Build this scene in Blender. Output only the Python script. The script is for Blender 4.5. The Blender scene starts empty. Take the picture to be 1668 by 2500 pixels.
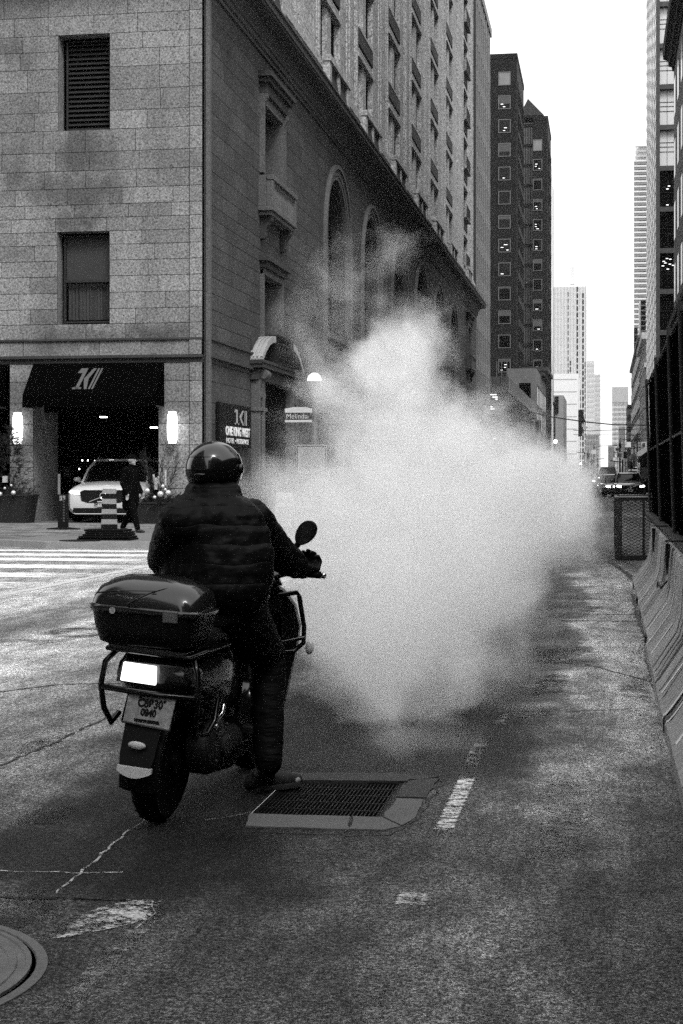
import bpy, bmesh, math, random
from math import sin, cos, pi, radians as R, atan, atan2, sqrt
from mathutils import Vector, Matrix, noise as mnoise
random.seed(7)
scene = bpy.context.scene
COL = scene.collection

# ------------------------------------------------------------------ camera
TH = atan(644 / 3900.0); CT, ST = cos(TH), sin(TH); CAMH = 1.5
cam_d = bpy.data.cameras.new('camera'); cam = bpy.data.objects.new('camera', cam_d); COL.objects.link(cam)
cam_d.sensor_fit = 'VERTICAL'; cam_d.sensor_height = 36; cam_d.sensor_width = 24
cam_d.lens = 3900 / 2500 * 36; cam_d.shift_y = -92 / 2500.0
cam_d.clip_start = 0.05; cam_d.clip_end = 9000
cam.location = (0, 0, CAMH); cam.rotation_euler = (pi / 2, 0, TH)
scene.camera = cam
# ------------------------------------------------------------------ world, sun, exposure
SUN_EL, SUN_AZ = R(50), R(150)      # azimuth clockwise from +Y: behind the camera, to the right
w = bpy.data.worlds.new('World'); scene.world = w; w.use_nodes = True
nt = w.node_tree; nt.nodes.clear()
sk = nt.nodes.new('ShaderNodeTexSky'); sk.sky_type = 'NISHITA'; sk.sun_disc = False
sk.sun_elevation = SUN_EL; sk.sun_rotation = SUN_AZ; sk.air_density = 1.6; sk.dust_density = 5; sk.altitude = 80
bw = nt.nodes.new('ShaderNodeRGBToBW'); bg = nt.nodes.new('ShaderNodeBackground'); wo = nt.nodes.new('ShaderNodeOutputWorld')
bg.inputs['Strength'].default_value = 0.15
nt.links.new(sk.outputs[0], bw.inputs[0])
ov = nt.nodes.new('ShaderNodeMath'); ov.operation = 'MULTIPLY_ADD'      # closed cloud deck over the clear-sky gradient
ov.inputs[1].default_value = .35; ov.inputs[2].default_value = 4.9
nt.links.new(bw.outputs[0], ov.inputs[0]); nt.links.new(ov.outputs[0], bg.inputs[0]); nt.links.new(bg.outputs[0], wo.inputs[0])
sl = bpy.data.lights.new('sun', 'SUN'); sl.energy = 1.3; sl.angle = R(18); so = bpy.data.objects.new('sun', sl); COL.objects.link(so)
sd = Vector((sin(SUN_AZ) * cos(SUN_EL), cos(SUN_AZ) * cos(SUN_EL), sin(SUN_EL)))
so.rotation_euler = sd.to_track_quat('Z', 'Y').to_euler()
vs = scene.view_settings; scene.display_settings.display_device = 'sRGB'
vs.view_transform = 'Standard'; vs.look = 'None'; vs.gamma = 1; vs.use_curve_mapping = False; vs.exposure = 0.74
cy = scene.cycles
cy.use_denoising = False; cy.max_bounces = 18; cy.diffuse_bounces = 4; cy.glossy_bounces = 4; cy.transmission_bounces = 6
cy.volume_bounces = 14; cy.transparent_max_bounces = 12; cy.volume_step_rate = 1.0; cy.volume_max_steps = 256
cy.sample_clamp_indirect = 6; cy.caustics_reflective = False; cy.caustics_refractive = False; cy.use_adaptive_sampling = False

# ------------------------------------------------------------------ helpers
def ray(px, py):
    a = (px - 834) / 3900.0
    return Vector((a * CT - ST, a * ST + CT, (1158 - py) / 3900.0))
def PD(px, py, d): r = ray(px, py); return Vector((0, 0, CAMH)) + r * d
def hX(px, py, X): r = ray(px, py); return Vector((0, 0, CAMH)) + r * (X / r.x)
def hY(px, py, Y): r = ray(px, py); return Vector((0, 0, CAMH)) + r * (Y / r.y)
def hZ(px, py, Z=0.0): r = ray(px, py); return Vector((0, 0, CAMH)) + r * ((Z - CAMH) / r.z)

FX, SY = -11.1, 43.8
def F_st(X):   return lambda u, z, o: (X + o, u, z)       # wall facing the street from the left (+X out)
def F_so(Y):   return lambda u, z, o: (u, Y - o, z)       # wall facing the camera (-Y out)
def F_rt(X):   return lambda u, z, o: (X - o, u, z)       # wall facing the street from the right (-X out)
IDF = lambda x, y, z: (x, y, z)

class MB:
    def __init__(s, fr=IDF): s.v = []; s.f = []; s.t = []; s.fr = fr; s.tone = 0.5
    def P(s, *p): s.v.append(Vector(s.fr(*p))); return len(s.v) - 1
    def face(s, idx): s.f.append(tuple(idx)); s.t.append(s.tone)
    def poly(s, pts): s.face([s.P(*p) for p in pts])
    def box(s, u0, u1, z0, z1, o0, o1):      # in frame order (u, z, out); for IDF frames: (x, y, z)
        i = [s.P(a, b, c) for a in (u0, u1) for b in (z0, z1) for c in (o0, o1)]
        for q in ((0, 1, 3, 2), (4, 6, 7, 5), (0, 4, 5, 1), (2, 3, 7, 6), (0, 2, 6, 4), (1, 5, 7, 3)): s.face([i[k] for k in q])
    def block(s, pts, o0, o1, bev=0.0):      # polygon in (u,z), extruded o0..o1, front edge chamfered
        n = len(pts)
        cu = sum(p[0] for p in pts) / n; cz = sum(p[1] for p in pts) / n
        a = [s.P(p[0], p[1], o0) for p in pts]; b = [s.P(p[0], p[1], o1) for p in pts]
        for k in range(n): s.face((a[k], a[(k + 1) % n], b[(k + 1) % n], b[k]))
        s.face(b)
        s.face(a)
    def tube(s, pts, r, seg=8, cap=True):
        pts = [Vector(p) for p in pts]; n = len(pts)
        rr = r if isinstance(r, (list, tuple)) else [r] * n
        rings = []; up = None
        for i, p in enumerate(pts):
            d = (pts[min(i + 1, n - 1)] - pts[max(i - 1, 0)]).normalized()
            if up is None: up = Vector((0, 0, 1)) if abs(d.z) < .9 else Vector((1, 0, 0))
            x = d.cross(up).normalized(); y = x.cross(d).normalized(); up = y
            rings.append([s.P(*(p + x * (cos(2 * pi * k / seg) * rr[i]) + y * (sin(2 * pi * k / seg) * rr[i]))) for k in range(seg)])
        for a, b in zip(rings, rings[1:]):
            for k in range(seg): s.face((a[k], a[(k + 1) % seg], b[(k + 1) % seg], b[k]))
        if cap: s.face(rings[0]); s.face(rings[-1])
    def lathe(s, prof, c=(0, 0, 0), seg=20, ax='z', sx=1, sy=1):   # prof: (r, h)
        c = Vector(c); rings = []
        for r, h in prof:
            ring = []
            for k in range(seg):
                a = 2 * pi * k / seg; x, y = cos(a) * r * sx, sin(a) * r * sy
                p = {'z': (x, y, h), 'x': (h, x, y), 'y': (x, h, y)}[ax]
                ring.append(s.P(*(c + Vector(p))))
            rings.append(ring)
        for a, b in zip(rings, rings[1:]):
            for k in range(seg): s.face((a[k], a[(k + 1) % seg], b[(k + 1) % seg], b[k]))
        if prof[0][0] > 1e-4: s.face(rings[0])
        if prof[-1][0] > 1e-4: s.face(rings[-1])
    def sph(s, c, r, seg=16, rings=10, sc=(1, 1, 1)):
        c = Vector(c); g = []
        for i in range(1, rings):
            t = pi * i / rings
            g.append([s.P(*(c + Vector((sin(t) * cos(2 * pi * k / seg) * r * sc[0], sin(t) * sin(2 * pi * k / seg) * r * sc[1], cos(t) * r * sc[2])))) for k in range(seg)])
        top = s.P(*(c + Vector((0, 0, r * sc[2])))); bot = s.P(*(c - Vector((0, 0, r * sc[2]))))
        for k in range(seg): s.face((top, g[0][k], g[0][(k + 1) % seg])); s.face((bot, g[-1][(k + 1) % seg], g[-1][k]))
        for a, b in zip(g, g[1:]):
            for k in range(seg): s.face((a[k], b[k], b[(k + 1) % seg], a[(k + 1) % seg]))
    def caps(s, a, b, ra, rb, seg=12):       # capsule with two radii (for fused bodies)
        a = Vector(a); b = Vector(b)
        s.sph(a, ra, seg, 8); s.sph(b, rb, seg, 8)
        if (b - a).length > 1e-4: s.tube([a, b], [ra, rb], seg)
    def chain(s, pts):                       # [(p, r), ...]
        for (a, ra), (b, rb) in zip(pts, pts[1:]): s.caps(a, b, ra, rb)
    def loft(s, rings, cap=True):            # rings of equal point lists
        g = [[s.P(*p) for p in r] for r in rings]; n = len(g[0])
        for a, b in zip(g, g[1:]):
            for k in range(n): s.face((a[k], a[(k + 1) % n], b[(k + 1) % n], b[k]))
        if cap: s.face(g[0]); s.face(g[-1])
    def build(s, name, mat, parent=None, smooth=0, origin=None, world=True, merge=False, bev=0, **tags):
        if parent is not None:
            off = Vector((0, 0, 0)); p = parent
            while p is not None: off += p.location; p = p.parent
            base = off if world else Vector((0, 0, 0))
        else:
            if origin is None and s.v:
                xs = [q.x for q in s.v]; ys = [q.y for q in s.v]; zs = [q.z for q in s.v]
                origin = ((min(xs) + max(xs)) / 2, (min(ys) + max(ys)) / 2, min(zs))
            base = Vector(origin or (0, 0, 0))
        me = bpy.data.meshes.new(name)
        me.from_pydata([q - base for q in s.v], [], s.f)
        at = me.attributes.new('tone', 'FLOAT', 'FACE'); at.data.foreach_set('value', s.t)
        bm = bmesh.new(); bm.from_mesh(me)
        if merge: bmesh.ops.remove_doubles(bm, verts=bm.verts, dist=1e-5)
        bmesh.ops.recalc_face_normals(bm, faces=bm.faces)
        if smooth:
            lim = R(smooth)
            for f in bm.faces: f.smooth = True
            for e in bm.edges:
                if len(e.link_faces) == 2 and e.calc_face_angle(0) > lim: e.smooth = False
        bm.to_mesh(me); bm.free()
        me.materials.append(mat)
        o = bpy.data.objects.new(name, me); COL.objects.link(o)
        if parent is not None: o.parent = parent
        else: o.location = base
        if bev:
            m = o.modifiers.new('bevel', 'BEVEL'); m.width = bev; m.segments = 2; m.limit_method = 'ANGLE'; m.angle_limit = R(40)
        for k, val in tags.items(): o[k] = val
        return o

def tag(o, label=None, category=None, group=None, kind=None):
    for k, val in (('label', label), ('category', category), ('group', group), ('kind', kind)):
        if val: o[k] = val
    return o
def thing(name, label, cat, loc=(0, 0, 0), group=None, rot=None):
    o = bpy.data.objects.new(name, None); COL.objects.link(o); o.location = loc; o.empty_display_size = .1
    if rot: o.rotation_euler = rot
    return tag(o, label, cat, group)
def copy_tree(o, parent=None):
    c = o.copy(); COL.objects.link(c); c.parent = parent
    for ch in [x for x in bpy.data.objects if x.parent == o]: copy_tree(ch, c)
    return c
def text(body, name, mat, size, loc, rot, parent=None, ext=.004, align='CENTER', bold=0.0, sx=1.0, sp=1.0):
    cu = bpy.data.curves.new(name, 'FONT'); cu.body = body; cu.size = size; cu.extrude = ext; cu.align_x = align; cu.align_y = 'CENTER'
    cu.offset = bold; cu.space_character = sp; cu.materials.append(mat)
    o = bpy.data.objects.new(name, cu); COL.objects.link(o)
    loc = Vector(loc)
    if parent is not None:
        p = parent; o.parent = parent
        off = Vector((0, 0, 0))
        while p is not None: off += p.location; p = p.parent
        loc = loc - off
    me = bpy.data.meshes.new_from_object(o); me.name = name
    for v in me.vertices: v.co.x *= sx
    q = bpy.data.objects.new(name, me); bpy.data.objects.remove(o); bpy.data.curves.remove(cu); COL.objects.link(q); q.name = name
    if parent is not None: q.parent = parent
    q.location = loc; q.rotation_euler = rot
    return q

# ------------------------------------------------------------------ materials (all neutral: the photograph is black and white)
def mat(name, v, rough=.7, metal=0, var=.25, scale=3.0, speck=0.0, sscale=60, bump=0.0, bscale=40, tone=0.0, spec=.5,
        streak=0.0, stscale=(1, 1, 1), coat=0, emit=0, trans=0, ior=1.45, stain=0.0):
    m = bpy.data.materials.new(name); m.use_nodes = True; n = m.node_tree.nodes; L = m.node_tree.links
    b = n['Principled BSDF']; b.inputs['Roughness'].default_value = rough; b.inputs['Metallic'].default_value = metal
    b.inputs['Specular IOR Level'].default_value = spec; b.inputs['IOR'].default_value = ior
    if coat: b.inputs['Coat Weight'].default_value = coat; b.inputs['Coat Roughness'].default_value = .06
    if trans: b.inputs['Transmission Weight'].default_value = trans
    if emit:
        b.inputs['Emission Color'].default_value = (1, 1, 1, 1); b.inputs['Emission Strength'].default_value = emit
    tc = n.new('ShaderNodeTexCoord'); geo = n.new('ShaderNodeNewGeometry')
    def math_(op, a, c, clamp=False):
        q = n.new('ShaderNodeMath'); q.operation = op; q.use_clamp = clamp
        for i, x in enumerate((a, c)):
            if x is None: continue
            if hasattr(x, 'links'): L.new(x, q.inputs[i])
            else: q.inputs[i].default_value = x
        return q.outputs[0]
    def nz(sc, det, vec=None, rg=.55):
        q = n.new('ShaderNodeTexNoise'); q.inputs['Scale'].default_value = sc; q.inputs['Detail'].default_value = det
        q.inputs['Roughness'].default_value = rg; L.new(vec or geo.outputs['Position'], q.inputs['Vector']); return q.outputs['Fac']
    val = v
    cur = None
    def mul(amount, fac, centre=.5):      # value *= 1 + amount*(fac-centre)*2
        nonlocal cur
        t = math_('MULTIPLY_ADD', fac, amount * 2); t.node.inputs[2].default_value = 1 - amount * 2 * centre
        cur = math_('MULTIPLY', cur if cur is not None else v, t)
    if var: mul(var, nz(scale, 4))
    if speck: mul(speck, nz(sscale, 3, rg=.85))
    if tone:
        at = n.new('ShaderNodeAttribute'); at.attribute_name = 'tone'; mul(tone, at.outputs['Fac'])
    if streak:
        mp = n.new('ShaderNodeMapping'); mp.inputs['Scale'].default_value = stscale; L.new(geo.outputs['Position'], mp.inputs['Vector'])
        mul(streak, nz(1.0, 5, mp.outputs[0]))
    if stain:
        s1 = nz(.35, 3); s2 = math_('SUBTRACT', s1, .5); s3 = math_('MULTIPLY', s2, stain * 6, True)
        cur = math_('MULTIPLY', cur if cur is not None else v, math_('SUBTRACT', 1.0, math_('MULTIPLY', s3, .55)))
    if cur is not None:
        cur = math_('MAXIMUM', cur, .001)
        cb = n.new('ShaderNodeCombineColor')
        for i in range(3): L.new(cur, cb.inputs[i])
        L.new(cb.outputs[0], b.inputs['Base Color'])
    else: b.inputs['Base Color'].default_value = (v, v, v, 1)
    if bump:
        bp = n.new('ShaderNodeBump'); bp.inputs['Strength'].default_value = 1.0; bp.inputs['Distance'].default_value = bump
        L.new(nz(bscale, 5, tc.outputs['Object']), bp.inputs['Height']); L.new(bp.outputs[0], b.inputs['Normal'])
    return m

GR = .55
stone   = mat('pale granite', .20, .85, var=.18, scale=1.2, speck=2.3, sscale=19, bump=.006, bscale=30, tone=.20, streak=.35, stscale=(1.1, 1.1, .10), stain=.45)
stone_d = mat('shade-toned street granite', .047, .85, var=.3, scale=1.0, speck=3.0, sscale=17, bump=.006, bscale=30, tone=.24, streak=.3, stscale=(.8, .8, .12), stain=.2)  # shade on the street wall put into a darker granite colour
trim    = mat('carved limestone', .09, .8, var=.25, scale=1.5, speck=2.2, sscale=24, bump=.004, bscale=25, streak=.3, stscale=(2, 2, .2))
upper_m = mat('light-toned upper stone', .34, .8, var=.3, scale=1.2, speck=2.4, sscale=9, tone=.15, streak=.3, stscale=(2.5, 2.5, .12))  # open sky light on the upper storeys put into a paler colour
joint   = mat('mortar joint', .012, .95, var=.3, speck=.3)
stone_dk   = mat('plain dark stone', .035, .9, var=.4, scale=2, speck=.5, sscale=30, streak=.4, stscale=(1.5, 1.5, .2))  # general dark stone; on the string courses the colour stands for shade
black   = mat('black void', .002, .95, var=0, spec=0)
holem   = mat('dark unlit window', .0025, .7, var=.5, scale=.8, spec=.03)
blackp  = mat('black paint', .006, .5, var=.2, spec=.25)
matblk  = mat('matt black fabric', .008, .9, var=.3, spec=.2)
glassd  = mat('dark window glass', .003, .12, var=.3, scale=.3, spec=.18)
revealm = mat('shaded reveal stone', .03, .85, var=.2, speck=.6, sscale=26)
framem  = mat('dark window frame', .02, .5, var=.2)
# ------------------------------------------------------------------ node helpers for road and steam
class NB:
    def __init__(s, tree): s.n = tree.nodes; s.L = tree.links
    def m(s, op, a, b=None, c=None, clamp=False):
        q = s.n.new('ShaderNodeMath'); q.operation = op; q.use_clamp = clamp
        for i, x in enumerate((a, b, c)):
            if x is None: continue
            if hasattr(x, 'links'): s.L.new(x, q.inputs[i])
            else: q.inputs[i].default_value = x
        return q.outputs[0]
    def vm(s, op, a, b=None, out=0):
        q = s.n.new('ShaderNodeVectorMath'); q.operation = op
        for i, x in enumerate((a, b)):
            if x is None: continue
            if hasattr(x, 'links'): s.L.new(x, q.inputs[i])
            else: q.inputs[i].default_value = x
        return q.outputs[out]
    def nz(s, vec, sc, det=3, rg=.55, col=False):
        q = s.n.new('ShaderNodeTexNoise'); q.inputs['Scale'].default_value = sc; q.inputs['Detail'].default_value = det
        q.inputs['Roughness'].default_value = rg; s.L.new(vec, q.inputs['Vector']); return q.outputs['Color' if col else 'Fac']
    def ramp(s, x, a, b, lo=0.0, hi=1.0, smooth=True):
        q = s.n.new('ShaderNodeMapRange'); q.clamp = True
        if smooth: q.interpolation_type = 'SMOOTHSTEP'
        s.L.new(x, q.inputs[0])
        for i, v in enumerate((a, b, lo, hi)): q.inputs[i + 1].default_value = v
        return q.outputs[0]
    def blobs(s, P, items):            # items: (centre, radii, weight) -> max of weight*(1-|d|)
        cur = None
        for c, r, wgt in items:
            d = s.vm('SUBTRACT', P, tuple(c)); d = s.vm('MULTIPLY', d, (1 / r[0], 1 / r[1], 1 / r[2]))
            ln = s.vm('LENGTH', d, out=1)
            f = s.m('MULTIPLY_ADD', ln, -wgt, wgt)
            cur = f if cur is None else s.m('MAXIMUM', cur, f)
        return cur

def road_material(name, base, shift=0.0):
    m = bpy.data.materials.new(name); m.use_nodes = True; k = NB(m.node_tree); b = k.n['Principled BSDF']
    geo = k.n.new('ShaderNodeNewGeometry'); P = geo.outputs['Position']
    big = k.ramp(k.nz(P, .35, 3), .36, .64, .85, 1.15)
    mid = k.ramp(k.nz(k.vm('MULTIPLY', P, (1.5, .5, 1)), 3.0, 5, .6), .34, .66, .66, 1.36)
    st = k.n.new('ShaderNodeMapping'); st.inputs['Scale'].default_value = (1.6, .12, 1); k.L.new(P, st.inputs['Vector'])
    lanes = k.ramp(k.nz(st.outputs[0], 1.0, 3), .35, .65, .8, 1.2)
    g1_ = k.ramp(k.nz(P, 115, 2, .85), .43, .58, .25, 2.0); g2_ = k.ramp(k.nz(P, 42, 4, .8), .40, .60, .35, 1.8); g3_ = k.ramp(k.nz(k.vm('MULTIPLY', P, (1.6, .8, 1)), 11, 6, .8), .38, .62, .72, 1.3); grain = k.m('MULTIPLY', k.m('MULTIPLY', g1_, g2_), g3_)
    vor = k.n.new('ShaderNodeTexVoronoi'); vor.inputs['Scale'].default_value = 75; k.L.new(P, vor.inputs['Vector'])
    chip = k.ramp(vor.outputs['Distance'], .15, .38, 1.0, 0.0)
    vc = k.n.new('ShaderNodeSeparateColor'); k.L.new(vor.outputs['Color'], vc.inputs[0])
    lite = k.m('MULTIPLY', chip, k.ramp(vc.outputs[0], .70, .98, 0, 1.0))
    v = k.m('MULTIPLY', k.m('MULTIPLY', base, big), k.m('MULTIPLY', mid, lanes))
    sp_ = k.n.new('ShaderNodeSeparateXYZ'); k.L.new(k.vm('ADD', P, k.vm('MULTIPLY', k.vm('SUBTRACT', k.nz(st.outputs[0], .6, 2, .5, True), (.5, .5, .5)), (.9, 0, 0))), sp_.inputs[0])
    cr = k.n.new('ShaderNodeValToRGB'); e = cr.color_ramp.elements      # wheel tracks along the street, with grazing sheen painted into the albedo
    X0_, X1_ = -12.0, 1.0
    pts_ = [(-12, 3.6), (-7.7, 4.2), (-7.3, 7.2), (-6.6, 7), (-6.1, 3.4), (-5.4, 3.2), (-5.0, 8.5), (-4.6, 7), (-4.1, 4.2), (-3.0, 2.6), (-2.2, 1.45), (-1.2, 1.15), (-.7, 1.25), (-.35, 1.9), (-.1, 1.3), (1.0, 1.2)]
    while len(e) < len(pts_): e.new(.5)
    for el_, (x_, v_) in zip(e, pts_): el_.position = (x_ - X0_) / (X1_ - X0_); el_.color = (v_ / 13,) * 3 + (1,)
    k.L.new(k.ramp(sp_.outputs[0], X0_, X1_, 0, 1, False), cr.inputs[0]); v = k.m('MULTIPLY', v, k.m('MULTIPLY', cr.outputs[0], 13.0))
    v = k.m('MULTIPLY', v, grain)
    v = k.m('MULTIPLY_ADD', lite, .17, v)
    # damp asphalt round the vent, older dark repair under and before the scooter (both have edges of their own)
    wob = k.vm('MULTIPLY', k.vm('SUBTRACT', k.nz(P, 1.3, 4, .6, True), (.5, .5, .5)), (1.3, 1.8, 0))
    Pw = k.vm('ADD', P, wob)
    def g(px, py, rx, ry, wt=1.0):
        q = hZ(px, py); return ((q.x, q.y, 0), (rx, ry, 5), wt)
    wet = k.blobs(Pw, [g(1000, 1760, 1.5, 2.2), g(760, 1800, 1.4, 2.4), g(1180, 1690, .75, 2.4), g(1290, 1590, .6, 3.2), g(560, 1930, 1.1, 1.6), g(1370, 1470, .45, 5.5),
                        g(420, 2120, .75, 1.0, .7), g(100, 2080, .9, .8, .7)])
    wetf = k.ramp(wet, .0, .42)
    v = k.m('MULTIPLY', v, k.m('MULTIPLY_ADD', wetf, -.78, 1.0))
    wear_sheen = k.blobs(Pw, [g(1250, 2330, .35, 1.6, .15), g(1440, 1800, .5, 4.0, .45), g(1500, 1500, .9, 11, 1.1), g(1490, 1620, .8, 6, 1.0), g(1480, 1500, .35, 6), g(1330, 2150, .25, 1.2, .1)])  # worn strips plus distant road sheen, both brightened in the base colour
    v = k.m('MULTIPLY', v, k.m('MULTIPLY_ADD', k.ramp(wear_sheen, 0, .5), 4.2, 1.0))
    # oil spots
    v2 = k.n.new('ShaderNodeTexVoronoi'); v2.inputs['Scale'].default_value = 2.1; v2.inputs['Randomness'].default_value = 1; k.L.new(k.vm('MULTIPLY', Pw, (1, 1, 0)), v2.inputs['Vector'])
    vs2 = k.n.new('ShaderNodeSeparateColor'); k.L.new(v2.outputs['Color'], vs2.inputs[0])
    spot = k.m('MULTIPLY', k.ramp(v2.outputs['Distance'], .035, .075, 1, 0), k.ramp(vs2.outputs[1], .4, .5))
    v = k.m('MULTIPLY', v, k.m('MULTIPLY_ADD', spot, -.7, 1.0))
    v = k.m('MAXIMUM', v, .004)
    cb = k.n.new('ShaderNodeCombineColor')
    for i in range(3): k.L.new(v, cb.inputs[i])
    k.L.new(cb.outputs[0], b.inputs['Base Color'])
    k.L.new(k.m('MULTIPLY_ADD', wetf, -.10, .58), b.inputs['Roughness'])
    b.inputs['Specular IOR Level'].default_value = .18
    bp = k.n.new('ShaderNodeBump'); bp.inputs['Strength'].default_value = 1; bp.inputs['Distance'].default_value = .025
    k.L.new(k.m('ADD', k.nz(P, 70, 3, .7), k.m('MULTIPLY', vor.outputs['Distance'], .5)), bp.inputs['Height']); k.L.new(bp.outputs[0], b.inputs['Normal'])
    return m
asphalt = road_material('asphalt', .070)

# ground sheet with a real hole for the storm drain
gp = [hZ(612, 1987), hZ(926, 1994), hZ(993, 1911)]
GX0, GX1, GY0, GY1 = gp[0].x, gp[1].x + .01, 6.91, 7.73
b = MB(); B = 4000
for x0, x1, y0, y1 in ((-B, GX0, -B, B), (GX1, B, -B, B), (GX0, GX1, -B, GY0), (GX0, GX1, GY1, B)):
    b.poly([(x0, y0, 0), (x1, y0, 0), (x1, y1, 0), (x0, y1, 0)])
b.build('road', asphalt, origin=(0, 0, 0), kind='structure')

# pavements
pave = mat('pavement concrete', .14, .8, var=.3, scale=.9, speck=.5, sscale=40, bump=.004, stain=.3)
brickp = mat('brick paving', .16, .8, var=.3, scale=.8, speck=.4, sscale=30, tone=.5)
kerbm = mat('kerb concrete', .26, .8, var=.3, scale=3, speck=.4, sscale=40)
KX, KY, PH = -7.6, 31.0, .13
def corner_outline(inset=0.0, far=170.0):
    r = 2.6 - inset; cx, cy_ = KX - 2.6, KY + 2.6
    pts = [(-40, KY + 1.0 + inset), (-13.0, KY + 1.0 + inset), (cx - 1.0, KY + inset)]
    pts += [(cx + r * sin(a), cy_ - r * cos(a)) for a in [i * pi / 2 / 8 for i in range(9)]]
    pts += [(KX - inset, far)]
    return pts
o = corner_outline(.16)
b = MB(); b.poly([(x, y, PH) for x, y in o] + [(-40, 170, PH)]); b.build('pavement', pave, origin=(-12, 60, PH), kind='structure')
b = MB(); oa, ob = corner_outline(0), corner_outline(.16)
for i in range(len(oa) - 1):
    a0, a1, b0, b1 = oa[i], oa[i + 1], ob[i], ob[i + 1]
    zt = PH + .004
    b.poly([(a0[0], a0[1], 0), (a1[0], a1[1], 0), (a1[0], a1[1], zt), (a0[0], a0[1], zt)])
    b.poly([(a0[0], a0[1], zt), (a1[0], a1[1], zt), (b1[0], b1[1], zt), (b0[0], b0[1], zt)])
b.build('kerb', kerbm, kind='structure')
b = MB()                      # brick paving band on the corner, herringbone-free running bond of real bricks
y = KY + 1.3; row = 0
while y < 42.6:
    x = -24 + (row % 2) * .22
    while x < -11.6:
        ok = y > KY + 1.3 and not (x > -13.6 and y > 36.5 and y < 39.0 and False)
        if ok and (x + .42 < -12.2 or y > 34.2):
            b.tone = random.random(); b.box(x, x + .40, y, y + .19, PH - .01, PH + .008)
        x += .44
    y += .23; row += 1
b.build('brick_paving', brickp, kind='structure')
far_pave = MB(); far_pave.box(1.9, 9, 112, 900, 0, PH); far_pave.build('pavement', pave, kind='structure')
fl = MB(); fl.box(-40, KX, 172, 900, 0, PH); fl.build('pavement', pave, kind='structure')

# crosswalk bars and worn paint, thin ragged sheets above the asphalt
paint = None
paint_o = mat('thin worn paint', .34, .8, var=.5, scale=6, speck=.7, sscale=45)
def ragged(pts, z=.004, j=.03, step=.18):
    out = []
    n = len(pts)
    for i in range(n):
        a, c = Vector(pts[i]), Vector(pts[(i + 1) % n]); L_ = (c - a).length; k = max(1, int(L_ / step))
        for q in range(k):
            p = a.lerp(c, q / k); out.append((p.x + random.uniform(-j, j), p.y + random.uniform(-j, j), z))
    return out
CWP = []
bars = [(20.05, 21.15), (22.15, 23.25), (24.3, 25.4), (26.4, 27.35), (28.0, 28.95), (29.7, 30.3)]
for i, (y0, y1) in enumerate(bars):
    b = MB(); x1 = -7.55 - max(0, (y0 - 26) * .02); x0 = -12.8
    b.poly(ragged([(x0, y0), (x1, y0), (x1 + .02, y1), (x0, y1)], .004, .035))
    CWP.append(b)
b = MB(); b.poly(ragged([(-7.46, 17.6), (-7.30, 17.6), (-7.30, 30.0), (-7.42, 30.0)], .0045, .02)); CWL = b
def worn(name, v, cover, sx=14, sy=70, edge=1.0, rough=.8, soft=.02, w2=.35):
    m = bpy.data.materials.new(name); m.use_nodes = True; k = NB(m.node_tree); b_ = k.n['Principled BSDF']; o_ = [q for q in k.n if q.type == 'OUTPUT_MATERIAL'][0]
    geo = k.n.new('ShaderNodeNewGeometry'); P = geo.outputs['Position']; tc = k.n.new('ShaderNodeTexCoord')
    n1 = k.nz(k.vm('MULTIPLY', P, (sx, sy, 1)), 1.0, 5, .7); n2 = k.nz(P, 70, 3, .8); sp = k.n.new('ShaderNodeSeparateXYZ'); k.L.new(tc.outputs['Generated'], sp.inputs[0])
    def fall(x): return k.m('SUBTRACT', 1.0, k.m('ABSOLUTE', k.m('MULTIPLY_ADD', x, 2, -1)))
    e_ = k.m('MINIMUM', k.ramp(fall(sp.outputs[0]), 0, .5), k.ramp(fall(sp.outputs[1]), 0, .3))
    f_ = k.m('ADD', k.m('MULTIPLY', n1, 1 - w2), k.m('MULTIPLY', n2, w2)); f_ = k.m('ADD', f_, k.m('MULTIPLY_ADD', e_, .22 * edge, cover - .22 * edge))
    mask = k.ramp(f_, .50 - soft, .60 + soft)
    gr = k.m('MULTIPLY', v, k.ramp(n2, .35, .65, .6, 1.35)); cb = k.n.new('ShaderNodeCombineColor')
    for i in range(3): k.L.new(gr, cb.inputs[i])
    k.L.new(cb.outputs[0], b_.inputs['Base Color']); b_.inputs['Roughness'].default_value = rough
    tr = k.n.new('ShaderNodeBsdfTransparent'); mx = k.n.new('ShaderNodeMixShader'); k.L.new(mask, mx.inputs[0]); k.L.new(tr.outputs[0], mx.inputs[1]); k.L.new(b_.outputs[0], mx.inputs[2]); k.L.new(mx.outputs[0], o_.inputs['Surface'])
    return m
paint_w = mat('white worn line paint', .5, .8, var=.35, scale=9, speck=.6, sscale=60)
w_hi = worn('worn white line', .75, .06, 11, 24, 1.5); w_mid = worn('scuffed white line', .5, .045, 8, 13); w_lo = worn('faint worn paint', .30, -.02, 6, 9, 1.0, .8, .05); dk_ = worn('dark road stain', .006, -.03, 2.6, 3.4, 1.0, .6, .12, .10)
cw_m = worn('worn crosswalk paint', .75, .12, 3, 7, .5, .8, .03)
for b in CWP: b.build('crosswalk_marking', cw_m, kind='structure')
CWL.build('road_marking', worn('worn edge line', .5, .14, 9, 3, .0), kind='structure')
def patch(pts, m_, z, name='road_marking', j=.01):
    q = [hZ(*p) for p in pts]; b = MB(); b.poly(ragged([(p.x, p.y) for p in q], z, j, .08)); b.build(name, m_, kind='structure')
patch([(1045, 2045), (1108, 2045), (1172, 1885), (1122, 1885)], w_hi, .004)
patch([(1195, 1775), (1225, 1775), (1250, 1742), (1222, 1742)], w_lo, .004)
patch([(1115, 1880), (1160, 1880), (1205, 1800), (1170, 1800)], w_lo, .0044)
patch([(955, 2212), (1050, 2218), (1050, 2180), (965, 2176)], w_mid, .004)
patch([(890, 2500), (935, 2500), (945, 2405), (910, 2405)], w_lo, .004)
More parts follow.
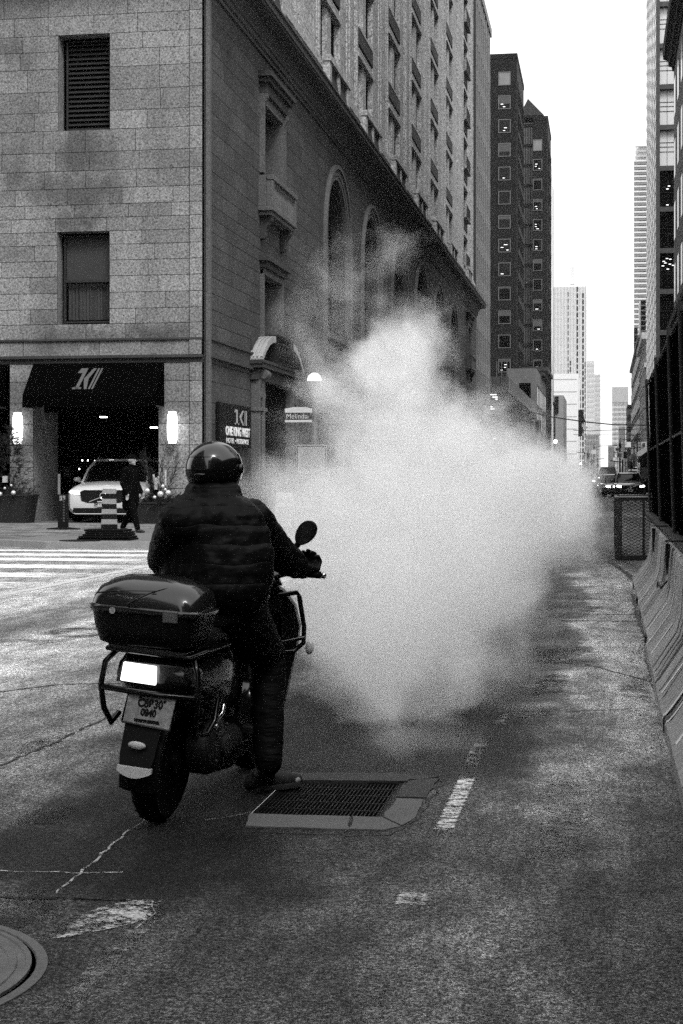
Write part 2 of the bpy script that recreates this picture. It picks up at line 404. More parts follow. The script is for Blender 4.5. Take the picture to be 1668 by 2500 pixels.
patch([(90, 2300), (240, 2275), (400, 2240), (400, 2190), (260, 2212), (130, 2262)], w_mid, .004)
patch([(130, 2470), (200, 2450), (395, 2240), (365, 2225), (240, 2330)], w_lo, .0044)
patch([(1300, 2100), (1420, 2100), (1440, 1900), (1350, 1900)], w_lo, .0042)
for i_, q_ in enumerate(([(20, 2020), (160, 2010), (200, 1960), (60, 1975)], [(150, 2230), (0, 2290), (0, 2180), (120, 2165)], [(1290, 1700), (1390, 1690), (1400, 1640), (1310, 1650)], [(1310, 1620), (1400, 1625), (1420, 1580), (1330, 1585)],
        [(50, 1850), (150, 1820), (170, 1790), (60, 1810)], [(1230, 1760), (1350, 1750), (1330, 1720), (1240, 1725)], [(0, 1590), (330, 1540), (330, 1505), (0, 1560)], [(1440, 1380), (1550, 1385), (1540, 1340), (1450, 1340)], [(1500, 1700), (1600, 1720), (1590, 1650), (1510, 1640)])):
    patch(q_, dk_, .0026 + i_ * .00004, 'road_stain', .03)
def crack(pts, wd, m_, seed=0, z=.0035, j=.012, name='road_crack'):
    rnd = random.Random(seed); w_ = [hZ(*p) for p in pts]; path = []
    for a, c in zip(w_, w_[1:]):
        k = max(2, int((c - a).length / .06))
        for q in range(k): path.append(a.lerp(c, q / k) + Vector((rnd.uniform(-j, j), rnd.uniform(-j, j), 0)))
    path.append(w_[-1]); b = MB(); prev = None
    for i, p in enumerate(path):
        d = (path[min(i + 1, len(path) - 1)] - path[max(i - 1, 0)]).normalized(); s = Vector((-d.y, d.x, 0)) * wd * rnd.uniform(.35, 1.2)
        cur = (b.P(p.x + s.x, p.y + s.y, z), b.P(p.x - s.x, p.y - s.y, z))
        if prev: b.face((prev[0], prev[1], cur[1], cur[0]))
        prev = cur
    b.build(name, m_, kind='structure')
tarm = worn('tar and dirt in cracks', .006, .10, 12, 12, 0, .6); pale_c = worn('pale crack edge', .40, .06, 30, 30, 0)
for i, (pts, wd, m_) in enumerate([
    ([(130, 2186), (215, 2115), (300, 2040), (370, 1990), (420, 1950)], .006, pale_c), ([(0, 2128), (90, 2130), (190, 2132), (300, 2131)], .007, pale_c),
    ([(0, 2190), (130, 2192), (250, 2198)], .006, tarm), ([(240, 2196), (380, 2200), (372, 2230), (330, 2270)], .004, pale_c),
    ([(505, 2002), (560, 1996), (612, 1984)], .003, pale_c), ([(1380, 1499), (1560, 1501)], .022, tarm), ([(1370, 1516), (1560, 1517)], .035, tarm),
    ([(1240, 1737), (1380, 1738), (1560, 1730)], .012, tarm), ([(1430, 1622), (1500, 1640), (1590, 1665)], .012, tarm), ([(1430, 1462), (1555, 1466)], .015, tarm),
    ([(1490, 1372), (1530, 1400), (1550, 1420)], .05, tarm), ([(590, 2032), (850, 2040), (950, 2040), (1010, 2010), (1050, 1950), (1085, 1900), (960, 1886)], .010, tarm), ([(0, 2192), (150, 2196), (380, 2200)], .012, tarm), ([(1545, 1450), (1556, 1500), (1592, 1600), (1640, 1800), (1700, 2000)], .03, tarm), ([(846, 2034), (856, 1994)], .005, tarm), ([(932, 1996), (985, 2020), (1040, 2008)], .006, tarm), ([(968, 1950), (1040, 1952)], .005, tarm), ([(0, 1870), (130, 1815), (290, 1740)], .012, tarm), ([(0, 1690), (140, 1672), (330, 1668)], .02, tarm),
    ([(1566, 1440), (1580, 1620), (1620, 1760), (1668, 1930)], .010, tarm), ([(0, 1462), (200, 1440), (330, 1425)], .04, pale_c)]):
    crack(pts, wd, m_, i)
rnd = random.Random(5)
deb = MB()                        # grit collected at the foot of the barriers and on the road
for i in range(420):
    y_ = rnd.uniform(6.5, 24); x_ = .35 - abs(rnd.gauss(0, .09)) - .01; s = rnd.uniform(.002, .007)
    deb.sph((x_, y_, s * .4), s, 6, 4, (1, 1.2, .7))
deb.build('grit', pave, kind='stuff')
# tar repair patches
for quad in ([(1305, 1660), (1372, 1640), (1362, 1672), (1300, 1690)], [(1310, 1590), (1400, 1600), (1385, 1618), (1330, 1622)]):
    q = [hZ(*p) for p in quad]; b = MB(); b.poly(ragged([(p.x, p.y) for p in q], .003, .03, .08)); b.build('tar_patch', dk_, kind='structure')

# storm drain: concrete collar, pit, iron grate
conc = mat('drain collar concrete', .125, .85, var=.25, scale=5, speck=.55, sscale=70, bump=.003, bscale=60)
iron = mat('worn iron', .006, .6, spec=.15, var=.4, scale=8, bump=.001)
dr = thing('storm_drain', 'square slotted iron storm drain set in cracked concrete beside the scooter', 'drain', ((GX0 + GX1) / 2, (GY0 + GY1) / 2, 0))
def wq(pts): return [(hZ(*p).x, hZ(*p).y) for p in pts]
slabs = [wq([(598, 2019), (850, 2027), (858, 1996), (612, 1989)]), wq([(854, 2027), (940, 2028), (978, 2020), (932, 1998), (862, 1996)]),
         wq([(936, 1996), (982, 2018), (1015, 1998), (1036, 1954), (968, 1952)]), wq([(970, 1948), (1040, 1950), (1072, 1902), (1000, 1906)]),
         wq([(600, 1906), (995, 1909), (1070, 1899), (960, 1890), (700, 1888)])]
conc_w = mat('damp collar concrete', .03, .7, var=.4, scale=5, speck=.6, sscale=70, bump=.003, bscale=60)
for si_, sl_ in enumerate(slabs):
    sl_ = [(q_[0], q_[1]) for q_ in ragged(sl_, 0, .006, .07)]; b = MB(); b.poly([(x, y, .006) for x, y in sl_]); n_ = len(sl_)
    for i in range(n_):
        p, q = sl_[i], sl_[(i + 1) % n_]; b.poly([(p[0], p[1], .006), (q[0], q[1], .006), (q[0], q[1], -.03), (p[0], p[1], -.03)])
    b.build('collar_slab', conc if si_ < 3 else conc_w, dr)
b = MB(); d_ = -.7
b.poly([(GX0, GY0, d_), (GX1, GY0, d_), (GX1, GY1, d_), (GX0, GY1, d_)])
for a, c in (((GX0, GY0), (GX1, GY0)), ((GX1, GY0), (GX1, GY1)), ((GX1, GY1), (GX0, GY1)), ((GX0, GY1), (GX0, GY0))):
    b.poly([(a[0], a[1], -.001), (c[0], c[1], -.001), (c[0], c[1], d_), (a[0], a[1], d_)])
b.build('pit', blackp, dr)
b = MB(); t = .02
b.box(GX0, GX1, GY0, GY0 + t, -.05, -.004); b.box(GX0, GX1, GY1 - t, GY1, -.05, -.004); b.box(GX0, GX0 + t, GY0 + t, GY1 - t, -.05, -.004); b.box(GX1 - t, GX1, GY0 + t, GY1 - t, -.05, -.004)
b.build('grate_frame', iron, dr)
b = MB(); n_ = 30
for i in range(n_):
    x = GX0 + t + (i + .5) * (GX1 - GX0 - 2 * t) / n_; b.box(x - .0035, x + .0035, GY0 + t, GY1 - t, -.045, -.008)
for f in (.2, .4, .6, .8):
    y = GY0 + f * (GY1 - GY0); b.box(GX0 + t, GX1 - t, y - .006, y + .006, -.03, -.0065)
b.build('grate_bars', iron, dr)

# manhole cover at the lower left corner
mc = hZ(-420, 2378); mh = thing('manhole_cover', 'round iron manhole cover with raised bars in a pale concrete ring', 'manhole cover', (mc.x, mc.y, 0))
edge = hZ(105, 2330); rad = .65
ironp = mat('pale worn iron', .15, .55, metal=.2, var=.4, scale=9, speck=.5, sscale=60)
b = MB(); b.lathe([(rad, .0), (rad, .005), (rad * .95, .006), (rad * .945, .0)], mc, 64); b.build('ring', conc, mh, smooth=30)
b = MB(); b.lathe([(rad * .925, 0), (rad * .925, .010), (rad * .90, .010), (rad * .895, .004), (rad * .86, .004), (rad * .855, .009), (rad * .82, .009), (rad * .815, .003), (0.0001, .003)], mc, 64); b.build('cover', ironp, mh, smooth=30)
b = MB()
for i in range(-7, 8):
    y = i * .075
    xw = sqrt(max(0, (rad * .79) ** 2 - y * y))
    for k in range(-4, 5):
        x = k * .115
        if abs(x) + .05 < xw: b.box(mc.x + x - .048, mc.x + x + .048, mc.y + y - .016, mc.y + y + .016, .004, .012)
b.build('raised_bars', ironp, mh, bev=.002)
# ------------------------------------------------------------------ the corner hotel
UX = FX - .27; YE = 139.4
hotel = thing('hotel_building', 'big pale granite corner hotel with tall arched windows, deep cornice and garage entrance', 'building', (-20, 80, 0))

ZS = [5.36, 5.79, 6.22, 6.68, 7.15, 7.60, 8.05, 8.43, 8.82, 9.20, 9.66, 10.17, 10.70, 11.33, 11.86, 12.45, 13.10, 13.60, 14.06, 14.60, 15.22]
def ashlar(b, u0, u1, zs, holes, seed, step=(1.0, 1.75), gap=.008, proud=.0, back=.02, cham=.004):
    rnd = random.Random(seed)
    for z0, z1 in zip(zs, zs[1:]):
        iv = [((u0, u0), (u1, u1))]                       # ((left at z0, left at z1), (right at z0, right at z1))
        for h in holes:
            a, c = h(z0 + .01), h(z1 - .01)
            if a is None and c is None: continue
            if a is None: a = ((c[0] + c[1]) / 2,) * 2
            if c is None: c = ((a[0] + a[1]) / 2,) * 2
            new = []
            for l, r in iv:
                if max(a[1], c[1]) <= min(l) or min(a[0], c[0]) >= max(r): new.append((l, r)); continue
                if max(a[0], c[0]) > min(l) + .02: new.append((l, (a[0], c[0])))
                if min(a[1], c[1]) < max(r) - .02: new.append(((a[1], c[1]), r))
            iv = new
        for l, r in iv:
            b[1].poly([(l[0], z0, proud - back), (r[0], z0, proud - back), (r[1], z1, proud - back), (l[1], z1, proud - back)])
            cuts = []; x = l[0] + rnd.uniform(.35, 1) * step[1]
            while x < min(r) - .45: cuts.append(x); x += rnd.uniform(*step)
            e = [l] + [(c_, c_) for c_ in cuts if c_ > max(l) + .3] + [r]
            for p, q in zip(e, e[1:]):
                b[0].tone = rnd.random()
                b[0].block([(p[0] + gap, z0 + gap), (q[0] - gap, z0 + gap), (q[1] - gap, z1 - gap), (p[1] + gap, z1 - gap)], proud - back, proud)
def rect_hole(a, c, z0, z1): return lambda z: (a, c) if z0 - 1e-3 < z < z1 + 1e-3 else None
def arch_hole(cu, half, z0, zsp):
    def f(z):
        if z < z0: return None
        if z <= zsp: return (cu - half, cu + half)
        d = z - zsp
        if d >= half: return None
        x = sqrt(half * half - d * d); return (cu - x, cu + x)
    return f

# soot washed down under the openings of the camera-facing wall
k = NB(stone.node_tree); bs_ = k.n['Principled BSDF']; geo = k.n.new('ShaderNodeNewGeometry'); P = geo.outputs['Position']
wv = k.vm('ADD', P, k.vm('MULTIPLY', k.vm('SUBTRACT', k.nz(k.vm('MULTIPLY', P, (2.2, 1, .35)), 1.0, 5, .65, True), (.5, .5, .5)), (1.6, 0, 1.6)))
bl = k.blobs(wv, [((-14.7, SY, 10.75), (1.3, 3, .9), 1), ((-15.0, SY, 9.6), (2.3, 3, .8), .9), ((-14.9, SY, 8.75), (1.2, 3, .5), .9), ((-16.8, SY, 10.2), (1.2, 3, 1.2), .6), ((-14.7, SY, 5.4), (1.8, 3, .5), .8), ((-16.6, SY, 13.6), (1.4, 3, .9), .5), ((-12.6, SY, 5.5), (1.6, 3, .4), .7)])
old = bs_.inputs['Base Color'].links[0].from_socket; mx = k.n.new('ShaderNodeMixRGB'); mx.blend_type = 'MULTIPLY'; k.L.new(k.m('MULTIPLY', k.ramp(bl, 0, .6), .62), mx.inputs[0]); k.L.new(old, mx.inputs[1]); mx.inputs[2].default_value = (.2, .2, .2, 1); k.L.new(mx.outputs[0], bs_.inputs['Base Color'])
# south (camera-facing) wall
g0, g1, g2 = -16.2, -12.49, -16.91
fr = F_so(SY); b = (MB(fr), MB(fr))
ashlar(b, -26, -11.58, ZS, [rect_hole(-15.45, -13.92, 11.33, 14.06), rect_hole(-15.48, -13.93, 5.79, 8.43)], 3)
lowz = [PH, .5, 1.1, 1.7, 2.33, 2.94, 3.55, 4.15, 4.67]
ashlar(b, -16.91, -16.2, lowz, [], 4, (1.5, 2)); ashlar(b, -12.49, -11.58, lowz, [], 5, (.5, .7))
qz = []
for z0, z1 in zip(ZS, ZS[1:]): qz += [z0]
qz += [15.22]
ashlar(b, -11.57, -11.2, qz, [], 6, (1, 2), proud=.05); ashlar(b, -11.57, -11.2, lowz, [], 7, (1, 2), proud=.05)
ashlar(b, -26, -11.58, [4.88, 5.36], [], 8, (2.2, 3.0), proud=.06); ashlar(b, -11.57, -11.2, [4.88, 5.36], [], 9, (2.2, 3.0), proud=.11)
b[0].build('south_wall', stone, hotel); b[1].build('south_wall_joints', joint, hotel)
b = MB(fr)
b.box(-26, -11.2, 4.67, 4.875, -.3, .03); b.box(-26, -11.18, 4.80, 4.875, .032, .12); b.box(-26, -11.19, 5.30, 5.365, .062, .12)
b.build('string_course', stone_dk, hotel, bev=.01)  # moulding lies in shadow; that shade is in its dark colour
b = MB(); b.box(-11.2, -11.12, SY + .12, SY + .3, PH, 15.2); b.box(-11.12, -11.0, SY + .0, SY + .25, PH, 15.2)
b.build('corner_roll', trim, hotel, bev=.02)
# jambs and soffit of the garage entrance, dark garage room
jamb = MB(); jamb.box(-16.91, g0, SY + .02, SY + 2.1, PH, 4.67); jamb.box(g1, -11.58, SY + .02, SY + 1.2, PH, 4.67); jamb.box(-26, -11.6, SY + .05, SY + 1.4, 4.68, 4.87)
jamb.build('entrance_jambs', stone, hotel)
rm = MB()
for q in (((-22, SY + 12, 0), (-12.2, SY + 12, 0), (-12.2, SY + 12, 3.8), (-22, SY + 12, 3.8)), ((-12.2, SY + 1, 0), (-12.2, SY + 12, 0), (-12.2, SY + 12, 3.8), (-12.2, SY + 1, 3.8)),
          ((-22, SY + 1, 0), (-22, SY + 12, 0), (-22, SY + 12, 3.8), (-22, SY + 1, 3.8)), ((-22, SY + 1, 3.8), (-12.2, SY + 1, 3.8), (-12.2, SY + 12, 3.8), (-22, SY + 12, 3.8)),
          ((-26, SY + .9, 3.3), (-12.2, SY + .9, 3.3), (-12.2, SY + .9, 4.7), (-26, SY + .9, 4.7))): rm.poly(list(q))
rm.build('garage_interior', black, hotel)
lampm = mat('lit lamp glass', .8, .4, var=0, emit=2.6); lampw = mat('small lit lamp', .8, .4, var=0, emit=5)
for px, py in ((253, 1019.5), (376, 1045)):
    p = hY(px, py, SY + 3); b = MB(); b.lathe([(.12, 0), (.12, .03), (.0001, .03)], p, 12); b.build('ceiling_light', lampw, hotel)
for px, py in ((201, 1124), (215, 1124), (232, 1125), (194, 1145)):
    p = hY(px, py, SY + 9); b = MB(); b.sph(p, .025, 8, 6); b.build('indicator_light', lampw, hotel)
p = hY(163, 1152, SY + 5); b = MB(); b.box(p.x - .12, p.x + .12, p.y, p.y + .03, p.z - .17, p.z + .17); b.build('garage_sign', mat('dim grey board', .05, .7), hotel)

def sash(name, u0, u1, z0, z1, frame_mat, fr, deep=.34, louvre=False, mid=None, panes=None):
    f = MB(fr)                                         # reveals + frame
    t = .05; f.box(u0, u0 + t, z0, z1, -deep, -deep + .06); f.box(u1 - t, u1, z0, z1, -deep, -deep + .06); f.box(u0 + t, u1 - t, z1 - t, z1, -deep, -deep + .06); f.box(u0 + t, u1 - t, z0, z0 + t, -deep, -deep + .06)
    if mid: f.box(u0 + t, u1 - t, mid - .035, mid + .035, -deep, -deep + .075)
    o = f.build(name, frame_mat, hotel)
    return o
def reveal(fr, u0, u1, z0, z1, deep, m_=None, name='window_reveal'):
    b = MB(fr); e = .14
    b.box(u0 - e, u0, z0, z1, -deep, -.021); b.box(u1, u1 + e, z0, z1, -deep, -.021); b.box(u0 - e, u1 + e, z1, z1 + e, -deep, -.021); b.box(u0 - e, u1 + e, z0 - e, z0, -deep, -.021)
    return b.build(name, m_ or stone, hotel)
u0, u1 = -15.45, -13.92
reveal(fr, u0, u1, 11.33, 14.06, .5); w1 = sash('louvred_window', u0 + .12, u1, 11.33, 13.98, framem, fr, .42)
b = MB(fr); b.box(u0, u1, 11.33, 14.06, -.52, -.50); b.build('pane', black, w1)
b = MB(fr); z = 11.42
louv = mat('louvre slats', .012, .6)
while z < 13.9:
    b.poly([(u0 + .17, z, -.38), (u1 - .05, z, -.38), (u1 - .05, z + .09, -.47), (u0 + .17, z + .09, -.47)]); b.poly([(u0 + .17, z, -.38), (u1 - .05, z, -.38), (u1 - .05, z - .015, -.38), (u0 + .17, z - .015, -.38)]); z += .135
b.build('louvre_slats', louv, w1)
u0, u1 = -15.48, -13.93
reveal(fr, u0, u1, 5.79, 8.43, .45); w1 = sash('sash_window', u0 + .1, u1, 5.85, 8.36, framem, fr, .36, mid=7.05)
b = MB(fr); b.box(u0 + .15, u1 - .05, 7.09, 8.32, -.40, -.38); b.build('roller_blind', mat('grey roller blind', .035, .8, var=.35, scale=2), w1)
b = MB(fr); n_ = 40
for i in range(n_):
    a0 = u0 + .17 + (u1 - u0 - .24) * i / n_; a1 = u0 + .17 + (u1 - u0 - .24) * (i + 1) / n_
    d0 = -.47 + .03 * sin(i * 1.9) + .015 * sin(i * .7); d1 = -.47 + .03 * sin((i + 1) * 1.9) + .015 * sin((i + 1) * .7)
    b.poly([(a0, 5.95, d0), (a1, 5.95, d1), (a1, 7.0, d1), (a0, 7.0, d0)])
b.build('curtain', mat('net curtain', .045, .9, var=.4, scale=3), w1)
b = MB(fr); b.box(u0 + .1, u1, 5.79, 8.43, -.56, -.54); b.build('pane', black, w1)

# street wall with seven arches
fs = F_st(FX); b = (MB(fs), MB(fs))
AC = [66.05, 75.95, 86.45, 96.7, 107.0, 117.4]; BAY = [52.65] + AC + [131.1]
SP = 11.12
holes = [arch_hole(c, 2.9, 7.2, SP) for c in AC] + [rect_hole(c - 1.45, c + 1.45, 11.33, 13.6) for c in (52.65, 131.1)] + [rect_hole(c - 1.45, c + 1.45, 6.22, 8.05) for c in (52.65, 131.1)]
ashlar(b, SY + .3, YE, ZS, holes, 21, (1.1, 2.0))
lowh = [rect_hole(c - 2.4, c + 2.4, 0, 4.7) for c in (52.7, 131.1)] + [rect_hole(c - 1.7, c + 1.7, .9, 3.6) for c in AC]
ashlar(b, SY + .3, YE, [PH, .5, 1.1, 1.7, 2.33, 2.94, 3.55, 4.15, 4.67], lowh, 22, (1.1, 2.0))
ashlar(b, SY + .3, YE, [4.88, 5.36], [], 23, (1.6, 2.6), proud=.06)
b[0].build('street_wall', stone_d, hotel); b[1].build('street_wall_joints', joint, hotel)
b = MB(fs); b.box(SY + .3, YE, 4.67, 4.875, -.3, .03); b.box(SY + .2, YE, 4.80, 4.875, .032, .14); b.box(SY + .2, YE, 5.30, 5.365, .062, .12)
b.box(SY + .3, 49.1, PH, .86, .0, .16); b.box(56.3, YE, PH, .86, .0, .16); b.box(SY + .3, 49.1, .96, 1.06, .0, .12)
b.build('string_course', stone_dk, hotel, bev=.012)  # same shadowed moulding on the street side, shade kept in the colour
def ring(b, cu, r0, r1, zsp, z0, o0, o1, n_=26):       # jambs + half ring, one arched moulding
    pts0 = [(cu - r0, z0), (cu - r0, zsp)] + [(cu - r0 * cos(pi * i / n_), zsp + r0 * sin(pi * i / n_)) for i in range(1, n_)] + [(cu + r0, zsp), (cu + r0, z0)]
    pts1 = [(cu - r1, z0), (cu - r1, zsp)] + [(cu - r1 * cos(pi * i / n_), zsp + r1 * sin(pi * i / n_)) for i in range(1, n_)] + [(cu + r1, zsp), (cu + r1, z0)]
    for i in range(len(pts0) - 1):
        a, c, d, e = pts0[i], pts0[i + 1], pts1[i + 1], pts1[i]
        b.poly([(*a, o1), (*c, o1), (*d, o1), (*e, o1)]); b.poly([(*a, o0), (*c, o0), (*c, o1), (*a, o1)]); b.poly([(*e, o0), (*d, o0), (*d, o1), (*e, o1)])
for c in AC:
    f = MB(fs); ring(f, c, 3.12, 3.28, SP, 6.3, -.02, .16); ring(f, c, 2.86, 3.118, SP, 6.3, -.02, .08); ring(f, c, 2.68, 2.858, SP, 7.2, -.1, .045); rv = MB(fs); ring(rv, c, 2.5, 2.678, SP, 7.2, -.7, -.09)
    f.box(c - 3.0, c + 3.0, 7.0, 7.2, -.5, .22); f.box(c - 2.84, c + 2.84, 6.3, 6.998, -.1, .05)
    win = f.build('arched_window', trim, hotel); rv.build('reveal', revealm, win)
    g = MB(fs); n_ = 24
    g.poly([(c - 2.5, 7.2, -.66), (c + 2.5, 7.2, -.66), (c + 2.5, SP, -.66)] + [(c + 2.5 * cos(pi * i / n_), SP + 2.5 * sin(pi * i / n_), -.66) for i in range(1, n_)] + [(c - 2.5, SP, -.66)])
    g.build('pane', holem, win)
    g = MB(fs)
    for x in (-1.25, 0, 1.25): g.box(c + x - .05, c + x + .05, 7.2, SP + sqrt(6.25 - x * x) - .01, -.655, -.57)
    for z in (8.4, 9.7, 11.1, 12.4):
        x = 2.5 if z <= SP else sqrt(6.25 - (z - SP) ** 2)
        for x0_, x1_ in ((-x, -1.3), (-1.2, -.05), (.05, 1.2), (1.3, x)):
            if x1_ > x0_ + .05: g.box(c + x0_, c + x1_, z - .035, z + .035, -.655, -.59)
    g.build('window_bars', framem, win)
    f = MB(fs); f.box(c - 1.9, c - 1.7, .9, 3.6, -.3, .04); f.box(c + 1.7, c + 1.9, .9, 3.6, -.3, .04); f.box(c - 1.9, c + 1.9, 3.602, 3.85, -.3, .08); w2 = f.build('ground_window', trim, hotel)
    g = MB(fs); g.box(c - 1.7, c + 1.7, .9, 3.6, -.34, -.3); g.build('pane', holem, w2)

def balusters(b, u0, u1, z0, z1, o, n_, r=.06):
    for i in range(n_):
        u = u0 + (u1 - u0) * (i + .5) / n_; h = z1 - z0
        c = Vector(b.fr(u, z0, o)); fr_ = b.fr; b.fr = IDF
        b.lathe([(r * .8, 0), (r * .8, h * .08), (r * .45, h * .14), (r * 1.15, h * .38), (r * .9, h * .55), (r * .4, h * .8), (r * .8, h * .9), (r * .8, h)], c, 7); b.fr = fr_
def scroll(b, u, w_, ztop, h, out, fr):       # side-profile console bracket
    prof = [(0, ztop), (out, ztop), (out, ztop - h * .18), (out * .8, ztop - h * .32), (out * .55, ztop - h * .5), (out * .45, ztop - h * .72), (out * .5, ztop - h * .85), (out * .35, ztop - h), (0, ztop - h)]
    l = [b.P(u - w_ / 2, z, o) for o, z in prof]; r = [b.P(u + w_ / 2, z, o) for o, z in prof]
    n_ = len(prof)
    for i in range(n_): b.face((l[i], l[(i + 1) % n_], r[(i + 1) % n_], r[i]))
    b.face(l); b.face(r)
for c in (52.65, 131.1):
    # upper window: surround, hood, balcony
    f = MB(fs); f.box(c - 1.72, c - 1.45, 11.33, 13.9, -.02, .12); f.box(c + 1.45, c + 1.72, 11.33, 13.9, -.02, .12); f.box(c - 1.72, c + 1.72, 13.6, 13.9, -.3, .119)
    f.box(c - 1.8, c - 1.722, 11.33, 13.9, -.02, .17); f.box(c + 1.722, c + 1.8, 11.33, 13.9, -.02, .17)
    f.box(c - 1.45, c - 1.44, 11.33, 13.6, -.6, 0); f.box(c + 1.44, c + 1.45, 11.33, 13.6, -.6, 0)
    win = f.build('balcony_window', trim, hotel)
    f = MB(fs); f.box(c - 1.8, c + 1.8, 13.902, 14.25, 0, .24); f.box(c - 1.95, c + 1.95, 14.252, 14.4, 0, .36); f.box(c - 2.05, c + 2.05, 14.402, 14.56, 0, .46); f.box(c - 1.95, c + 1.95, 14.562, 14.64, 0, .34)
    f.build('hood', stone_dk, win, bev=.015)
    for s in (-1, 1): f = MB(fs); scroll(f, c + s * 1.68, .22, 13.9, .7, .26, fs); f.build('hood_console', trim, win)
    g = MB(fs); g.box(c - 1.45, c + 1.45, 11.33, 13.6, -.62, -.6); g.build('pane', holem, win)
    g = MB(fs); g.box(c - .05, c + .05, 11.33, 13.6, -.6, -.5); g.box(c - 1.4, c - .05, 12.4, 12.5, -.6, -.52); g.box(c + .05, c + 1.4, 12.4, 12.5, -.6, -.52); g.build('window_bars', framem, win)
    f = MB(fs); f.box(c - 2.05, c + 2.05, 10.05, 10.2, 0, .5); f.box(c - 1.95, c + 1.95, 9.92, 10.048, 0, .42); f.box(c - 2.05, c + 2.05, 11.04, 11.2, .3, .52)
    f.box(c - 2.02, c - 1.75, 10.202, 11.038, .27, .49); f.box(c + 1.75, c + 2.02, 10.202, 11.038, .27, .49); f.box(c - 2.02, c - 1.88, 10.202, 11.2, 0, .269); f.box(c + 1.88, c + 2.02, 10.202, 11.2, 0, .269)
    bal = f.build('balcony', trim, hotel, bev=.015)
    f = MB(fs); balusters(f, c - 1.75, c + 1.75, 10.2, 11.04, .40, 13, .075); f.build('balustrade', trim, bal, smooth=40)
    for s in (-1, 1): f = MB(fs); scroll(f, c + s * 1.6, .3, 9.92, .75, .4, fs); f.build('console', stone_dk, bal, bev=.02)
    # lower window
    f = MB(fs); f.box(c - 1.68, c - 1.45, 5.9, 8.2, -.02, .1); f.box(c + 1.45, c + 1.68, 5.9, 8.2, -.02, .1); f.box(c - 1.68, c + 1.68, 8.05, 8.25, -.3, .099); f.box(c - 1.45, c - 1.44, 6.22, 8.05, -.6, 0); f.box(c + 1.44, c + 1.45, 6.22, 8.05, -.6, 0)
    win = f.build('hooded_window', trim, hotel)
    f = MB(fs); f.box(c - 1.75, c + 1.75, 8.252, 8.45, 0, .22); f.box(c - 1.88, c + 1.88, 8.452, 8.6, 0, .34); f.box(c - 1.75, c + 1.75, 8.602, 8.68, 0, .24); f.build('hood', stone_dk, win, bev=.012)
    g = MB(fs); g.box(c - 1.45, c + 1.45, 6.22, 8.05, -.62, -.6); g.build('pane', holem, win)
# street door with its segmental arched pediment
dc = 52.7; portal = thing('portal', 'x', 'y', (FX, dc, 0))
for k_ in ('label', 'category'): del portal[k_]
portal.parent = hotel; portal.location = Vector((FX, dc, 0)) - hotel.location
for s in (-1, 1):
    pt = MB(fs); pt.box(*sorted((dc + s * 2.4, dc + s * 3.2)), PH, 4.5, 0, .3); pt.box(*sorted((dc + s * 2.62, dc + s * 2.98)), PH, 4.4, .302, .36); pt.box(*sorted((dc + s * 2.3, dc + s * 3.35)), PH, .9, .0, .45); pt.box(*sorted((dc + s * 2.35, dc + s * 3.25)), 3.5, 3.62, .0, .38)
    pt.build('door_jamb', trim, portal, bev=.02)
    pt = MB(fs); prof = [(0, 4.84)] + [(.44 * (1 - .06 * i) - .16 * sin(i * .55) * (i / 9), 4.84 - i * .1) for i in range(10)] + [(0, 3.9)]
    l = [pt.P(dc + s * 2.8 - .26, z, o) for o, z in prof]; r = [pt.P(dc + s * 2.8 + .26, z, o) for o, z in prof]
    for i in range(len(prof)): pt.face((l[i], l[(i + 1) % len(prof)], r[(i + 1) % len(prof)], r[i]))
    pt.face(l); pt.face(r); pt.fr = IDF
    for z_, r_, o_ in ((4.68, .14, .40), (4.02, .09, .24)): pt.lathe([(r_, -.28), (r_, .28)], (FX + o_, dc + s * 2.8, z_), 14, 'y')
    pt.build('scroll_console', trim, portal, smooth=40)
pt = MB(fs); pt.box(dc - 3.45, dc + 3.45, 4.87, 5.02, 0, .46); pt.box(dc - 3.3, dc + 3.3, 4.5, 4.868, 0, .28); pt.box(dc - 3.52, dc + 3.52, 5.022, 5.12, 0, .5)
pt.box(dc - 3.2, dc + 3.2, 5.122, 5.9, 0, .06); pt.build('entablature', stone_dk, portal, bev=.015)
for s in (-1, 1):                                  # two curved hoods with raised ribs
    pm = MB(fs); n_ = 12
    for o0, o1, dz in ((0, .46, 0), (.02, .07, .05), (.14, .19, .05), (.26, .31, .05), (.39, .455, .05)):
        P0 = []
        for i in range(n_ + 1):
            u = 3.5 - 2.1 * i / n_; P0.append((dc + s * u, 6.12 - 6.9 + sqrt(6.9 ** 2 - u * u) + .10 * sin(pi * i / n_)))
        for (a0, z0), (a1, z1) in zip(P0, P0[1:]):
            q = [(a0, z0 + dz), (a1, z1 + dz), (a1, z1 - .16), (a0, z0 - .16)]
            pm.poly([(q[0][0], q[0][1], o0), (q[1][0], q[1][1], o0), (q[1][0], q[1][1], o1), (q[0][0], q[0][1], o1)])
            for oo in (o0, o1): pm.poly([(x, z, oo) for x, z in q])
            if dz == 0: pm.poly([(q[3][0], q[3][1], o0), (q[2][0], q[2][1], o0), (q[2][0], q[2][1], o1), (q[3][0], q[3][1], o1)])
        if dz == 0:
            for a, z in (P0[0], P0[-1]): pm.poly([(a, z, 0), (a, z, o1), (a, z - .16, o1), (a, z - .16, 0)])
    pm.build('curved_hood', mat('pale ribbed stone hood', .30, .8, var=.3, speck=.4, sscale=24), portal)
gm = MB(fs)
for x in [i * .24 - 1.2 for i in range(11)]: gm.box(dc + x - .022, dc + x + .022, 5.02, 5.95, .46, .50)
for z in (5.16, 5.35, 5.8, 5.97): gm.box(dc - 1.22, dc + 1.22, z - .025, z + .025, .45, .51)
gm.fr = IDF
for x in (-.9, -.45, 0, .45, .9): gm.tube([(FX + .49, dc + x + .15 * cos(a), 5.57 + .15 * sin(a)) for a in [i * pi / 6 for i in range(13)]], .026, 5)
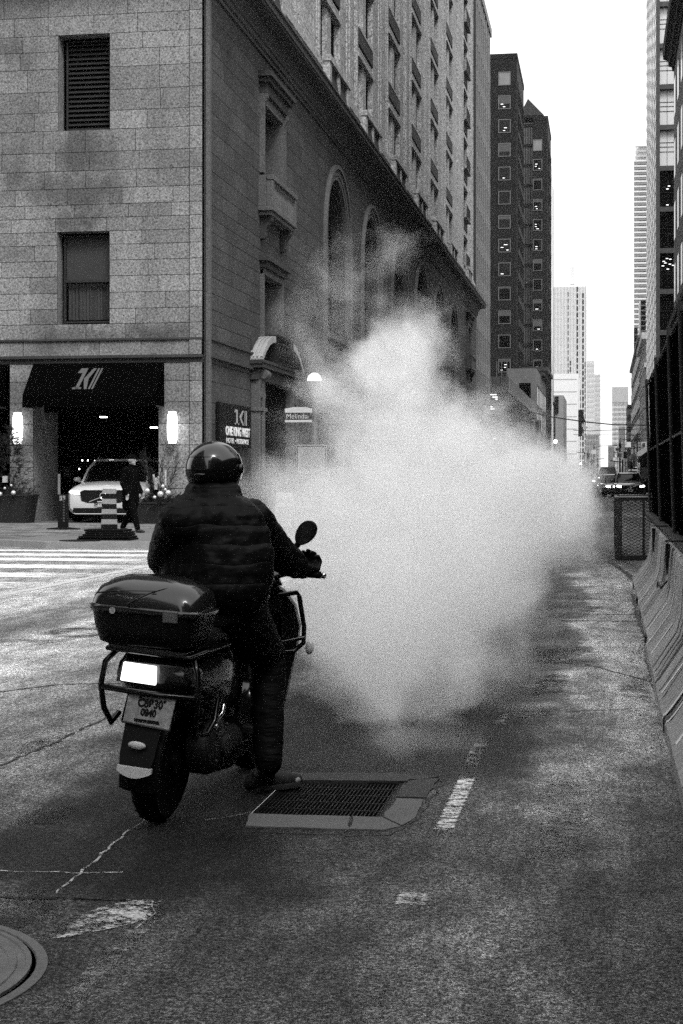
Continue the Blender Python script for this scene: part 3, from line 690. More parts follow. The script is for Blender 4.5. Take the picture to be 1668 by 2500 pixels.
gm.fr = fs; gm.box(dc - 1.26, dc - 1.2, 5.0, 6.0, 0, .52); gm.box(dc + 1.2, dc + 1.26, 5.0, 6.0, 0, .52); gm.box(dc - 1.3, dc + 1.3, 6.0, 6.08, 0, .54); gm.box(dc - 1.2, dc + 1.2, 5.13, 6.0, .07, .2)
gm.build('iron_grille', mat('black ironwork', .02, .45, metal=.3), portal)
g = MB(fs); g.box(dc - 2.4, dc + 2.4, 0, 4.6, -1.2, -1.15); g.box(dc - 2.4, dc - 2.38, 0, 4.6, -1.15, 0); g.box(dc + 2.38, dc + 2.4, 0, 4.6, -1.15, 0); g.build('doorway', mat('dim bronze doors', .03, .4, metal=.2), portal)

# main cornice, mitred round the corner
def sweep(b, path, prof):
    n_ = len(path); P = [Vector((p[0], p[1])) for p in path]; nor = []
    for i in range(n_ - 1): d = (P[i + 1] - P[i]).normalized(); nor.append(Vector((d.y, -d.x)))
    rings = []
    for i in range(n_):
        if i == 0: m_ = nor[0]
        elif i == n_ - 1: m_ = nor[-1]
        else: m_ = (nor[i - 1] + nor[i]); m_ = m_ / m_.length; m_ = m_ / m_.dot(nor[i])
        rings.append([(P[i].x + m_.x * o, P[i].y + m_.y * o, z) for o, z in prof])
    b.loft(rings)
b = MB(); sweep(b, [(-30, SY), (FX, SY), (FX, YE)], [(-.6, 15.22), (.07, 15.22), (.07, 15.33), (.14, 15.36), (.14, 15.5), (.2, 15.53), (.2, 15.68), (.3, 15.8), (.36, 15.86), (.36, 15.90), (.78, 15.94), (.78, 15.99), (.82, 16.0), (.82, 16.2), (.9, 16.23), (.9, 16.30), (-.6, 16.42)])
b.build('cornice', mat('sooty cornice stone', .06, .85, var=.35, scale=1.2, speck=.6, sscale=22, streak=.3, stscale=(.6, .6, 2)), hotel)
b = MB(); sweep(b, [(-30, SY), (FX, SY), (FX, YE)], [(.821, 16.01), (.835, 16.01), (.835, 16.19), (.821, 16.19)]); b.build('cornice_face', stone_d, hotel)

# upper storeys
fu = F_st(UX); edges = []
hw = 2.35
cuts = [SY + .3]
for c in BAY:
    h = hw if c in AC else 1.7; cs = c - .55
    cuts += [cs - h, cs + h]
cuts.append(YE)
b = MB(fu); trimb = MB(fu)
TOP = 49.5
for i in range(0, len(cuts), 2):
    a, c = cuts[i], cuts[i + 1]
    z = 16.35
    while z < TOP:                               # coursed piers
        z2 = min(z + .79, TOP); b.tone = random.random()
        b.box(a, c, z + .012, z2 - .012, -.6, 0); z = z2
    b.tone = .2; b.box(a + .01, c - .01, 16.35, TOP, -.6, -.02)
    for e in (a, c - .28): b.tone = .6; b.box(e + .001, e + .279, 18.3, TOP, .001, .09)
    for e in (a + .42, c - .56): b.box(e, e + .14, 18.3, TOP, .001, .05)
    if c - a > 3.2:
        m_ = (a + c) / 2; b.box(m_ - .42, m_ - .36, 18.3, TOP, .001, .06); b.box(m_ + .36, m_ + .42, 18.3, TOP, .001, .06)
    b.box(a - .06, c + .06, 16.36, 17.0, .1, .28); b.box(a + .2, c - .2, 17.0, 17.75, .0, .12); b.box(a - .04, c + .04, 17.75, 18.0, .0, .24); b.box(a - .02, c + .02, 18.0, 18.29, .0, .12)
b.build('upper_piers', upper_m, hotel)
sp_m = mat('spandrel stone', .22, .8, var=.3, scale=1.5, speck=.4, sscale=18)
ironw = mat('black balcony iron', .02, .5, metal=.4)
for bi, c0_ in enumerate(BAY):
    arch = c0_ in AC; h = hw if arch else 1.7; c = c0_ - .55
    for k in range(8):
        zs_ = 18.35 + 3.95 * k; zh = zs_ + 2.5; zn = zs_ + 3.95
        if (zs_ - 1.5) / (c + 2) > .32 : continue
        f = MB(fu)
        f.box(c - h + .001, c + h - .001, zh + .2, zn - .15, -.6, -.10)      # spandrel
        f.box(c - h - .1, c + h + .12, zh - .02, zh + .16, -.05, .16)              # lintel moulding
        f.box(c - h + .001, c + h - .001, zh + .16, zh + .32, -.6, .10); f.box(c - h + .001, c + h - .001, zh + .42, zh + .52, -.099, .06)
        f.box(c - h + .001, c + h - .001, zh - .0, zh + .159, -.6, -.051)
        f.box(c - h + .001, c + h - .001, zn - .10, zn, -.6, .12)            # sill
        if arch: f.box(c - .6, c + .6, zs_, zh - .021, -.5, -.03); f.box(c - .5, c + .5, zs_ + .1, zh - .1, -.029, .02)
        else: f.box(c - .12, c + .12, zs_, zh - .021, -.5, -.08)
        wn = f.build('upper_window', upper_m, hotel)
        g = MB(fu); g.box(c - h + .03, c + h + .04, zn - .80, zn - .12, -.099, .10); g.build('spandrel_panel', stone_dk, wn)
        g = MB(fu); g.box(c - h + .001, c + h - .001, zs_, zh, -.24, -.17); g.build('pane', holem, wn)
        if not arch:
            g = MB(fu); g.box(c - h, c + h, zs_ + .9, zs_ + .98, .3, .36); g.box(c - h, c + h, zs_ - .12, zs_ - .02, .13, .4)
            for i in range(14): u = c - h + 2 * h * (i + .5) / 14; g.box(u - .02, u + .02, zs_ - .02, zs_ + .9, .31, .35)
            g.build('iron_balcony', ironw, wn)
    f = MB(fu); f.box(c - h + .061, c + h - .061, 16.36, 16.75, .1, .3)
    f.box(c - h - .25, c + h + .25, 18.05, 18.3, .25, .55); f.box(c - h - .2, c - h + .3, 16.752, 18.048, .2, .5); f.box(c + h - .3, c + h + .2, 16.752, 18.048, .2, .5); f.box(c - .2, c + .2, 16.752, 18.048, .2, .48)
    f.box(c - h, c + h, 16.4, 18.34, -.6, -.1)
    pp = f.build('window_balustrade', upper_m, hotel, bev=.012)
    for q0, q1 in ((c - h + .3, c - .2), (c + .2, c + h - .3)): g = MB(fu); balusters(g, q0, q1, 16.75, 18.05, .36, 5 if arch else 3, .12); g.build('balusters', stone_dk, pp, smooth=40)
# inner mass so that no light leaks through
b = MB(); b.box(-45, FX - .9, SY + 1.4, YE, 4.9, TOP - .2); b.box(-45, FX - 1.3, 57.3, YE - .01, 0, 4.9); b.box(-12.15, FX - 1.3, SY + 1.3, 50.2, 0, 4.89); b.box(-45, -22.1, SY + 1.4, 57.2, 0, 4.89)
b.box(-45, FX - .7, SY + .5, YE - .02, 16.5, TOP - .3); b.box(-45, FX - .6, SY + .1, SY + .6, 16.3, TOP - .1); b.box(FX - .9, FX - .02, YE - .5, YE, 0, TOP); b.box(-30, -16.3, SY + .25, SY + .5, 4.9, 15.3); b.box(-13.7, -11.3, SY + .25, SY + .5, 5.0, 15.3)
b.box(-16.3, -13.7, SY + .6, SY + .8, 4.9, 15.3)
b.build('inner_mass', stone_dk, hotel)

# awnings over the garage entrances
awn = mat('black awning canvas', .0015, .95, var=.3, scale=2, spec=0, bump=.003, bscale=6)
def awning(x0, x1, label):
    a = thing('awning', label, 'awning', ((x0 + x1) / 2, SY, 3.3), 'black awnings over the garage entrances')
    b = MB(); pr = [(SY - .13, 4.66), (SY - 1.0, 3.72), (SY - 1.02, 3.38), (SY - .98, 3.38), (SY - .96, 3.7), (SY - .13, 4.6)]
    b.loft([[(x, y, z) for y, z in pr] for x in (x0, x0 + (x1 - x0) * .33, x0 + (x1 - x0) * .66, x1)])
    for x in (x0, x1): b.poly([(x, SY - .13, 4.62), (x, SY - .99, 3.7), (x, SY - .99, 3.4), (x, SY - .13, 3.4)])
    b.build('canvas', awn, a)
    b = MB(); b.tube([(x0, SY - .14, 3.4), (x0, SY - .98, 3.4), (x1, SY - .98, 3.4), (x1, SY - .14, 3.4)], .02, 6); b.build('awning_frame', ironw, a)
    return a
aw = awning(-16.15, -12.28, 'black sloping awning with a slanted grey monogram above the white car')
awning(-22.5, -16.98, 'black awning edge cut off by the picture edge, left of the left lamp')
logo_m = mat('grey awning lettering', .07, .7, var=.4, scale=12)
# slanted monogram: a 1, then a K of two strokes, then two bars, lying on the slope
def slope_pt(x, t): return (x, SY - .13 - .87 * (1 - t) - .02, 3.72 + .94 * t + .006)
def lg(b, pts): b.poly([slope_pt(-14.37 + x * 1.0, t) for x, t in pts])
b = MB(); s_ = .12
def bar(x, w_, t0=.17, t1=.83): lg(b, [(x + s_ * 0, t0), (x + w_, t0), (x + w_ + s_, t1), (x + s_, t1)])
bar(-.30, .10); lg(b, [(-.36, .68), (-.20, .68), (-.18, .83), (-.28, .83)]); lg(b, [(-.38, .17), (-.12, .17), (-.11, .23), (-.37, .23)])
lg(b, [(-.12, .5), (.08, .83), (.17, .83), (.02, .5), (.05, .17), (-.03, .17)]); bar(.09, .055); bar(.18, .055)
b.build('monogram', logo_m, aw)

# wall lamps
def sconce(x, label):
    s = thing('wall_lamp', label, 'wall lamp', (x, SY, 2.35), 'lit wall lamps beside the garage entrance')
    b = MB(); b.lathe([(.10, 0), (.135, .12), (.15, .45), (.135, .78), (.10, .9)], (x, SY - .19, 2.37), 16); b.build('glass', lampm, s, smooth=50)
    b = MB()
    for z, r in ((2.345, .10), (2.43, .126), (2.50, .137), (3.13, .139), (3.2, .128), (3.275, .10)): b.lathe([(r, 0), (r + .012, 0), (r + .012, .018), (r, .018)], (x, SY - .19, z), 16)
    b.box(x - .05, x + .05, SY - .06, SY + .0, 2.6, 3.0)
    b.build('bracket', ironw, s)
sconce((-16.77 - 16.43) / 2, 'tall glowing wall lamp on the left pier, beside the dark planter tree'); sconce(-12.03, 'tall glowing wall lamp on the right pier above the rider')

# hotel sign on the street wall
sg = thing('hotel_sign', 'black hotel sign with white lettering on the street wall behind the helmet', 'sign', (FX + .1, 46.9, 2.3))
b = MB(fs); b.box(44.85, 49.0, 2.3, 3.6, .03, .14); b.build('panel', mat('black sign panel', .004, .35, var=0), sg, bev=.01)
wl = mat('pale sign letters', .7, .5, var=.5, scale=9, emit=.12)
rot = (pi / 2, 0, pi / 2)
text('ONE KING WEST', 'lettering', wl, .36, (FX + .15, 47.15, 2.77), rot, sg, sx=1.16, bold=.012)
text('HOTEL \u2022 RESIDENCE', 'lettering', wl, .21, (FX + .15, 47.1, 2.49), rot, sg, sx=1.55)
b = MB(fs)
def bs(x, w_, z0=3.0, z1=3.45, sh=.0): b.poly([(x, z0, .145), (x + w_, z0, .145), (x + w_ + sh, z1, .145), (x + sh, z1, .145)])
bs(46.9, .22); b.poly([(46.65, 3.36, .146), (46.95, 3.36, .146), (46.95, 3.45, .146), (46.75, 3.45, .146)]); bs(46.7, .6, 3.0, 3.04)
b.poly([(47.3, 3.25, .145), (47.75, 3.45, .145), (47.95, 3.45, .145), (47.6, 3.22, .145), (47.95, 3.0, .145), (47.75, 3.0, .145)]); bs(48.02, .13); bs(48.22, .13)
b.build('monogram', mat('grey sign emblem', .35, .6, var=.6, scale=8), sg)
# ------------------------------------------------------------------ buildings down the street
def xk(px):                     # X/Y ratio of a pixel column
    r = ray(px, 1158); return r.x / r.y
def zat(py, X, Y): return CAMH + (1158 - py) / 3900 * (Y * CT - X * ST)
def pxof(X, Y): return 834 + 3900 * (X * CT + Y * ST) / (Y * CT - X * ST)

officew = mat('office curtain wall frames', .16, .55, var=.2, metal=.2)
dglass = mat('reflective tower glass', .02, .12, var=.4, scale=.15, spec=.6)
# narrow office block straight after the hotel: a grid of windows
ob = thing('office_block', 'tall narrow office block with a fine window grid, right after the hotel', 'building', (-20, 150, 0))
X0 = -11.1; b = MB(); b.box(-40, X0 - .25, YE + .6, 158, 0, 45); b.build('glazing', holem, ob)
f = F_st(X0); b = MB(f)
z = .0
while z < 44.5: b.box(YE + .6, 158, z, z + 1.3, -.24, -.10); z += 3.6
y = YE + .6
while y < 158: b.box(y, y + .5, 0, 45.2, -.24, -.02); y += 2.3
b.box(YE + .6, 158, 44.6, 45.4, -.24, .06); b.build('wall_grid', officew, ob)
f2 = F_so(YE + .6)

darkst = mat('dark polished granite', .012, .7, var=.3, scale=.2, speck=.6, sscale=6, spec=.08)
winfr = mat('aluminium window frame', .11, .4, metal=.3)
greyblind = mat('half drawn grey blind', .045, .6, var=.4, scale=.7)
palepane = mat('pane with pale blind', .16, .3, var=.4, scale=.6)
litpane = mat('lit office ceiling', .8, .5, var=0, emit=1.0)
def dark_tower(name, label, X0, X1, Y0, Y1, H_, wx0, wx1, tops, side_pale=None):
    t = thing(name, label, 'tower', ((X0 + X1) / 2, (Y0 + Y1) / 2, 0), 'twin dark granite towers')
    b = MB(); b.box(X0, X1, Y0, Y1, 0, H_); b.box(X0 - .1, X1 + .1, Y0 - .1, Y1 + .1, H_, H_ + .8)
    for z in [H_ - 4 * i for i in range(int(H_ / 4))]: b.box(X0, X1, Y0 - .03, Y0 - .001, z - .06, z)
    b.build('granite_wall', darkst, t)
    rnd = random.Random(len(label)); f = F_so(Y0)
    for i, (z1, z0) in enumerate(tops):
        b = MB(f)
        for a in ((wx0, wx0 + .12, z0, z1), (wx1 - .12, wx1, z0, z1), (wx0 + .12, wx1 - .12, z1 - .12, z1), (wx0 + .12, wx1 - .12, z0, z0 + .12)): b.box(*a, .0, .12)
        bl_ = rnd.random()
        o = b.build('window', winfr, t)
        b = MB(f); b.box(wx0 + .12, wx1 - .12, z0 + .12, z1 - .12, .0, .05); b.build('pane', palepane if i in (0,) else glassd, o)
        if 0 < i and bl_ > .45: b = MB(f); b.box(wx0 + .12, wx1 - .12, z1 - .12 - (z1 - z0) * (bl_ - .4), z1 - .121, .051, .06); b.build('blind', greyblind, o)
        if i > 0 and rnd.random() < .7:
            b = MB(f)
            for q in range(rnd.randint(1, 3)):
                z = z0 + .35 + q * .45; xa = wx1 - .2 - rnd.uniform(.5, 1.2) if rnd.random() < .7 else wx0 + .4
                b.box(xa, xa + rnd.uniform(.3, .6), z, z + .08, .051, .07)
            b.build('ceiling_lights', litpane, o)
    # glazed street face with a fine grid
    f = F_st(X1); b = MB(f); b.box(Y0 + 2.0, Y1 - .5, 3, H_ - 4, .0, .05); b.build('street_glazing', dglass, t)
    b = MB(f)
    z = 3.0
    while z < H_ - 4: b.box(Y0 + 2, Y1 - .5, z, z + 1.1, .05, .14); z += 4
    y = Y0 + 2
    while y < Y1 - .5: b.box(y, y + .22, 3, H_ - 4, .05, .16); y += 2.6
    b.build('street_wall_grid', darkst, t)
    return t
Y0 = 270
tops = [(zat(py, -16, Y0), zat(py + 33, -16, Y0)) for py in [175, 233, 291, 349, 407, 466, 525, 583, 641, 700, 758, 817, 876]]
dark_tower('granite_tower', 'dark granite tower with one column of square windows, the nearer of the pair', xk(1185) * Y0, xk(1262) * Y0, Y0, 293, zat(141, -14, Y0), xk(1217) * Y0, xk(1247) * Y0, tops)
Y0 = 320
tops = [(zat(py, -12, Y0), zat(py + 28, -12, Y0)) for py in [340, 388, 436, 486, 535, 584, 633, 681, 731, 780, 829, 878]]
t2 = dark_tower('granite_tower', 'dark granite tower topped by a small pyramid roof', xk(1301) * Y0, xk(1337) * Y0, Y0, 340, zat(293, -12, Y0), xk(1301.5) * Y0, xk(1324) * Y0, tops)
wg = mat('grey reflective wing glass', .05, .25, var=.5, scale=.12, spec=.5)
b = MB(); b.box(xk(1255) * 322, xk(1301.5) * 322, 322, 338, 0, zat(300, -15, 322)); b.build('glass_wing', wg, t2)
b = MB(F_so(322)); z = 3.0
while z < zat(305, -15, 322): b.box(xk(1255) * 322, xk(1301) * 322, z, z + .7, .0, .1); z += 4.0
for i in range(9): x = xk(1301) * 322 - i * .48 * 1.0; b.box(x - .05, x + .05, 0, zat(301, -15, 322), .0, .12)
b.build('wing_grid', darkst, t2)
xa, xb = xk(1268) * 324, xk(1328) * 324; zb = zat(293, -12, 320); b = MB()
za = zat(281, -14, 324); zt = zat(240, -14, 334); cx_ = (xa + xb) / 2
b.poly([(xa, 324, za), (xb, 324, za), (cx_ - 1.2, 334, zt)]); b.poly([(xb, 324, za), (xb, 344, za), (cx_ - 1.2, 334, zt)]); b.poly([(xb, 344, za), (xa, 344, za), (cx_ - 1.2, 334, zt)]); b.poly([(xa, 344, za), (xa, 324, za), (cx_ - 1.2, 334, zt)])
b.box(xa, xb, 324, 344, za - .5, za - .01)
for x in (xa, xb - .4): b.box(x, x + .4, 324, 324.4, zb + .9, za - .5)
b.build('pyramid_roof', darkst, t2)
wm = mat('white marble strip', .75, .5, var=.1); gm_ = mat('grey stone strip', .30, .7, var=.15, speck=.3, sscale=4)
b = MB(); b.box(-20, -11.35, 340.6, 353, 0, zat(408, -11, 347)); b.build('white_wall', wm, t2)
X = xk(1352) * 372; b = MB(); b.box(-20, X, 356, 372, 0, zat(440, -11, 360)); b.build('grey_wall', gm_, t2)

# podium with the deep overhanging fascia and lit rooms
conc_l = mat('light concrete fascia', .08, .8, var=.25, scale=.5, speck=.5, sscale=6)
conc_m = mat('board marked concrete', .07, .85, var=.3, scale=.6, speck=.5, sscale=6)
pd = thing('podium_building', 'low concrete building with overhanging roof band and lit ceilings, behind the steam', 'building', (-16, 220, 0))
zt, zb_ = zat(919, -11, 186), zat(956, -11, 186)
b = MB(); b.box(-24, -11.1, 186, 265, zb_, zt); b.build('roof_band', conc_l, pd)
b = MB()
for x in [-11.1 - i * .93 for i in range(9)]: b.box(x - .02, x + .02, 185.98, 185.999, zb_ + .1, zt - .1)
b.build('panel_joints', joint, pd)
b = MB(); b.box(-24, -12.6, 188.5, 265, 0, zb_ - .01); b.build('core_wall', conc_m, pd)
b = MB()
y = 188.6
while y < 264: b.box(-12.599, -12.35, y, y + .5, zat(1030, -11, 188), zb_ - .01); y += 1.4
b.build('ribs', conc_m, pd)
xw0, xw1 = xk(1161) * 188, xk(1215) * 188
o_ = MB(); o_.box(xw0, xw1, 188.3, 188.45, zat(1003, -13, 188), zat(958, -13, 188)); g_ = o_.build('window', glassd, pd)
b = MB()
for px, py, w_ in ((1195, 963, 17), (1202, 969, 13), (1209, 974, 6), (1161, 969, 8), (1163, 975, 14), (1178, 986, 12), (1184, 990, 12), (1190, 993, 12), (1193, 998, 14)):
    x = xk(px) * 188; z = zat(py, -13, 188); b.box(x, x + w_ * .049, 188.2, 188.29, z - .07, z + .05)
b.build('ceiling_lights', litpane, g_)
b = MB(); b.box(xw0, xk(1242) * 188, 188.2, 188.49, 0, zat(1020, -13, 188)); b.box(xw1, xk(1242) * 188, 188.2, 188.49, zat(1020, -13, 188) + .01, zb_ - .02); b.build('lower_wall', conc_l, pd)
b = MB()
for px in (1213, 1225, 1238): x = xk(px) * 200; b.tube([(x, 200, zt), (x, 200, zat(882, -13, 200))], .05, 5)
b.build('roof_pole', winfr, pd)
# old cornice building behind
oc = thing('cornice_building', 'old stone building with a dark bracketed cornice beyond the podium', 'building', (-15, 290, 0))
oldst = mat('old grey masonry', .09, .85, var=.35, scale=.7, speck=.6, sscale=5)
ztop = zat(899, -11, 266)
b = MB(); b.box(-16, -11.3, 266, 311, 0, ztop); b.build('wall', oldst, oc)
b = MB(); b.box(-16, -10.6, 285, 311.4, ztop, ztop + .8); b.box(-16, -10.0, 284.8, 311.6, ztop + .8, ztop + 1.5); b.build('cornice', stone_dk, oc)
b = MB(F_so(266)); b.box(xk(1268) * 266, xk(1296) * 266, zat(971, -13, 266), zat(935, -13, 266), .0, .1); b.build('window', black, oc)
for i in range(7):
    for z in (4.5, 9.0, 13.2):
        y = 269 + i * 5.9; b = MB(F_st(-11.3)); b.box(y, y + 2.6, z, z + 3.0, .0, .06); w_ = b.build('window', glassd, oc); b = MB(F_st(-11.3)); b.box(y - .3, y + 2.9, z - .35, z - .05, 0, .25); b.build('window_sill', oldst, w_); b = MB(F_st(-11.3)); b.box(y - .3, y + 2.9, z + 3.05, z + 3.4, 0, .2); b.build('window_lintel', oldst, w_)
# shop building with a vertical sign
sb = thing('shop_building', 'small grey shop building with a dark vertical sign, left side of the street', 'building', (-12, 380, 0))
Xs = xk(1376) * 370; b = MB(); b.box(-16, Xs, 370, 400, 0, zat(965, -10, 370)); b.build('wall', gm_, sb)
b = MB(F_so(370)); b.box(xk(1355) * 370, xk(1364) * 370, zat(1010, -10, 370), zat(968, -10, 370), .05, .3); sv = b.build('vertical_sign', blackp, sb)
for i, (px, y0_, y1_) in enumerate(((1341, 1060, 1000), (1346, 1062, 988), (1351, 1060, 982))):
    Y_ = 340 + i * 9; X_ = xk(px + 3) * Y_; b = MB(); b.box(X_ - 6, X_, Y_, Y_ + 7, 0, zat(y1_, X_, Y_)); b.build('annex', darkst if i != 1 else wm, sb)
# pale mid rise and distant glass towers
pale = mat('pale tower wall', .55, .6, var=.15, scale=.05); palew = mat('pale office wall', .62, .7, var=.08)
dimw = mat('distant window glass', .10, .3, var=.4, scale=.1)
mr = thing('midrise_building', 'blank pale mid-rise block below the tall glass tower', 'building', (-12, 540, 0))
b = MB(); b.box(-26, xk(1412) * 520, 520, 560, 0, zat(912, -9, 520)); b.build('wall', palew, mr)
b = MB(F_so(520))
for i in range(8):
    z = 4 + i * 4; b.box(-18, xk(1412) * 520 - .5, z, z + .25, 0, .06)
b.build('floor_lines', gm_, mr)
rs = thing('roof_signboard', 'dark slanted signboard jutting over the street, left side', 'sign', (-7, 450, 8))
Xa, Xb, Xc = xk(1412) * 450, xk(1421) * 450, xk(1429) * 450; z = lambda py: zat(py, -8, 450)
b = MB(); b.loft([[(Xa, y, z(1000)), (Xb, y, z(1000)), (Xc, y, z(1028)), (Xb + .5, y, z(1030)), (Xb, y, z(1064)), (Xa, y, z(1066))] for y in (450, 452)]); b.build('board', blackp, rs)
b = MB(); b.loft([[(Xb, y, z(1034)), (Xc + .8, y, z(1044)), (Xc, y, z(1048)), (Xb, y, z(1042))] for y in (449, 450)]); b.build('bracket', gm_, rs)
def grid_tower(name, label, px0, px1, py_top, Y, depth, wall, n_cols, floor_h, dark_cols=(), group=None, dark_from=0.0, col_mat=None, round_right=False, top_band=False):
    X0, X1 = xk(px0) * Y, xk(px1) * Y; H_ = zat(py_top, X0, Y); t = thing(name, label, 'tower', ((X0 + X1) / 2, Y, 0), group)
    b = MB(); b.box(X0, X1, Y, Y + depth, 0, H_); b.build('wall', wall, t)
    f = F_so(Y); b = MB(f); z = 2.0; W_ = X1 - X0
    while z < H_ - 2: b.box(X0 + W_ * .02, X1 - W_ * .02, z, z + floor_h * .5, .0, .4); z += floor_h
    b.build('window_bands', col_mat or dimw, t)
    b = MB(f)
    for i in range(n_cols + 1): x = X0 + W_ * i / n_cols; b.box(x - W_ * .012, x + W_ * .012, 0, H_, .01, .8)
    b.build('mullions', wall, t)
    for (f0, f1, z0f, z1f) in dark_cols:
        b = MB(f); z = H_ * z0f
        while z < H_ * z1f: b.box(X0 + W_ * f0, X0 + W_ * f1, z, z + floor_h * .72, .81, 1.0); z += floor_h
        b.build('dark_window_column', glassd, t)
    if top_band: b = MB(f); b.box(X0, X1, H_ - 14, H_, .85, 1.2); b.build('crown', gm_, t)
    return t
pglass = mat('pale reflective glass', .38, .3, var=.3, scale=.02)
grid_tower('glass_tower', 'tall pale glass tower with dark window columns at its right side', 1352, 1431, 700, 1300, 60, pale, 22, 5.2, ((.44, .46, .3, .97), (.71, .76, .02, .99), (.88, .93, .02, .96), (.80, .84, .02, .45), (.96, .99, .1, .6), (.50, .54, .38, .6)), col_mat=pglass)
b = MB(); b.box(xk(1392) * 1310, xk(1403) * 1310, 1310, 1320, 170, zat(693, -20, 1310)); tag(b.build('roof_plant', pale), 'small pale plant box on the glass tower roof', 'roof plant')
G_ = 'faint hazy towers in the gap'
grid_tower('hazy_tower', 'faint stepped tower right of the tall glass tower', 1432, 1451, 880, 1900, 60, pale, 6, 6, (), G_, col_mat=pglass)
grid_tower('hazy_tower', 'lower faint tower left of the bright sky gap', 1451, 1466, 915, 2000, 60, pale, 6, 6, (), G_, col_mat=pglass)
grid_tower('hazy_tower', 'small hazy block beneath the stepped faint towers', 1431, 1462, 1062, 1100, 40, gm_, 8, 4, (), G_)
grid_tower('hazy_tower', 'hazy tower with fine floor lines and a dark crown right of the sky gap', 1495, 1534, 945, 1500, 60, pale, 12, 4.5, (), G_, top_band=True)
grid_tower('hazy_tower', 'small dim block at the foot of the sky gap', 1485, 1500, 1088, 900, 40, gm_, 6, 4, (), G_)
grid_tower('hazy_tower', 'slim dim block beside the dark rough facade', 1511, 1527, 1040, 800, 40, gm_, 5, 4, (), G_)
grid_tower('brick_block', 'dark narrow block with a stepped top beside the dark rough facade', 1532, 1543, 988, 560, 30, darkst, 4, 4)

# condo tower with curved balconies, far right
ct = thing('condo_tower', 'tall pale condo tower with curved balconies, right of the sky gap', 'tower', (20, 900, 0))
Y = 900; X0, X1 = xk(1547) * Y, xk(1600) * Y; H_ = zat(350, X0, Y)
b = MB(); b.box(X0 + 1.6, X1, Y, Y + 40, 0, H_); b.build('wall', palew, ct)
z = zat(820, X0, Y); i = 0
cshade = mat('balcony shade grey', .16, .4, var=.2)  # shade under each balcony, painted as a darker band
while z < H_ - 2:
    P0 = [(X0 + 3.2 * (1 - sin(a)), Y - 3 * cos(a) * 0 - 3.2 * (sin(a))) for a in [j * pi / 2 / 6 for j in range(7)]]
    b = MB(); pts = [(X0, Y + 2)] + P0 + [(X1, Y - 3.2), (X1, Y + 2)]
    b.loft([[(x, y, zz) for x, y in pts] for zz in (z, z + (.9 if z < zat(395, X0, Y) else .3))]); b.build('balcony', pale, ct)
    b = MB(); b.loft([[(x + .3, y + .3, zz) for x, y in pts] for zz in (z - 1.3, z - .02)]); 
    if z < zat(390, X0, Y): b.build('balcony_shade', cshade, ct)
    z += 2.82; i += 1
# slim dark tops in front of it
st_ = thing('glass_slab', 'slim black glass slab with floor lines rising above the ornate stone front', 'building', (14, 420, 0))
def slim(root, px0, px1, py0, py1, Y, m_, n_):
    b = MB(); b.box(xk(px0) * Y, xk(px1) * Y, Y, Y + 8, zat(py1, 8, Y), zat(py0, 8, Y)); b.build('glass_front', m_, root)
    b = MB(F_so(Y))
    for i in range(n_ + 1): z = zat(py0 + (py1 - py0) * i / n_, 8, Y); b.box(xk(px0) * Y, xk(px1) * Y, z - .12, z + .12, .0, .1)
    b.build('floor_lines', winfr, root)
slim(st_, 1565, 1577, 733, 1158, 400, glassd, 34)
b = MB(); b.box(xk(1561) * 401, xk(1565) * 401, 401, 408, 0, zat(735, 8, 400)); b.build('edge_wall', palew, st_)
s2 = thing('glass_slab', 'short dark glass slab above the dark rough facade', 'building', (12, 520, 0)); slim(s2, 1548, 1557, 800, 1158, 500, glassd, 20)
# dark rough facade and ornate stone front on the right street line
rk = thing('rough_facade_building', 'dark rough-faced building left of the ornate stone front, right side of the street', 'building', (10, 410, 0))
Y0, Y1 = 347, 470; X = 7.5
b = MB(); b.box(X, 20, Y0 + 1, Y1, 0, zat(868, X, 400)); b.build('wall', darkst, rk)
for i in range(14):
    for z in (6, 11, 16, 21, 26):
        y = Y0 + 4 + i * 8.3
        b = MB(F_rt(X)); b.box(y, y + 3.2, z, z + 2.8, .0, .25); w_ = b.build('window', glassd, rk)
b = MB(); b.box(X - .6, 20, Y0 + 1, Y1, zat(868, X, 400), zat(868, X, 400) + .7); b.build('cornice', oldst, rk)
orn = thing('ornate_stone_building', 'narrow ornate pale stone front with bay windows, right side of the street', 'building', (10, 320, 0))
Y0, Y1 = 300, 347; ornst = mat('ornate stone', .36, .8, var=.4, scale=.6, speck=.6, sscale=5); H_ = zat(848, X, 320)
b = MB(); b.box(X, 20, Y0, Y1, 0, H_); b.build('wall', ornst, orn)
b = MB(); b.box(X - .9, 20, Y0 - .4, Y1 + .3, H_, H_ + 1.2); b.box(X - .4, 20, Y0 - .1, Y1, H_ - 5.2, H_ - 4.4); b.build('cornice', ornst, orn)
for i in range(5):
    for j in range(6):
        y = Y0 + 3 + i * 9; z = 2.5 + j * 4.0
        b = MB(F_rt(X)); b.box(y, y + 4.2, z, z + 2.4, .0, .1); w_ = b.build('window', glassd, orn)
        b = MB(F_rt(X)); b.box(y - .5, y + 4.7, z - .6, z - .1, 0, .6); b.box(y - .5, y + 4.7, z + 2.5, z + 2.9, 0, .5); b.box(y - .5, y - .1, z - .1, z + 2.5, 0, .4); b.box(y + 4.3, y + 4.7, z - .1, z + 2.5, 0, .4); b.build('window_surround', ornst, w_)

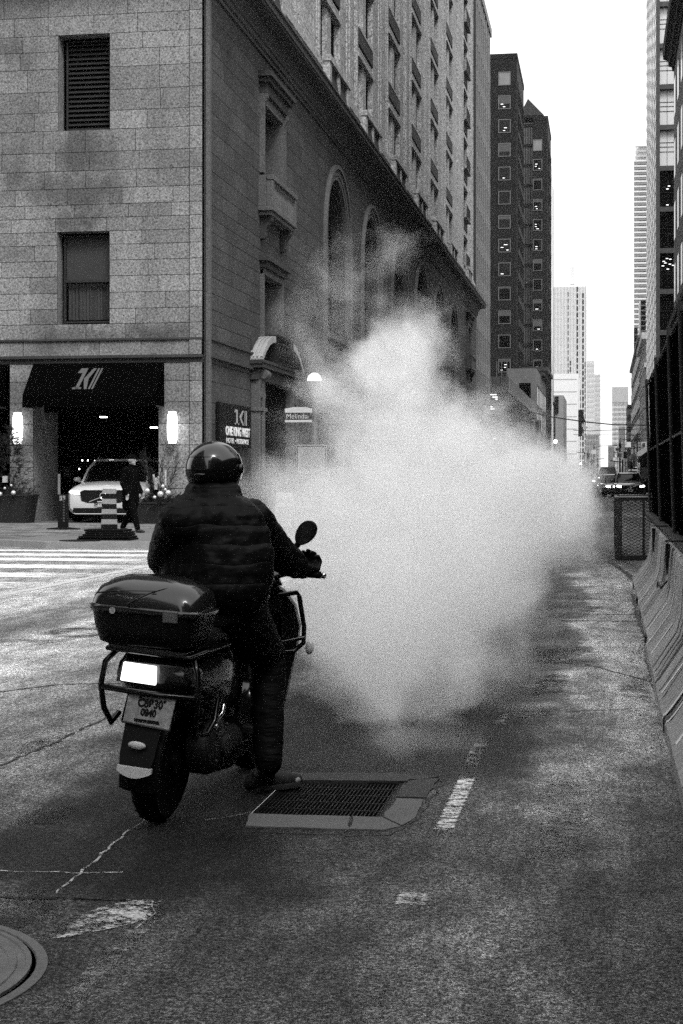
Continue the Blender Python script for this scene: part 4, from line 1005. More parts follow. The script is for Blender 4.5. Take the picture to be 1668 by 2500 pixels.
# near right tower: dark piers, big windows; bright gridded side
RX = 4.65; RY = 150
rt = thing('office_tower', 'right-hand office tower with grey stone bands and a gleaming gridded side', 'tower', (18, 168, 0))
b = MB(); b.box(RX + .3, 45, RY + .5, 186, 0, 75); b.build('core', darkst, rt)
gband = mat('grey granite bands', .05, .7, var=.25, speck=.7, sscale=4)
b = MB(F_so(RY)); xp = xk(1611) * RY
b.box(RX, xp, 0, 75, -.5, .3)
xe = xk(1648) * RY
bz = [zat(py, 6, RY) for py in (106, 206, 305, 405, 505, 606, 706, 806, 906)]
bz = [bz[0] + 3.85 * i for i in range(8, 0, -1)] + bz
for z in bz: b.box(xp, 45, z - .45, z, -.5, .2)
b.build('stone_bands', gband, rt)
bright = mat('sky-mirror window glass', .62, .25, var=.12, scale=.5)  # reflected sky in the upper panes, painted as pale colour
for i, z in enumerate(bz):
    b = MB(F_so(RY)); z0 = z - 3.85; m_ = bright if z > 33.5 else glassd
    b.box(xp, 45, z0 - .0, z - .45, -.45, -.3); w_ = b.build('window', m_, rt)
    b = MB(F_so(RY))
    for dz in (1.45, 1.9, 2.3, 3.4): b.box(xp, 14, z0 + dz - .015, z0 + dz + .015, -.299, -.25)
    b.box(xp + (xe - xp) / 2 - .01, xp + (xe - xp) / 2 + .01, z0, z - .45, -.299, -.26); b.build('window_bars', joint, w_)
b = MB(F_so(RY))
for px, py in ((1626, 630), (1618, 637), (1634, 632), (1622, 641), (1633, 644), (1616, 648), (1628, 656), (1641, 647), (1627, 869 - 370), (1630, 540 - 35), (1627, 460), (1631, 453)):
    x = xk(px) * RY; z = zat(py, 6, RY); b.box(x, x + .22, z - .03, z + .03, -.24, -.2)
b.build('ceiling_lights', litpane, rt)
sidegl = mat('sky-gleam side glass', .85, .25, var=.1, scale=.3)  # sky reflection put into the glass as near-white base colour
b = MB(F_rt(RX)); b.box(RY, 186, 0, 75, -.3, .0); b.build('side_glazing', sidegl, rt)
b = MB(F_rt(RX))
z = 1.0
while z < 74: b.box(RY, 186, z, z + .16, .0, .03); z += 1.28
y = RY + 1
while y < 185: b.box(y, y + .25, 0, 75, .0, .04); y += 5.2
b.build('side_grid', mat('pale metal side grid', .30, .5, var=.2), rt)

# nearest right building: pale stone with slot windows and two dark cornices
nr = thing('stone_building', 'pale stone building with slot windows and heavy dark cornices, right edge of the picture', 'building', (12, 85, 0))
Y0, Y1 = 58, 112
nst = mat('right building stone', .24, .85, var=.25, speck=.6, sscale=9, streak=.3, stscale=(1, 1, .15))
b = MB(); b.box(RX, 40, Y0, Y1, 0, 30.2); b.box(RX + .7, 40, Y0, Y1 - 3, 30.2, 52); b.build('wall', nst, nr)
b = MB(); sweep(b, [(40, Y1), (RX, Y1), (RX, Y0)], [(-.3, 29.2), (.1, 29.2), (.15, 29.5), (.35, 29.6), (.4, 30.0), (.7, 30.2), (.75, 30.9), (-.3, 31.0)])
sweep(b, [(40, Y1), (RX, Y1), (RX, Y0)], [(-.3, 10.4), (.1, 10.4), (.15, 10.7), (.3, 10.8), (.35, 11.1), (.5, 11.2), (.5, 11.6), (-.3, 11.7)]); b.build('cornice', stone_dk, nr)
for j in range(4):
    for i in range(11):
        y = Y0 + 2.2 + i * 4.9; z = 13.2 + j * 4.2; b = MB(F_rt(RX)); b.box(y, y + 1.9, z, z + 2.5, .001, .02); w_ = b.build('window', glassd, nr)
for j in range(5):
    for i in range(10):
        y = Y0 + 2.2 + i * 4.9; z = 32.2 + j * 4.0; b = MB(F_rt(RX + .7)); b.box(y, y + 1.9, z, z + 2.4, .001, .02); w_ = b.build('window', glassd, nr)
# unseen blocks added behind the viewer to shade the near road and fill reflections
cb_m = mat('dark shade block masonry', .05, .8, var=.3, scale=.4, speck=.3, sscale=5)
def unseen_block(name, label, x0, x1, y0, y1, h_, face):
    t = thing(name, label, 'building', ((x0 + x1) / 2, (y0 + y1) / 2, 0)); b = MB(); b.box(x0, x1, y0, y1, 0, h_); b.box(x0 - .4, x1 + .4, y0 - .4, y1 + .4, h_, h_ + 1.2); b.build('wall', cb_m, t)
    f, o_, (u0, u1) = face; b = MB(f); z = 5
    while z < h_ - 3:
        u = u0 + 2
        while u < u1 - 3: b.box(u, u + 1.8, z, z + 2.3, .0, .06); u += 4.2
        z += 4
    b.build('unseen_block_panes', glassd, t)
unseen_block('rear_shade_block', 'unseen dark block added behind the viewer to shade the near road, left side', -60, -12, -160, 8, 24, (F_st(-12), 0, (-150, 6)))
unseen_block('rear_shade_block', 'unseen dark block added behind the viewer to shade the near road, right side', 6.5, 45, -90, -12, 30, (F_rt(6.5), 0, (-80, -14)))
unseen_block('rear_reflection_tower', 'unseen dark tower added behind the viewer for reflections in the right tower windows', 3, 40, -130, -100, 84, (F_so(-130), 0, (4, 38)))
# ---------------------------------------------------------------- street furniture further down
pole_m = mat('grey painted pole', .08, .5, metal=.2)
wsign = mat('white sign face', .5, .5, var=.1)
def wire(name, pts, r, label, group='wires across the street'):
    b = MB(); out = []
    for a, c in zip(pts, pts[1:]):
        for i in range(10): out.append(a.lerp(c, i / 10))
    out.append(pts[-1]); b.tube(out, r, 5); tag(b.build(name, blackp), label, 'wire', group)
wire('overhead_wire', [hY(1150, 985, 130), hY(1239, 991, 132), hY(1340, 1017, 134), hY(1429, 1030, 136), hY(1500, 1037, 138), hY(1590, 1038, 140)], .05, 'thick overhead wire, the highest one across the street')
wire('overhead_wire', [hY(1400, 1050, 240), hY(1440, 1052, 240), hY(1590, 1046, 240)], .045, 'thin overhead wire, second from the top')
wire('overhead_wire', [hY(1400, 1061, 300), hY(1500, 1062, 300), hY(1590, 1058, 300)], .04, 'thin overhead wire, third from the top')
wire('overhead_wire', [hY(1430, 1086, 380), hY(1500, 1087, 380), hY(1590, 1082, 380)], .05, 'faint overhead wire, lowest of the four')
def street_lamp(x, y, label, zt_=3.9):
    s = thing('street_lamp', label, 'street lamp', (x, y, PH), 'post lamps on the left pavement')
    b = MB(); b.lathe([(.2, 0), (.2, .35), (.15, .45), (.10, .9), (.085, zt_ * .62), (.05, zt_ * .64), (.04, zt_ - .35), (.07, zt_ - .28), (.04, zt_ - .22), (.04, zt_ - .13)], (x, y, PH), 14); b.build('post', pole_m, s, smooth=40)
    b = MB(); b.lathe([(.155, 0), (.15, .06), (.125, .12), (.07, .165), (.03, .18)], (x, y, zt_), 20); b.build('globe', mat('lit lamp globe', .8, .3, var=0, emit=.75), s, smooth=60)
    b = MB(); b.lathe([(.07, 0), (.05, .03), (.015, .07), (.0001, .2)], (x, y, zt_ + .18), 10); b.build('finial', blackp, s); b = MB(); b.lathe([(.15, -.03), (.16, 0), (.05, .0)], (x, y, zt_), 20); b.build('collar', blackp, s)
p = hZ(768, 1318, PH); lx, ly = p.x, p.y
zl = zat(931, lx, ly)
street_lamp(lx, ly, 'post lamp with glowing dome beside the Melinda street sign', zl)
p = hX(1208, 1070, -9.3); street_lamp(p.x, p.y, 'far post lamp with white dome at the edge of the steam', p.z - .1)
# street name sign
sn = thing('street_name_sign', 'Melinda street name plate on the lamp post above the steam', 'sign', (lx - .5, ly, 5))
xw = lambda px: hY(px, 1000, ly).x
za = lambda py: zat(py, lx, ly)
navy = mat('dark sign blade', .035, .4)
b = MB(); b.box(xw(698), xw(764), ly - .1, ly - .06, za(1025), za(1008)); b.build('name_blade', navy, sn)
b = MB(); b.loft([[(xw(698), y, za(1008) + .003), (xw(764), y, za(1008) + .003), (xw(764), y, za(998)), (xw(748), y, za(994)), (xw(718), y, za(994)), (xw(698), y, za(998))] for y in (ly - .1, ly - .06)]); b.build('top_plate', wsign, sn)
b = MB(); b.box(xw(698), xw(764), ly - .1, ly - .06, za(1031), za(1025) - .003); b.box(xw(762), lx - .04, ly - .09, ly - .07, za(1028), za(1026)); b.build('bottom_plate', wsign, sn)
text('Melinda', 'lettering', wsign, .145, (xw(727), ly - .105, za(1017)), (pi / 2, 0, 0), sn); text('St', 'lettering', wsign, .085, (xw(753), ly - .105, za(1018)), (pi / 2, 0, 0), sn)
# square traffic sign in the steam
ts = thing('traffic_sign', 'square white traffic sign with a grey disc, half lost in steam', 'traffic sign', (lx, ly - 1.2, 3))
yy = ly - 1.2; xw = lambda px: hY(px, 1120, yy).x; za = lambda py: zat(py, lx, yy)
b = MB(); b.box(xw(724), xw(799), yy - .03, yy, za(1160), za(1086)); b.build('plate', mat('white sign sheet', .26, .6, var=.2), ts, bev=.03)
b = MB(); 
for a in ((726, 797, 1090, 1088), (726, 797, 1158, 1156)): b.box(xw(a[0]), xw(a[1]), yy - .036, yy - .031, za(a[2]), za(a[3]))
for a in ((726, 728), (795, 797)): b.box(xw(a[0]), xw(a[1]), yy - .036, yy - .031, za(1156), za(1090))
b.build('border', blackp, ts)
b = MB(F_so(yy - .031)); cxx, czz, rr = (xw(735) + xw(789)) / 2, za(1122), (xw(789) - xw(735)) / 2
b.block([(cxx + rr * cos(a), czz + rr * sin(a)) for a in [i * 2 * pi / 28 for i in range(28)]], 0, .004); b.build('disc', mat('grey sign disc', .22, .6, var=.3), ts)
b = MB(); b.tube([(cxx, yy + .04, PH), (cxx, yy + .04, za(1090))], .04, 8); b.build('post', pole_m, ts)
# sandwich board
ab = thing('sandwich_board', 'white sandwich board with a cafe menu beside the rider in the steam', 'sandwich board', (0, 0, PH))
q = hZ(690, 1290, PH); ab.location = (q.x, q.y, PH); wd = 42 / 3900 * q.y; hh = zat(1203, q.x, q.y) - PH
b = MB(); tilt = .10
for s in (0, 1):
    y0_, y1_ = (q.y, q.y + .25) if s == 0 else (q.y + .6, q.y + .35)
    b.loft([[(q.x - wd / 2, y + d, z), (q.x + wd / 2, y + d, z)] + [(q.x + wd / 2, y2 + d, z2), (q.x - wd / 2, y2 + d, z2)] for (y, z, y2, z2) in ((y0_, PH + .05, y1_, PH + hh),) for d in (0, .02)])
b.build('panels', mat('white menu board', .5, .6, var=.15), ab)
inkm = mat('grey menu ink', .06, .7)
for i, (tx, sz, zf) in enumerate((('CAFE', .21, .78), ('SANDWICH', .10, .56), ('COFFEE TEA', .10, .44), ('ESPRESSO', .10, .32), ('FOOD', .10, .20))):
    zz = PH + hh * zf; text(tx, 'menu_lettering', inkm, sz, (q.x - (.05 if i == 0 else 0), q.y + .25 * (zf) - .03 + (-.01), zz), (pi / 2 - .2, 0, 0), ab, ext=.002)
b = MB(); b.box(q.x - wd / 2 + .05, q.x - wd / 2 + .2, q.y - .05, q.y + .1, PH, PH + .09); b.build('foot', blackp, ab)
# traffic lights
def tlight(px0, px1, py0, py1, Y, label):
    X = xk((px0 + px1) / 2) * Y; w_ = (px1 - px0) / 3900 * Y; z1, z0 = zat(py0, X, Y), zat(py1, X, Y)
    t = thing('traffic_light', label, 'traffic light', (X, Y, 0), 'traffic lights down the street')
    b = MB(); b.box(X - w_ / 2, X + w_ / 2, Y, Y + .06, z0, z1); b.build('backboard', wsign, t)
    b = MB(); hz = (z1 - z0); b.box(X - w_ * .18, X + w_ * .18, Y - .2, Y - .005, z0 + hz * .08, z1 - hz * .08)
    for k in range(3): b.lathe([(w_ * .16, 0), (w_ * .16, .25), (w_ * .15, .25)], (X, Y - .42, z0 + hz * (.22 + .28 * k)), 10, 'y')
    b.build('signal_head', blackp if px0 < 1500 else winfr, t)
    b = MB()
    for k in (0, 1): b.lathe([(w_ * .17, 0), (.0001, .02)], (X, Y - .45, z0 + hz * (.2 + .22 * k)), 10, 'y')
    b.build('lens', blackp, t)
    return t, X
t, X = tlight(1302, 1321, 1025, 1061, 110, 'white-backed traffic light on an arm over the steam, left side of the street')
b = MB(); b.tube([(X - 5.3, 110.2, 0), (X - 5.3, 110.2, zat(1046, X - 2, 110)), (X - 3, 110.2, zat(1032, X, 110)), (X - .5, 110.2, zat(1021, X, 110)), (X, 110.2, zat(1021, X, 110))], .07, 8); b.build('arm', pole_m, t)
t, X = tlight(1565, 1580, 1079, 1106, 150, 'white-backed traffic light beside the dark fence, right side of the street')
b = MB(); b.tube([(X + .6, 150.2, 0), (X + .6, 150.2, zat(1070, X, 150)), (X - .3, 150.2, zat(1070, X, 150))], .07, 8); b.build('arm', pole_m, t)
t, X = tlight(1512, 1518, 1128, 1139, 260, 'tiny white-backed traffic light far down the middle of the street')
b = MB(); b.tube([(X, 260.2, 0), (X, 260.2, zat(1128, X, 260))], .08, 6); b.build('arm', pole_m, t)
X = xk(1293) * 112; b = MB(); b.box(X - .22, X + .22, 112, 112.03, zat(1063, X, 112), zat(1054, X, 112)); sp = tag(b.build('street_plate', wsign), 'small white street plate left of the traffic light on its arm', 'sign')
sr = thing('round_street_sign', 'round white street sign on a pole in front of the far towers', 'sign', (0, 0, 0)); Y = 200; X = xk(1512.5) * Y; sr.location = (X, Y, 0)
b = MB(); b.lathe([(.36, 0), (.36, .05)], (X, Y, zat(1111, X, Y)), 16, 'y'); b.build('disc', wsign, sr); b = MB(); b.lathe([(.26, 0), (.26, .02)], (X, Y - .03, zat(1111, X, Y)), 6, 'y'); b.build('emblem', winfr, sr)
b = MB(); b.tube([(X, Y + .1, 0), (X, Y + .1, zat(1090, X, Y))], .06, 6); b.build('pole', pole_m, sr)
# hanging ring sign
hr = thing('hanging_ring', 'black ring hanging from a bracket in front of the podium building', 'hanging sign', (0, 0, 0)); Y = 95; X = xk(1233) * Y; hr.location = (X, Y, zat(1010, X, Y)); r_ = 7.5 / 3900 * Y; zc = zat(1010, X, Y)
b = MB(); b.tube([(X + r_ * cos(a), Y, zc + r_ * 1.1 * sin(a)) for a in [i * 2 * pi / 20 for i in range(21)]], .045, 8); b.build('ring', blackp, hr)
b = MB(); b.tube([(X, Y, zc + r_), (X, Y, zat(984, X, Y))], .03, 6); b.tube([(X - .35, Y, zc + .1), (X - .05, Y, zat(988, X, Y))], .015, 5); b.tube([(X + .45, Y, zc + .15), (X + .05, Y, zat(988, X, Y))], .015, 5); b.lathe([(.05, 0), (.12, .1), (.12, .25), (.04, .3)], (X, Y, zat(1004, X, Y)), 8); b.tube([(X, Y, zc - r_), (X - .05, Y, 0)], .05, 8); b.build('bracket', blackp, hr)
# wayside lamps glinting
glint = mat('bright far lamp', .8, .4, var=0, emit=12)
def glow(px, py, Y, r, label):
    X = xk(px) * Y; z = zat(py, X, Y); t = thing('far_lamp', label, 'lamp', (X, Y, 0), 'small lit lamps far down the street')
    b = MB(); b.sph((X, Y, z), r, 10, 8); b.build('bulb', glint, t); b = MB(); b.tube([(X, Y + .1, 0), (X, Y + .1, z)], .05, 6); b.build('pole', pole_m, t)
glow(1356, 1078, 150, .16, 'brightest far lamp, above the right shoulder of the steam'); glow(1584, 1130, 170, .14, 'far lamp against the fence edge'); glow(1418, 1132, 210, .12, 'small far lamp above the white car in the steam'); glow(1560, 1110, 240, .14, 'small far lamp below the right traffic light')
# thin poles and clutter, right pavement
for i, (px, py, Y, lb) in enumerate(((1436, 1095, 200, 'thin dark pole left of the sky gap'), (1445, 1110, 230, 'second thin dark pole left of the sky gap'), (1514, 1070, 210, 'tapering dark pole above the round sign'), (1541, 1120, 170, 'short dark pole by the black car'))):
    X = xk(px) * Y; b = MB(); b.tube([(X, Y, 0), (X, Y, zat(py + 10, X, Y)), (X, Y, zat(py, X, Y))], [.09, .07, .02], 6); b.lathe([(.18, 0), (.2, .5), (.1, .8)], (X, Y, zat(py + 25, X, Y)), 8); tag(b.build('utility_pole', blackp), lb, 'pole', 'thin poles down the street')
rnd = random.Random(9)
for i in range(9):
    Y = 120 + i * 24; X = 2.35 + i * .55 + rnd.uniform(-.2, .4); h_ = rnd.uniform(2.2, 3.6); t = thing('shop_awning', '%s shop canopy along the far right pavement, %s' % (('dark', 'pale', 'grey')[i % 3], ('nearest the fence', 'second from the fence', 'third from the fence', 'fourth from the fence', 'fifth from the fence', 'sixth from the fence', 'seventh from the fence', 'eighth from the fence', 'farthest away')[i]), 'shop canopy', (X, Y, 0), 'shop canopies on the right pavement')
    b = MB(); b.loft([[(X, y, h_), (X + 1.2, y, h_ + .9), (X + 1.2, y, h_ - .2), (X, y, h_ - .3)] for y in (Y, Y + 5)]); b.build('canopy', (blackp, wsign, pole_m)[i % 3], t)
    b = MB(); b.box(X + .1, X + 1.1, Y, Y + 5, 0, h_ - .35); b.build('shopfront', glassd, t)
    b = MB(); b.box(X + .2, X + .9, Y - .06, Y - .01, 1.2, 2.0); b.build('poster', wsign if i % 2 else pole_m, t)
# ------------------------------------------------------------------ barriers, fence, mesh cage on the right
barm = mat('stained barrier concrete', .30, .85, var=.45, scale=2.2, speck=.45, sscale=50, bump=.005, bscale=18, streak=.0)
n = barm.node_tree; k = NB(n); bs_ = n.nodes['Principled BSDF']; geo = k.n.new('ShaderNodeNewGeometry'); P = geo.outputs['Position']
wv = k.vm('ADD', P, k.vm('MULTIPLY', k.vm('SUBTRACT', k.nz(P, 1.1, 2, .5, True), (.5, .5, .5)), (.5, .5, .5)))
stt = k.vm('MULTIPLY', wv, (1.2, 16, .5)); dr1 = k.nz(stt, 1.0, 3, .6); pk = k.ramp(k.nz(k.vm('MULTIPLY', P, (1, .8, .8)), 1.0, 2), .42, .60)
dl = k.m('MULTIPLY', k.ramp(k.m('ABSOLUTE', k.m('SUBTRACT', dr1, .5)), .0, .035, 1, 0), pk)
old = bs_.inputs['Base Color'].links[0].from_socket; mx = k.n.new('ShaderNodeMixRGB'); k.L.new(k.m('MULTIPLY', dl, .8), mx.inputs[0]); k.L.new(old, mx.inputs[1]); mx.inputs[2].default_value = (.03, .03, .03, 1); k.L.new(mx.outputs[0], bs_.inputs['Base Color'])
PROF = [(0, 0), (0, .09), (.03, .11), (.19, .34), (.225, .45), (.25, .80), (.27, .82), (.38, .82), (.40, .80), (.42, .45), (.46, .34), (.62, .11), (.65, .09), (.65, 0)]
driptar = mat('dark drip stain', .045, .8, var=.4, scale=8)
edgem = mat('pale edge highlight', .65, .8, var=.4, scale=14)  # edge highlights painted as pale strips following the barrier profile
names = ['nearest stained concrete barrier, cut off by the right edge of the picture', 'second concrete barrier from the viewer with looping drip stains', 'third concrete barrier from the viewer, beneath the fence bracket', 'farthest concrete barrier, ending beside the mesh cage']
rnd = random.Random(4)
for i, (y0, y1) in enumerate(((5.85, 9.30), (9.45, 13.55), (13.72, 17.9), (18.0, 22.2))):
    rt_ = thing('concrete_barrier', names[i], 'barrier', (.67, (y0 + y1) / 2, 0), 'concrete barriers in a row along the fence')
    b = MB(); ys = [y0, y0 + .04] + [y0 + (y1 - y0) * q / 10 for q in range(1, 10)] + [y1 - .04, y1]; rings = []
    dx = rnd.uniform(-.02, .02)
    for j, y in enumerate(ys):
        ins = .02 if j in (0, len(ys) - 1) else 0
        rings.append([(.35 + dx + x + (ins if x < .3 else -ins) + (rnd.uniform(-.004, .004) if 0 < z < .8 else 0), y, max(0, z - (ins if z > .7 else 0))) for x, z in PROF])
    b.loft(rings); b.build('body', barm, rt_, smooth=25)
    def pp_(y, s_, o):                     # point on the street-side face, s_ from 0 (top) to 1 (foot)
        P_ = [(.27, .82), (.25, .80), (.225, .45), (.19, .34), (.03, .11), (0, .09), (0, .0)]; t_ = s_ * 6; i_ = min(5, int(t_)); f_ = t_ - i_
        x = P_[i_][0] * (1 - f_) + P_[i_ + 1][0] * f_; z = P_[i_][1] * (1 - f_) + P_[i_ + 1][1] * f_; return (.35 + dx + x - o, y, z + o * .4)
    bd = MB(); r2 = random.Random(40 + i)
    for q in range(12):
        y = y0 + .15 + (y1 - y0 - .3) * min(.999, max(0, (r2.random() * .5 + .5 * round(r2.random() * 5) / 5))); s1 = r2.uniform(.35, .92); s0 = 0.02 if r2.random() < .7 else r2.uniform(.1, .5); wd = r2.uniform(.015, .06); ph = r2.random() * 6; am = r2.uniform(.01, .07); prev = None; n_ = 22
        for e in range(n_ + 1):
            f_ = e / n_; s_ = s0 + (s1 - s0) * f_; yy_ = y + am * sin(ph + f_ * 3.5) - am * sin(ph) - .5 * max(0, f_ - .5); w__ = wd * (1 - f_ * .75)
            cur_ = (bd.P(*pp_(yy_ - w__, s_, .003)), bd.P(*pp_(yy_ + w__, s_, .003)))
            if prev: bd.face((prev[0], prev[1], cur_[1], cur_[0]))
            prev = cur_
    bd.build('drip_stains', driptar, rt_)
    be = MB()
    for y in (y0 + .012, y0 + .9, y1 - .9, y1 - .03):
        sa, sb2 = (.0, 1.0) if y in (y0 + .012, y1 - .03) else (.5, .70); prev = None
        for e in range(15):
            s_ = sa + (sb2 - sa) * e / 14; cur_ = (be.P(*pp_(y - (.06 if y > y1 - .1 else 0), s_, .004)), be.P(*pp_(y + (.0 if y > y1 - .1 else .08), s_, .004)))
            if prev: be.face((prev[0], prev[1], cur_[1], cur_[0]))
            prev = cur_
    be.build('edge_highlights', edgem, rt_)
    b = MB(); b.box(.36, .40, y0 + .6, y0 + 1.1, 0.0, .07); b.box(.36, .40, y1 - 1.1, y1 - .6, 0.0, .07); b.build('drain_slot', black, rt_)
    b = MB(); b.tube([(.60 + dx, y1 - .02, .6), (.60 + dx, y1 + .06, .55), (.60 + dx, y1 - .02, .5)], .012, 6); b.build('lifting_loop', iron, rt_)
fence = thing('construction_fence', 'tall dark netted construction fence standing behind the concrete barriers', 'fence', (.75, 14, 0))
net = mat('black fence netting', .002, .95, spec=0, var=.6, scale=1.5, streak=.6, stscale=(2, 5, .25), bump=.02, bscale=2.5)
def fxz(z): return .80 - z * .028
b = MB(); rnd = random.Random(2); Y_ = [2 + .25 * i for i in range(101)]; Z_ = [.86 + i * .1648 for i in range(14)]
g = [[b.P(fxz(z) + .012 * sin(y * 5 + z) + rnd.uniform(-.006, .006), y, z) for z in Z_] for y in Y_]
for i in range(len(Y_) - 1):
    for j in range(len(Z_) - 1): b.face((g[i][j], g[i + 1][j], g[i + 1][j + 1], g[i][j + 1]))
b.build('netting', net, fence, smooth=60)
galv = mat('dull dark fence steel', .022, .6, spec=.2, var=.4, scale=6)
for y in (2.2, 6.3, 10.4, 14.9, 17.6, 22.0, 26.98):
    b = MB(); b.tube([(fxz(.83) - .04, y, .83), (fxz(3.1) - .04, y, 3.08)], .024, 8); b.build('post', galv, fence, smooth=50)
b = MB(); b.tube([(fxz(3.0) - .02, 2, 3.0), (fxz(3.0) - .02, 27, 3.0)], .02, 6); b.tube([(fxz(1.9) - .03, 2, 1.9), (fxz(1.9) - .03, 27, 1.9)], .016, 6); b.build('rail', galv, fence)
b = MB(); b.box(fxz(.8) - .13, fxz(.8) + .02, 2, 26.9, .823, .87); b.build('base_rail', galv, fence)
for y in (7.0, 11.0, 15.2, 19.6):
    b = MB(); b.loft([[(.555, y + d, .85), (.60, y + d, .85), (.575, y + d, .56), (.56, y + d, .56)] for d in (0, .03)]); b.box(.55, .74, y - .02, y + .05, .871, .885); b.build('clamp_bracket', blackp, fence)
b = MB(); b.tube([(.57, 15.25, .5), (.52, 15.4, .42), (.5, 15.7, .46), (.5, 15.9, .40)], .01, 5); b.build('hanging_strap', blackp, fence)
# a second hoarding wall behind the fence, and a leaning pole rising above it
hb = thing('hoarding', 'dark plywood hoarding behind the netted fence', 'hoarding', (2.4, 30, 0)); hm = mat('dark hoarding boards', .003, .9, spec=0, var=.5, scale=2)
b = MB(); b.box(1.9, 2.0, 3, 56, 0, 3.6); b.build('boards', hm, hb)
b = MB()
for y in [3 + 2.4 * i for i in range(23)]: b.box(1.84, 1.899, y, y + .09, 0, 3.7)
b.build('studs', hm, hb)
# low cage with expanded metal sides
cg = thing('mesh_cage', 'low dark framed cage with expanded metal mesh at the end of the barriers', 'cage', (.5, 30, 0))
cm = mat('dark cage steel', .008, .55, spec=.3, var=.4, scale=5); CX0, CX1, CY0, CY1, CH = .17, 1.05, 28.3, 32.6, 1.09
def sq(b, x0, x1, y0, y1, z0, z1): b.box(x0, x1, y0, y1, z0, z1)
b = MB(); t = .10
sq(b, CX0, CX0 + t * 1.2, CY0, CY0 + .06, 0, CH - .001); sq(b, CX1 - t, CX1, CY0, CY0 + .06, 0, CH - .001); sq(b, CX0 + t * 1.2, CX1 - t, CY0, CY0 + .06, .0, .09); sq(b, CX0 + t * 1.2, CX1 - t, CY0, CY0 + .06, CH - .05, CH - .001); sq(b, CX0 + .47, CX0 + .51, CY0 + .005, CY0 + .05, .09, CH - .05)
sq(b, CX0, CX0 + .06, CY0 + .06, CY1, 0, .06); sq(b, CX0, CX0 + .06, CY0 + .061, CY1, CH - .06, CH); sq(b, CX1 - .06, CX1, CY0 + .061, CY1, CH - .06, CH); sq(b, CX0, CX1, CY1, CY1 + .06, CH - .06, CH); sq(b, CX0, CX0 + .06, CY1, CY1 + .06, 0, CH - .07)
b.build('frame', cm, cg, bev=.008)
b = MB(); sq(b, CX0 - .01, CX1, CY0 - .015, CY0 + .05, CH + .002, CH + .03); b.build('top_rim', ironp, cg, bev=.006)
def diamond(b, u0, u1, v0, v1, pu, pv, pos, w_=.006):       # expanded metal: crossing strands clipped to the panel
    def strand(c, s):
        pts = []
        k_ = pv / pu * s; cand = []
        for u in (u0, u1):
            v = c + k_ * (u - u0)
            if v0 <= v <= v1: cand.append((u, v))
        for v in (v0, v1):
            u = u0 + (v - c) / k_
            if u0 < u < u1: cand.append((u, v))
        if len(cand) >= 2: b.tube([pos(*cand[0]), pos(*cand[1])], w_, 4, False)
    span = (u1 - u0) * pv / pu; c = v0 - span
    while c < v1 + span: strand(c, 1); strand(c, -1); c += pv * 2 / 2
b = MB(); diamond(b, CX0 + .12, CX1 - .1, .09, CH - .05, .11, .055, lambda u, v: (u, CY0 + .03, v), .0048); b.build('front_mesh', cm, cg)
b = MB(); diamond(b, CY0 + .06, CY1, .06, CH - .06, .15, .07, lambda u, v: (CX0 + .03, u, v), .005); b.build('side_mesh', cm, cg)
b = MB(); diamond(b, CX0 + .06, CX1 - .06, CY0 + .06, CY1, .075, .15, lambda u, v: (u, v, CH - .02), .006); b.build('top_mesh', cm, cg)

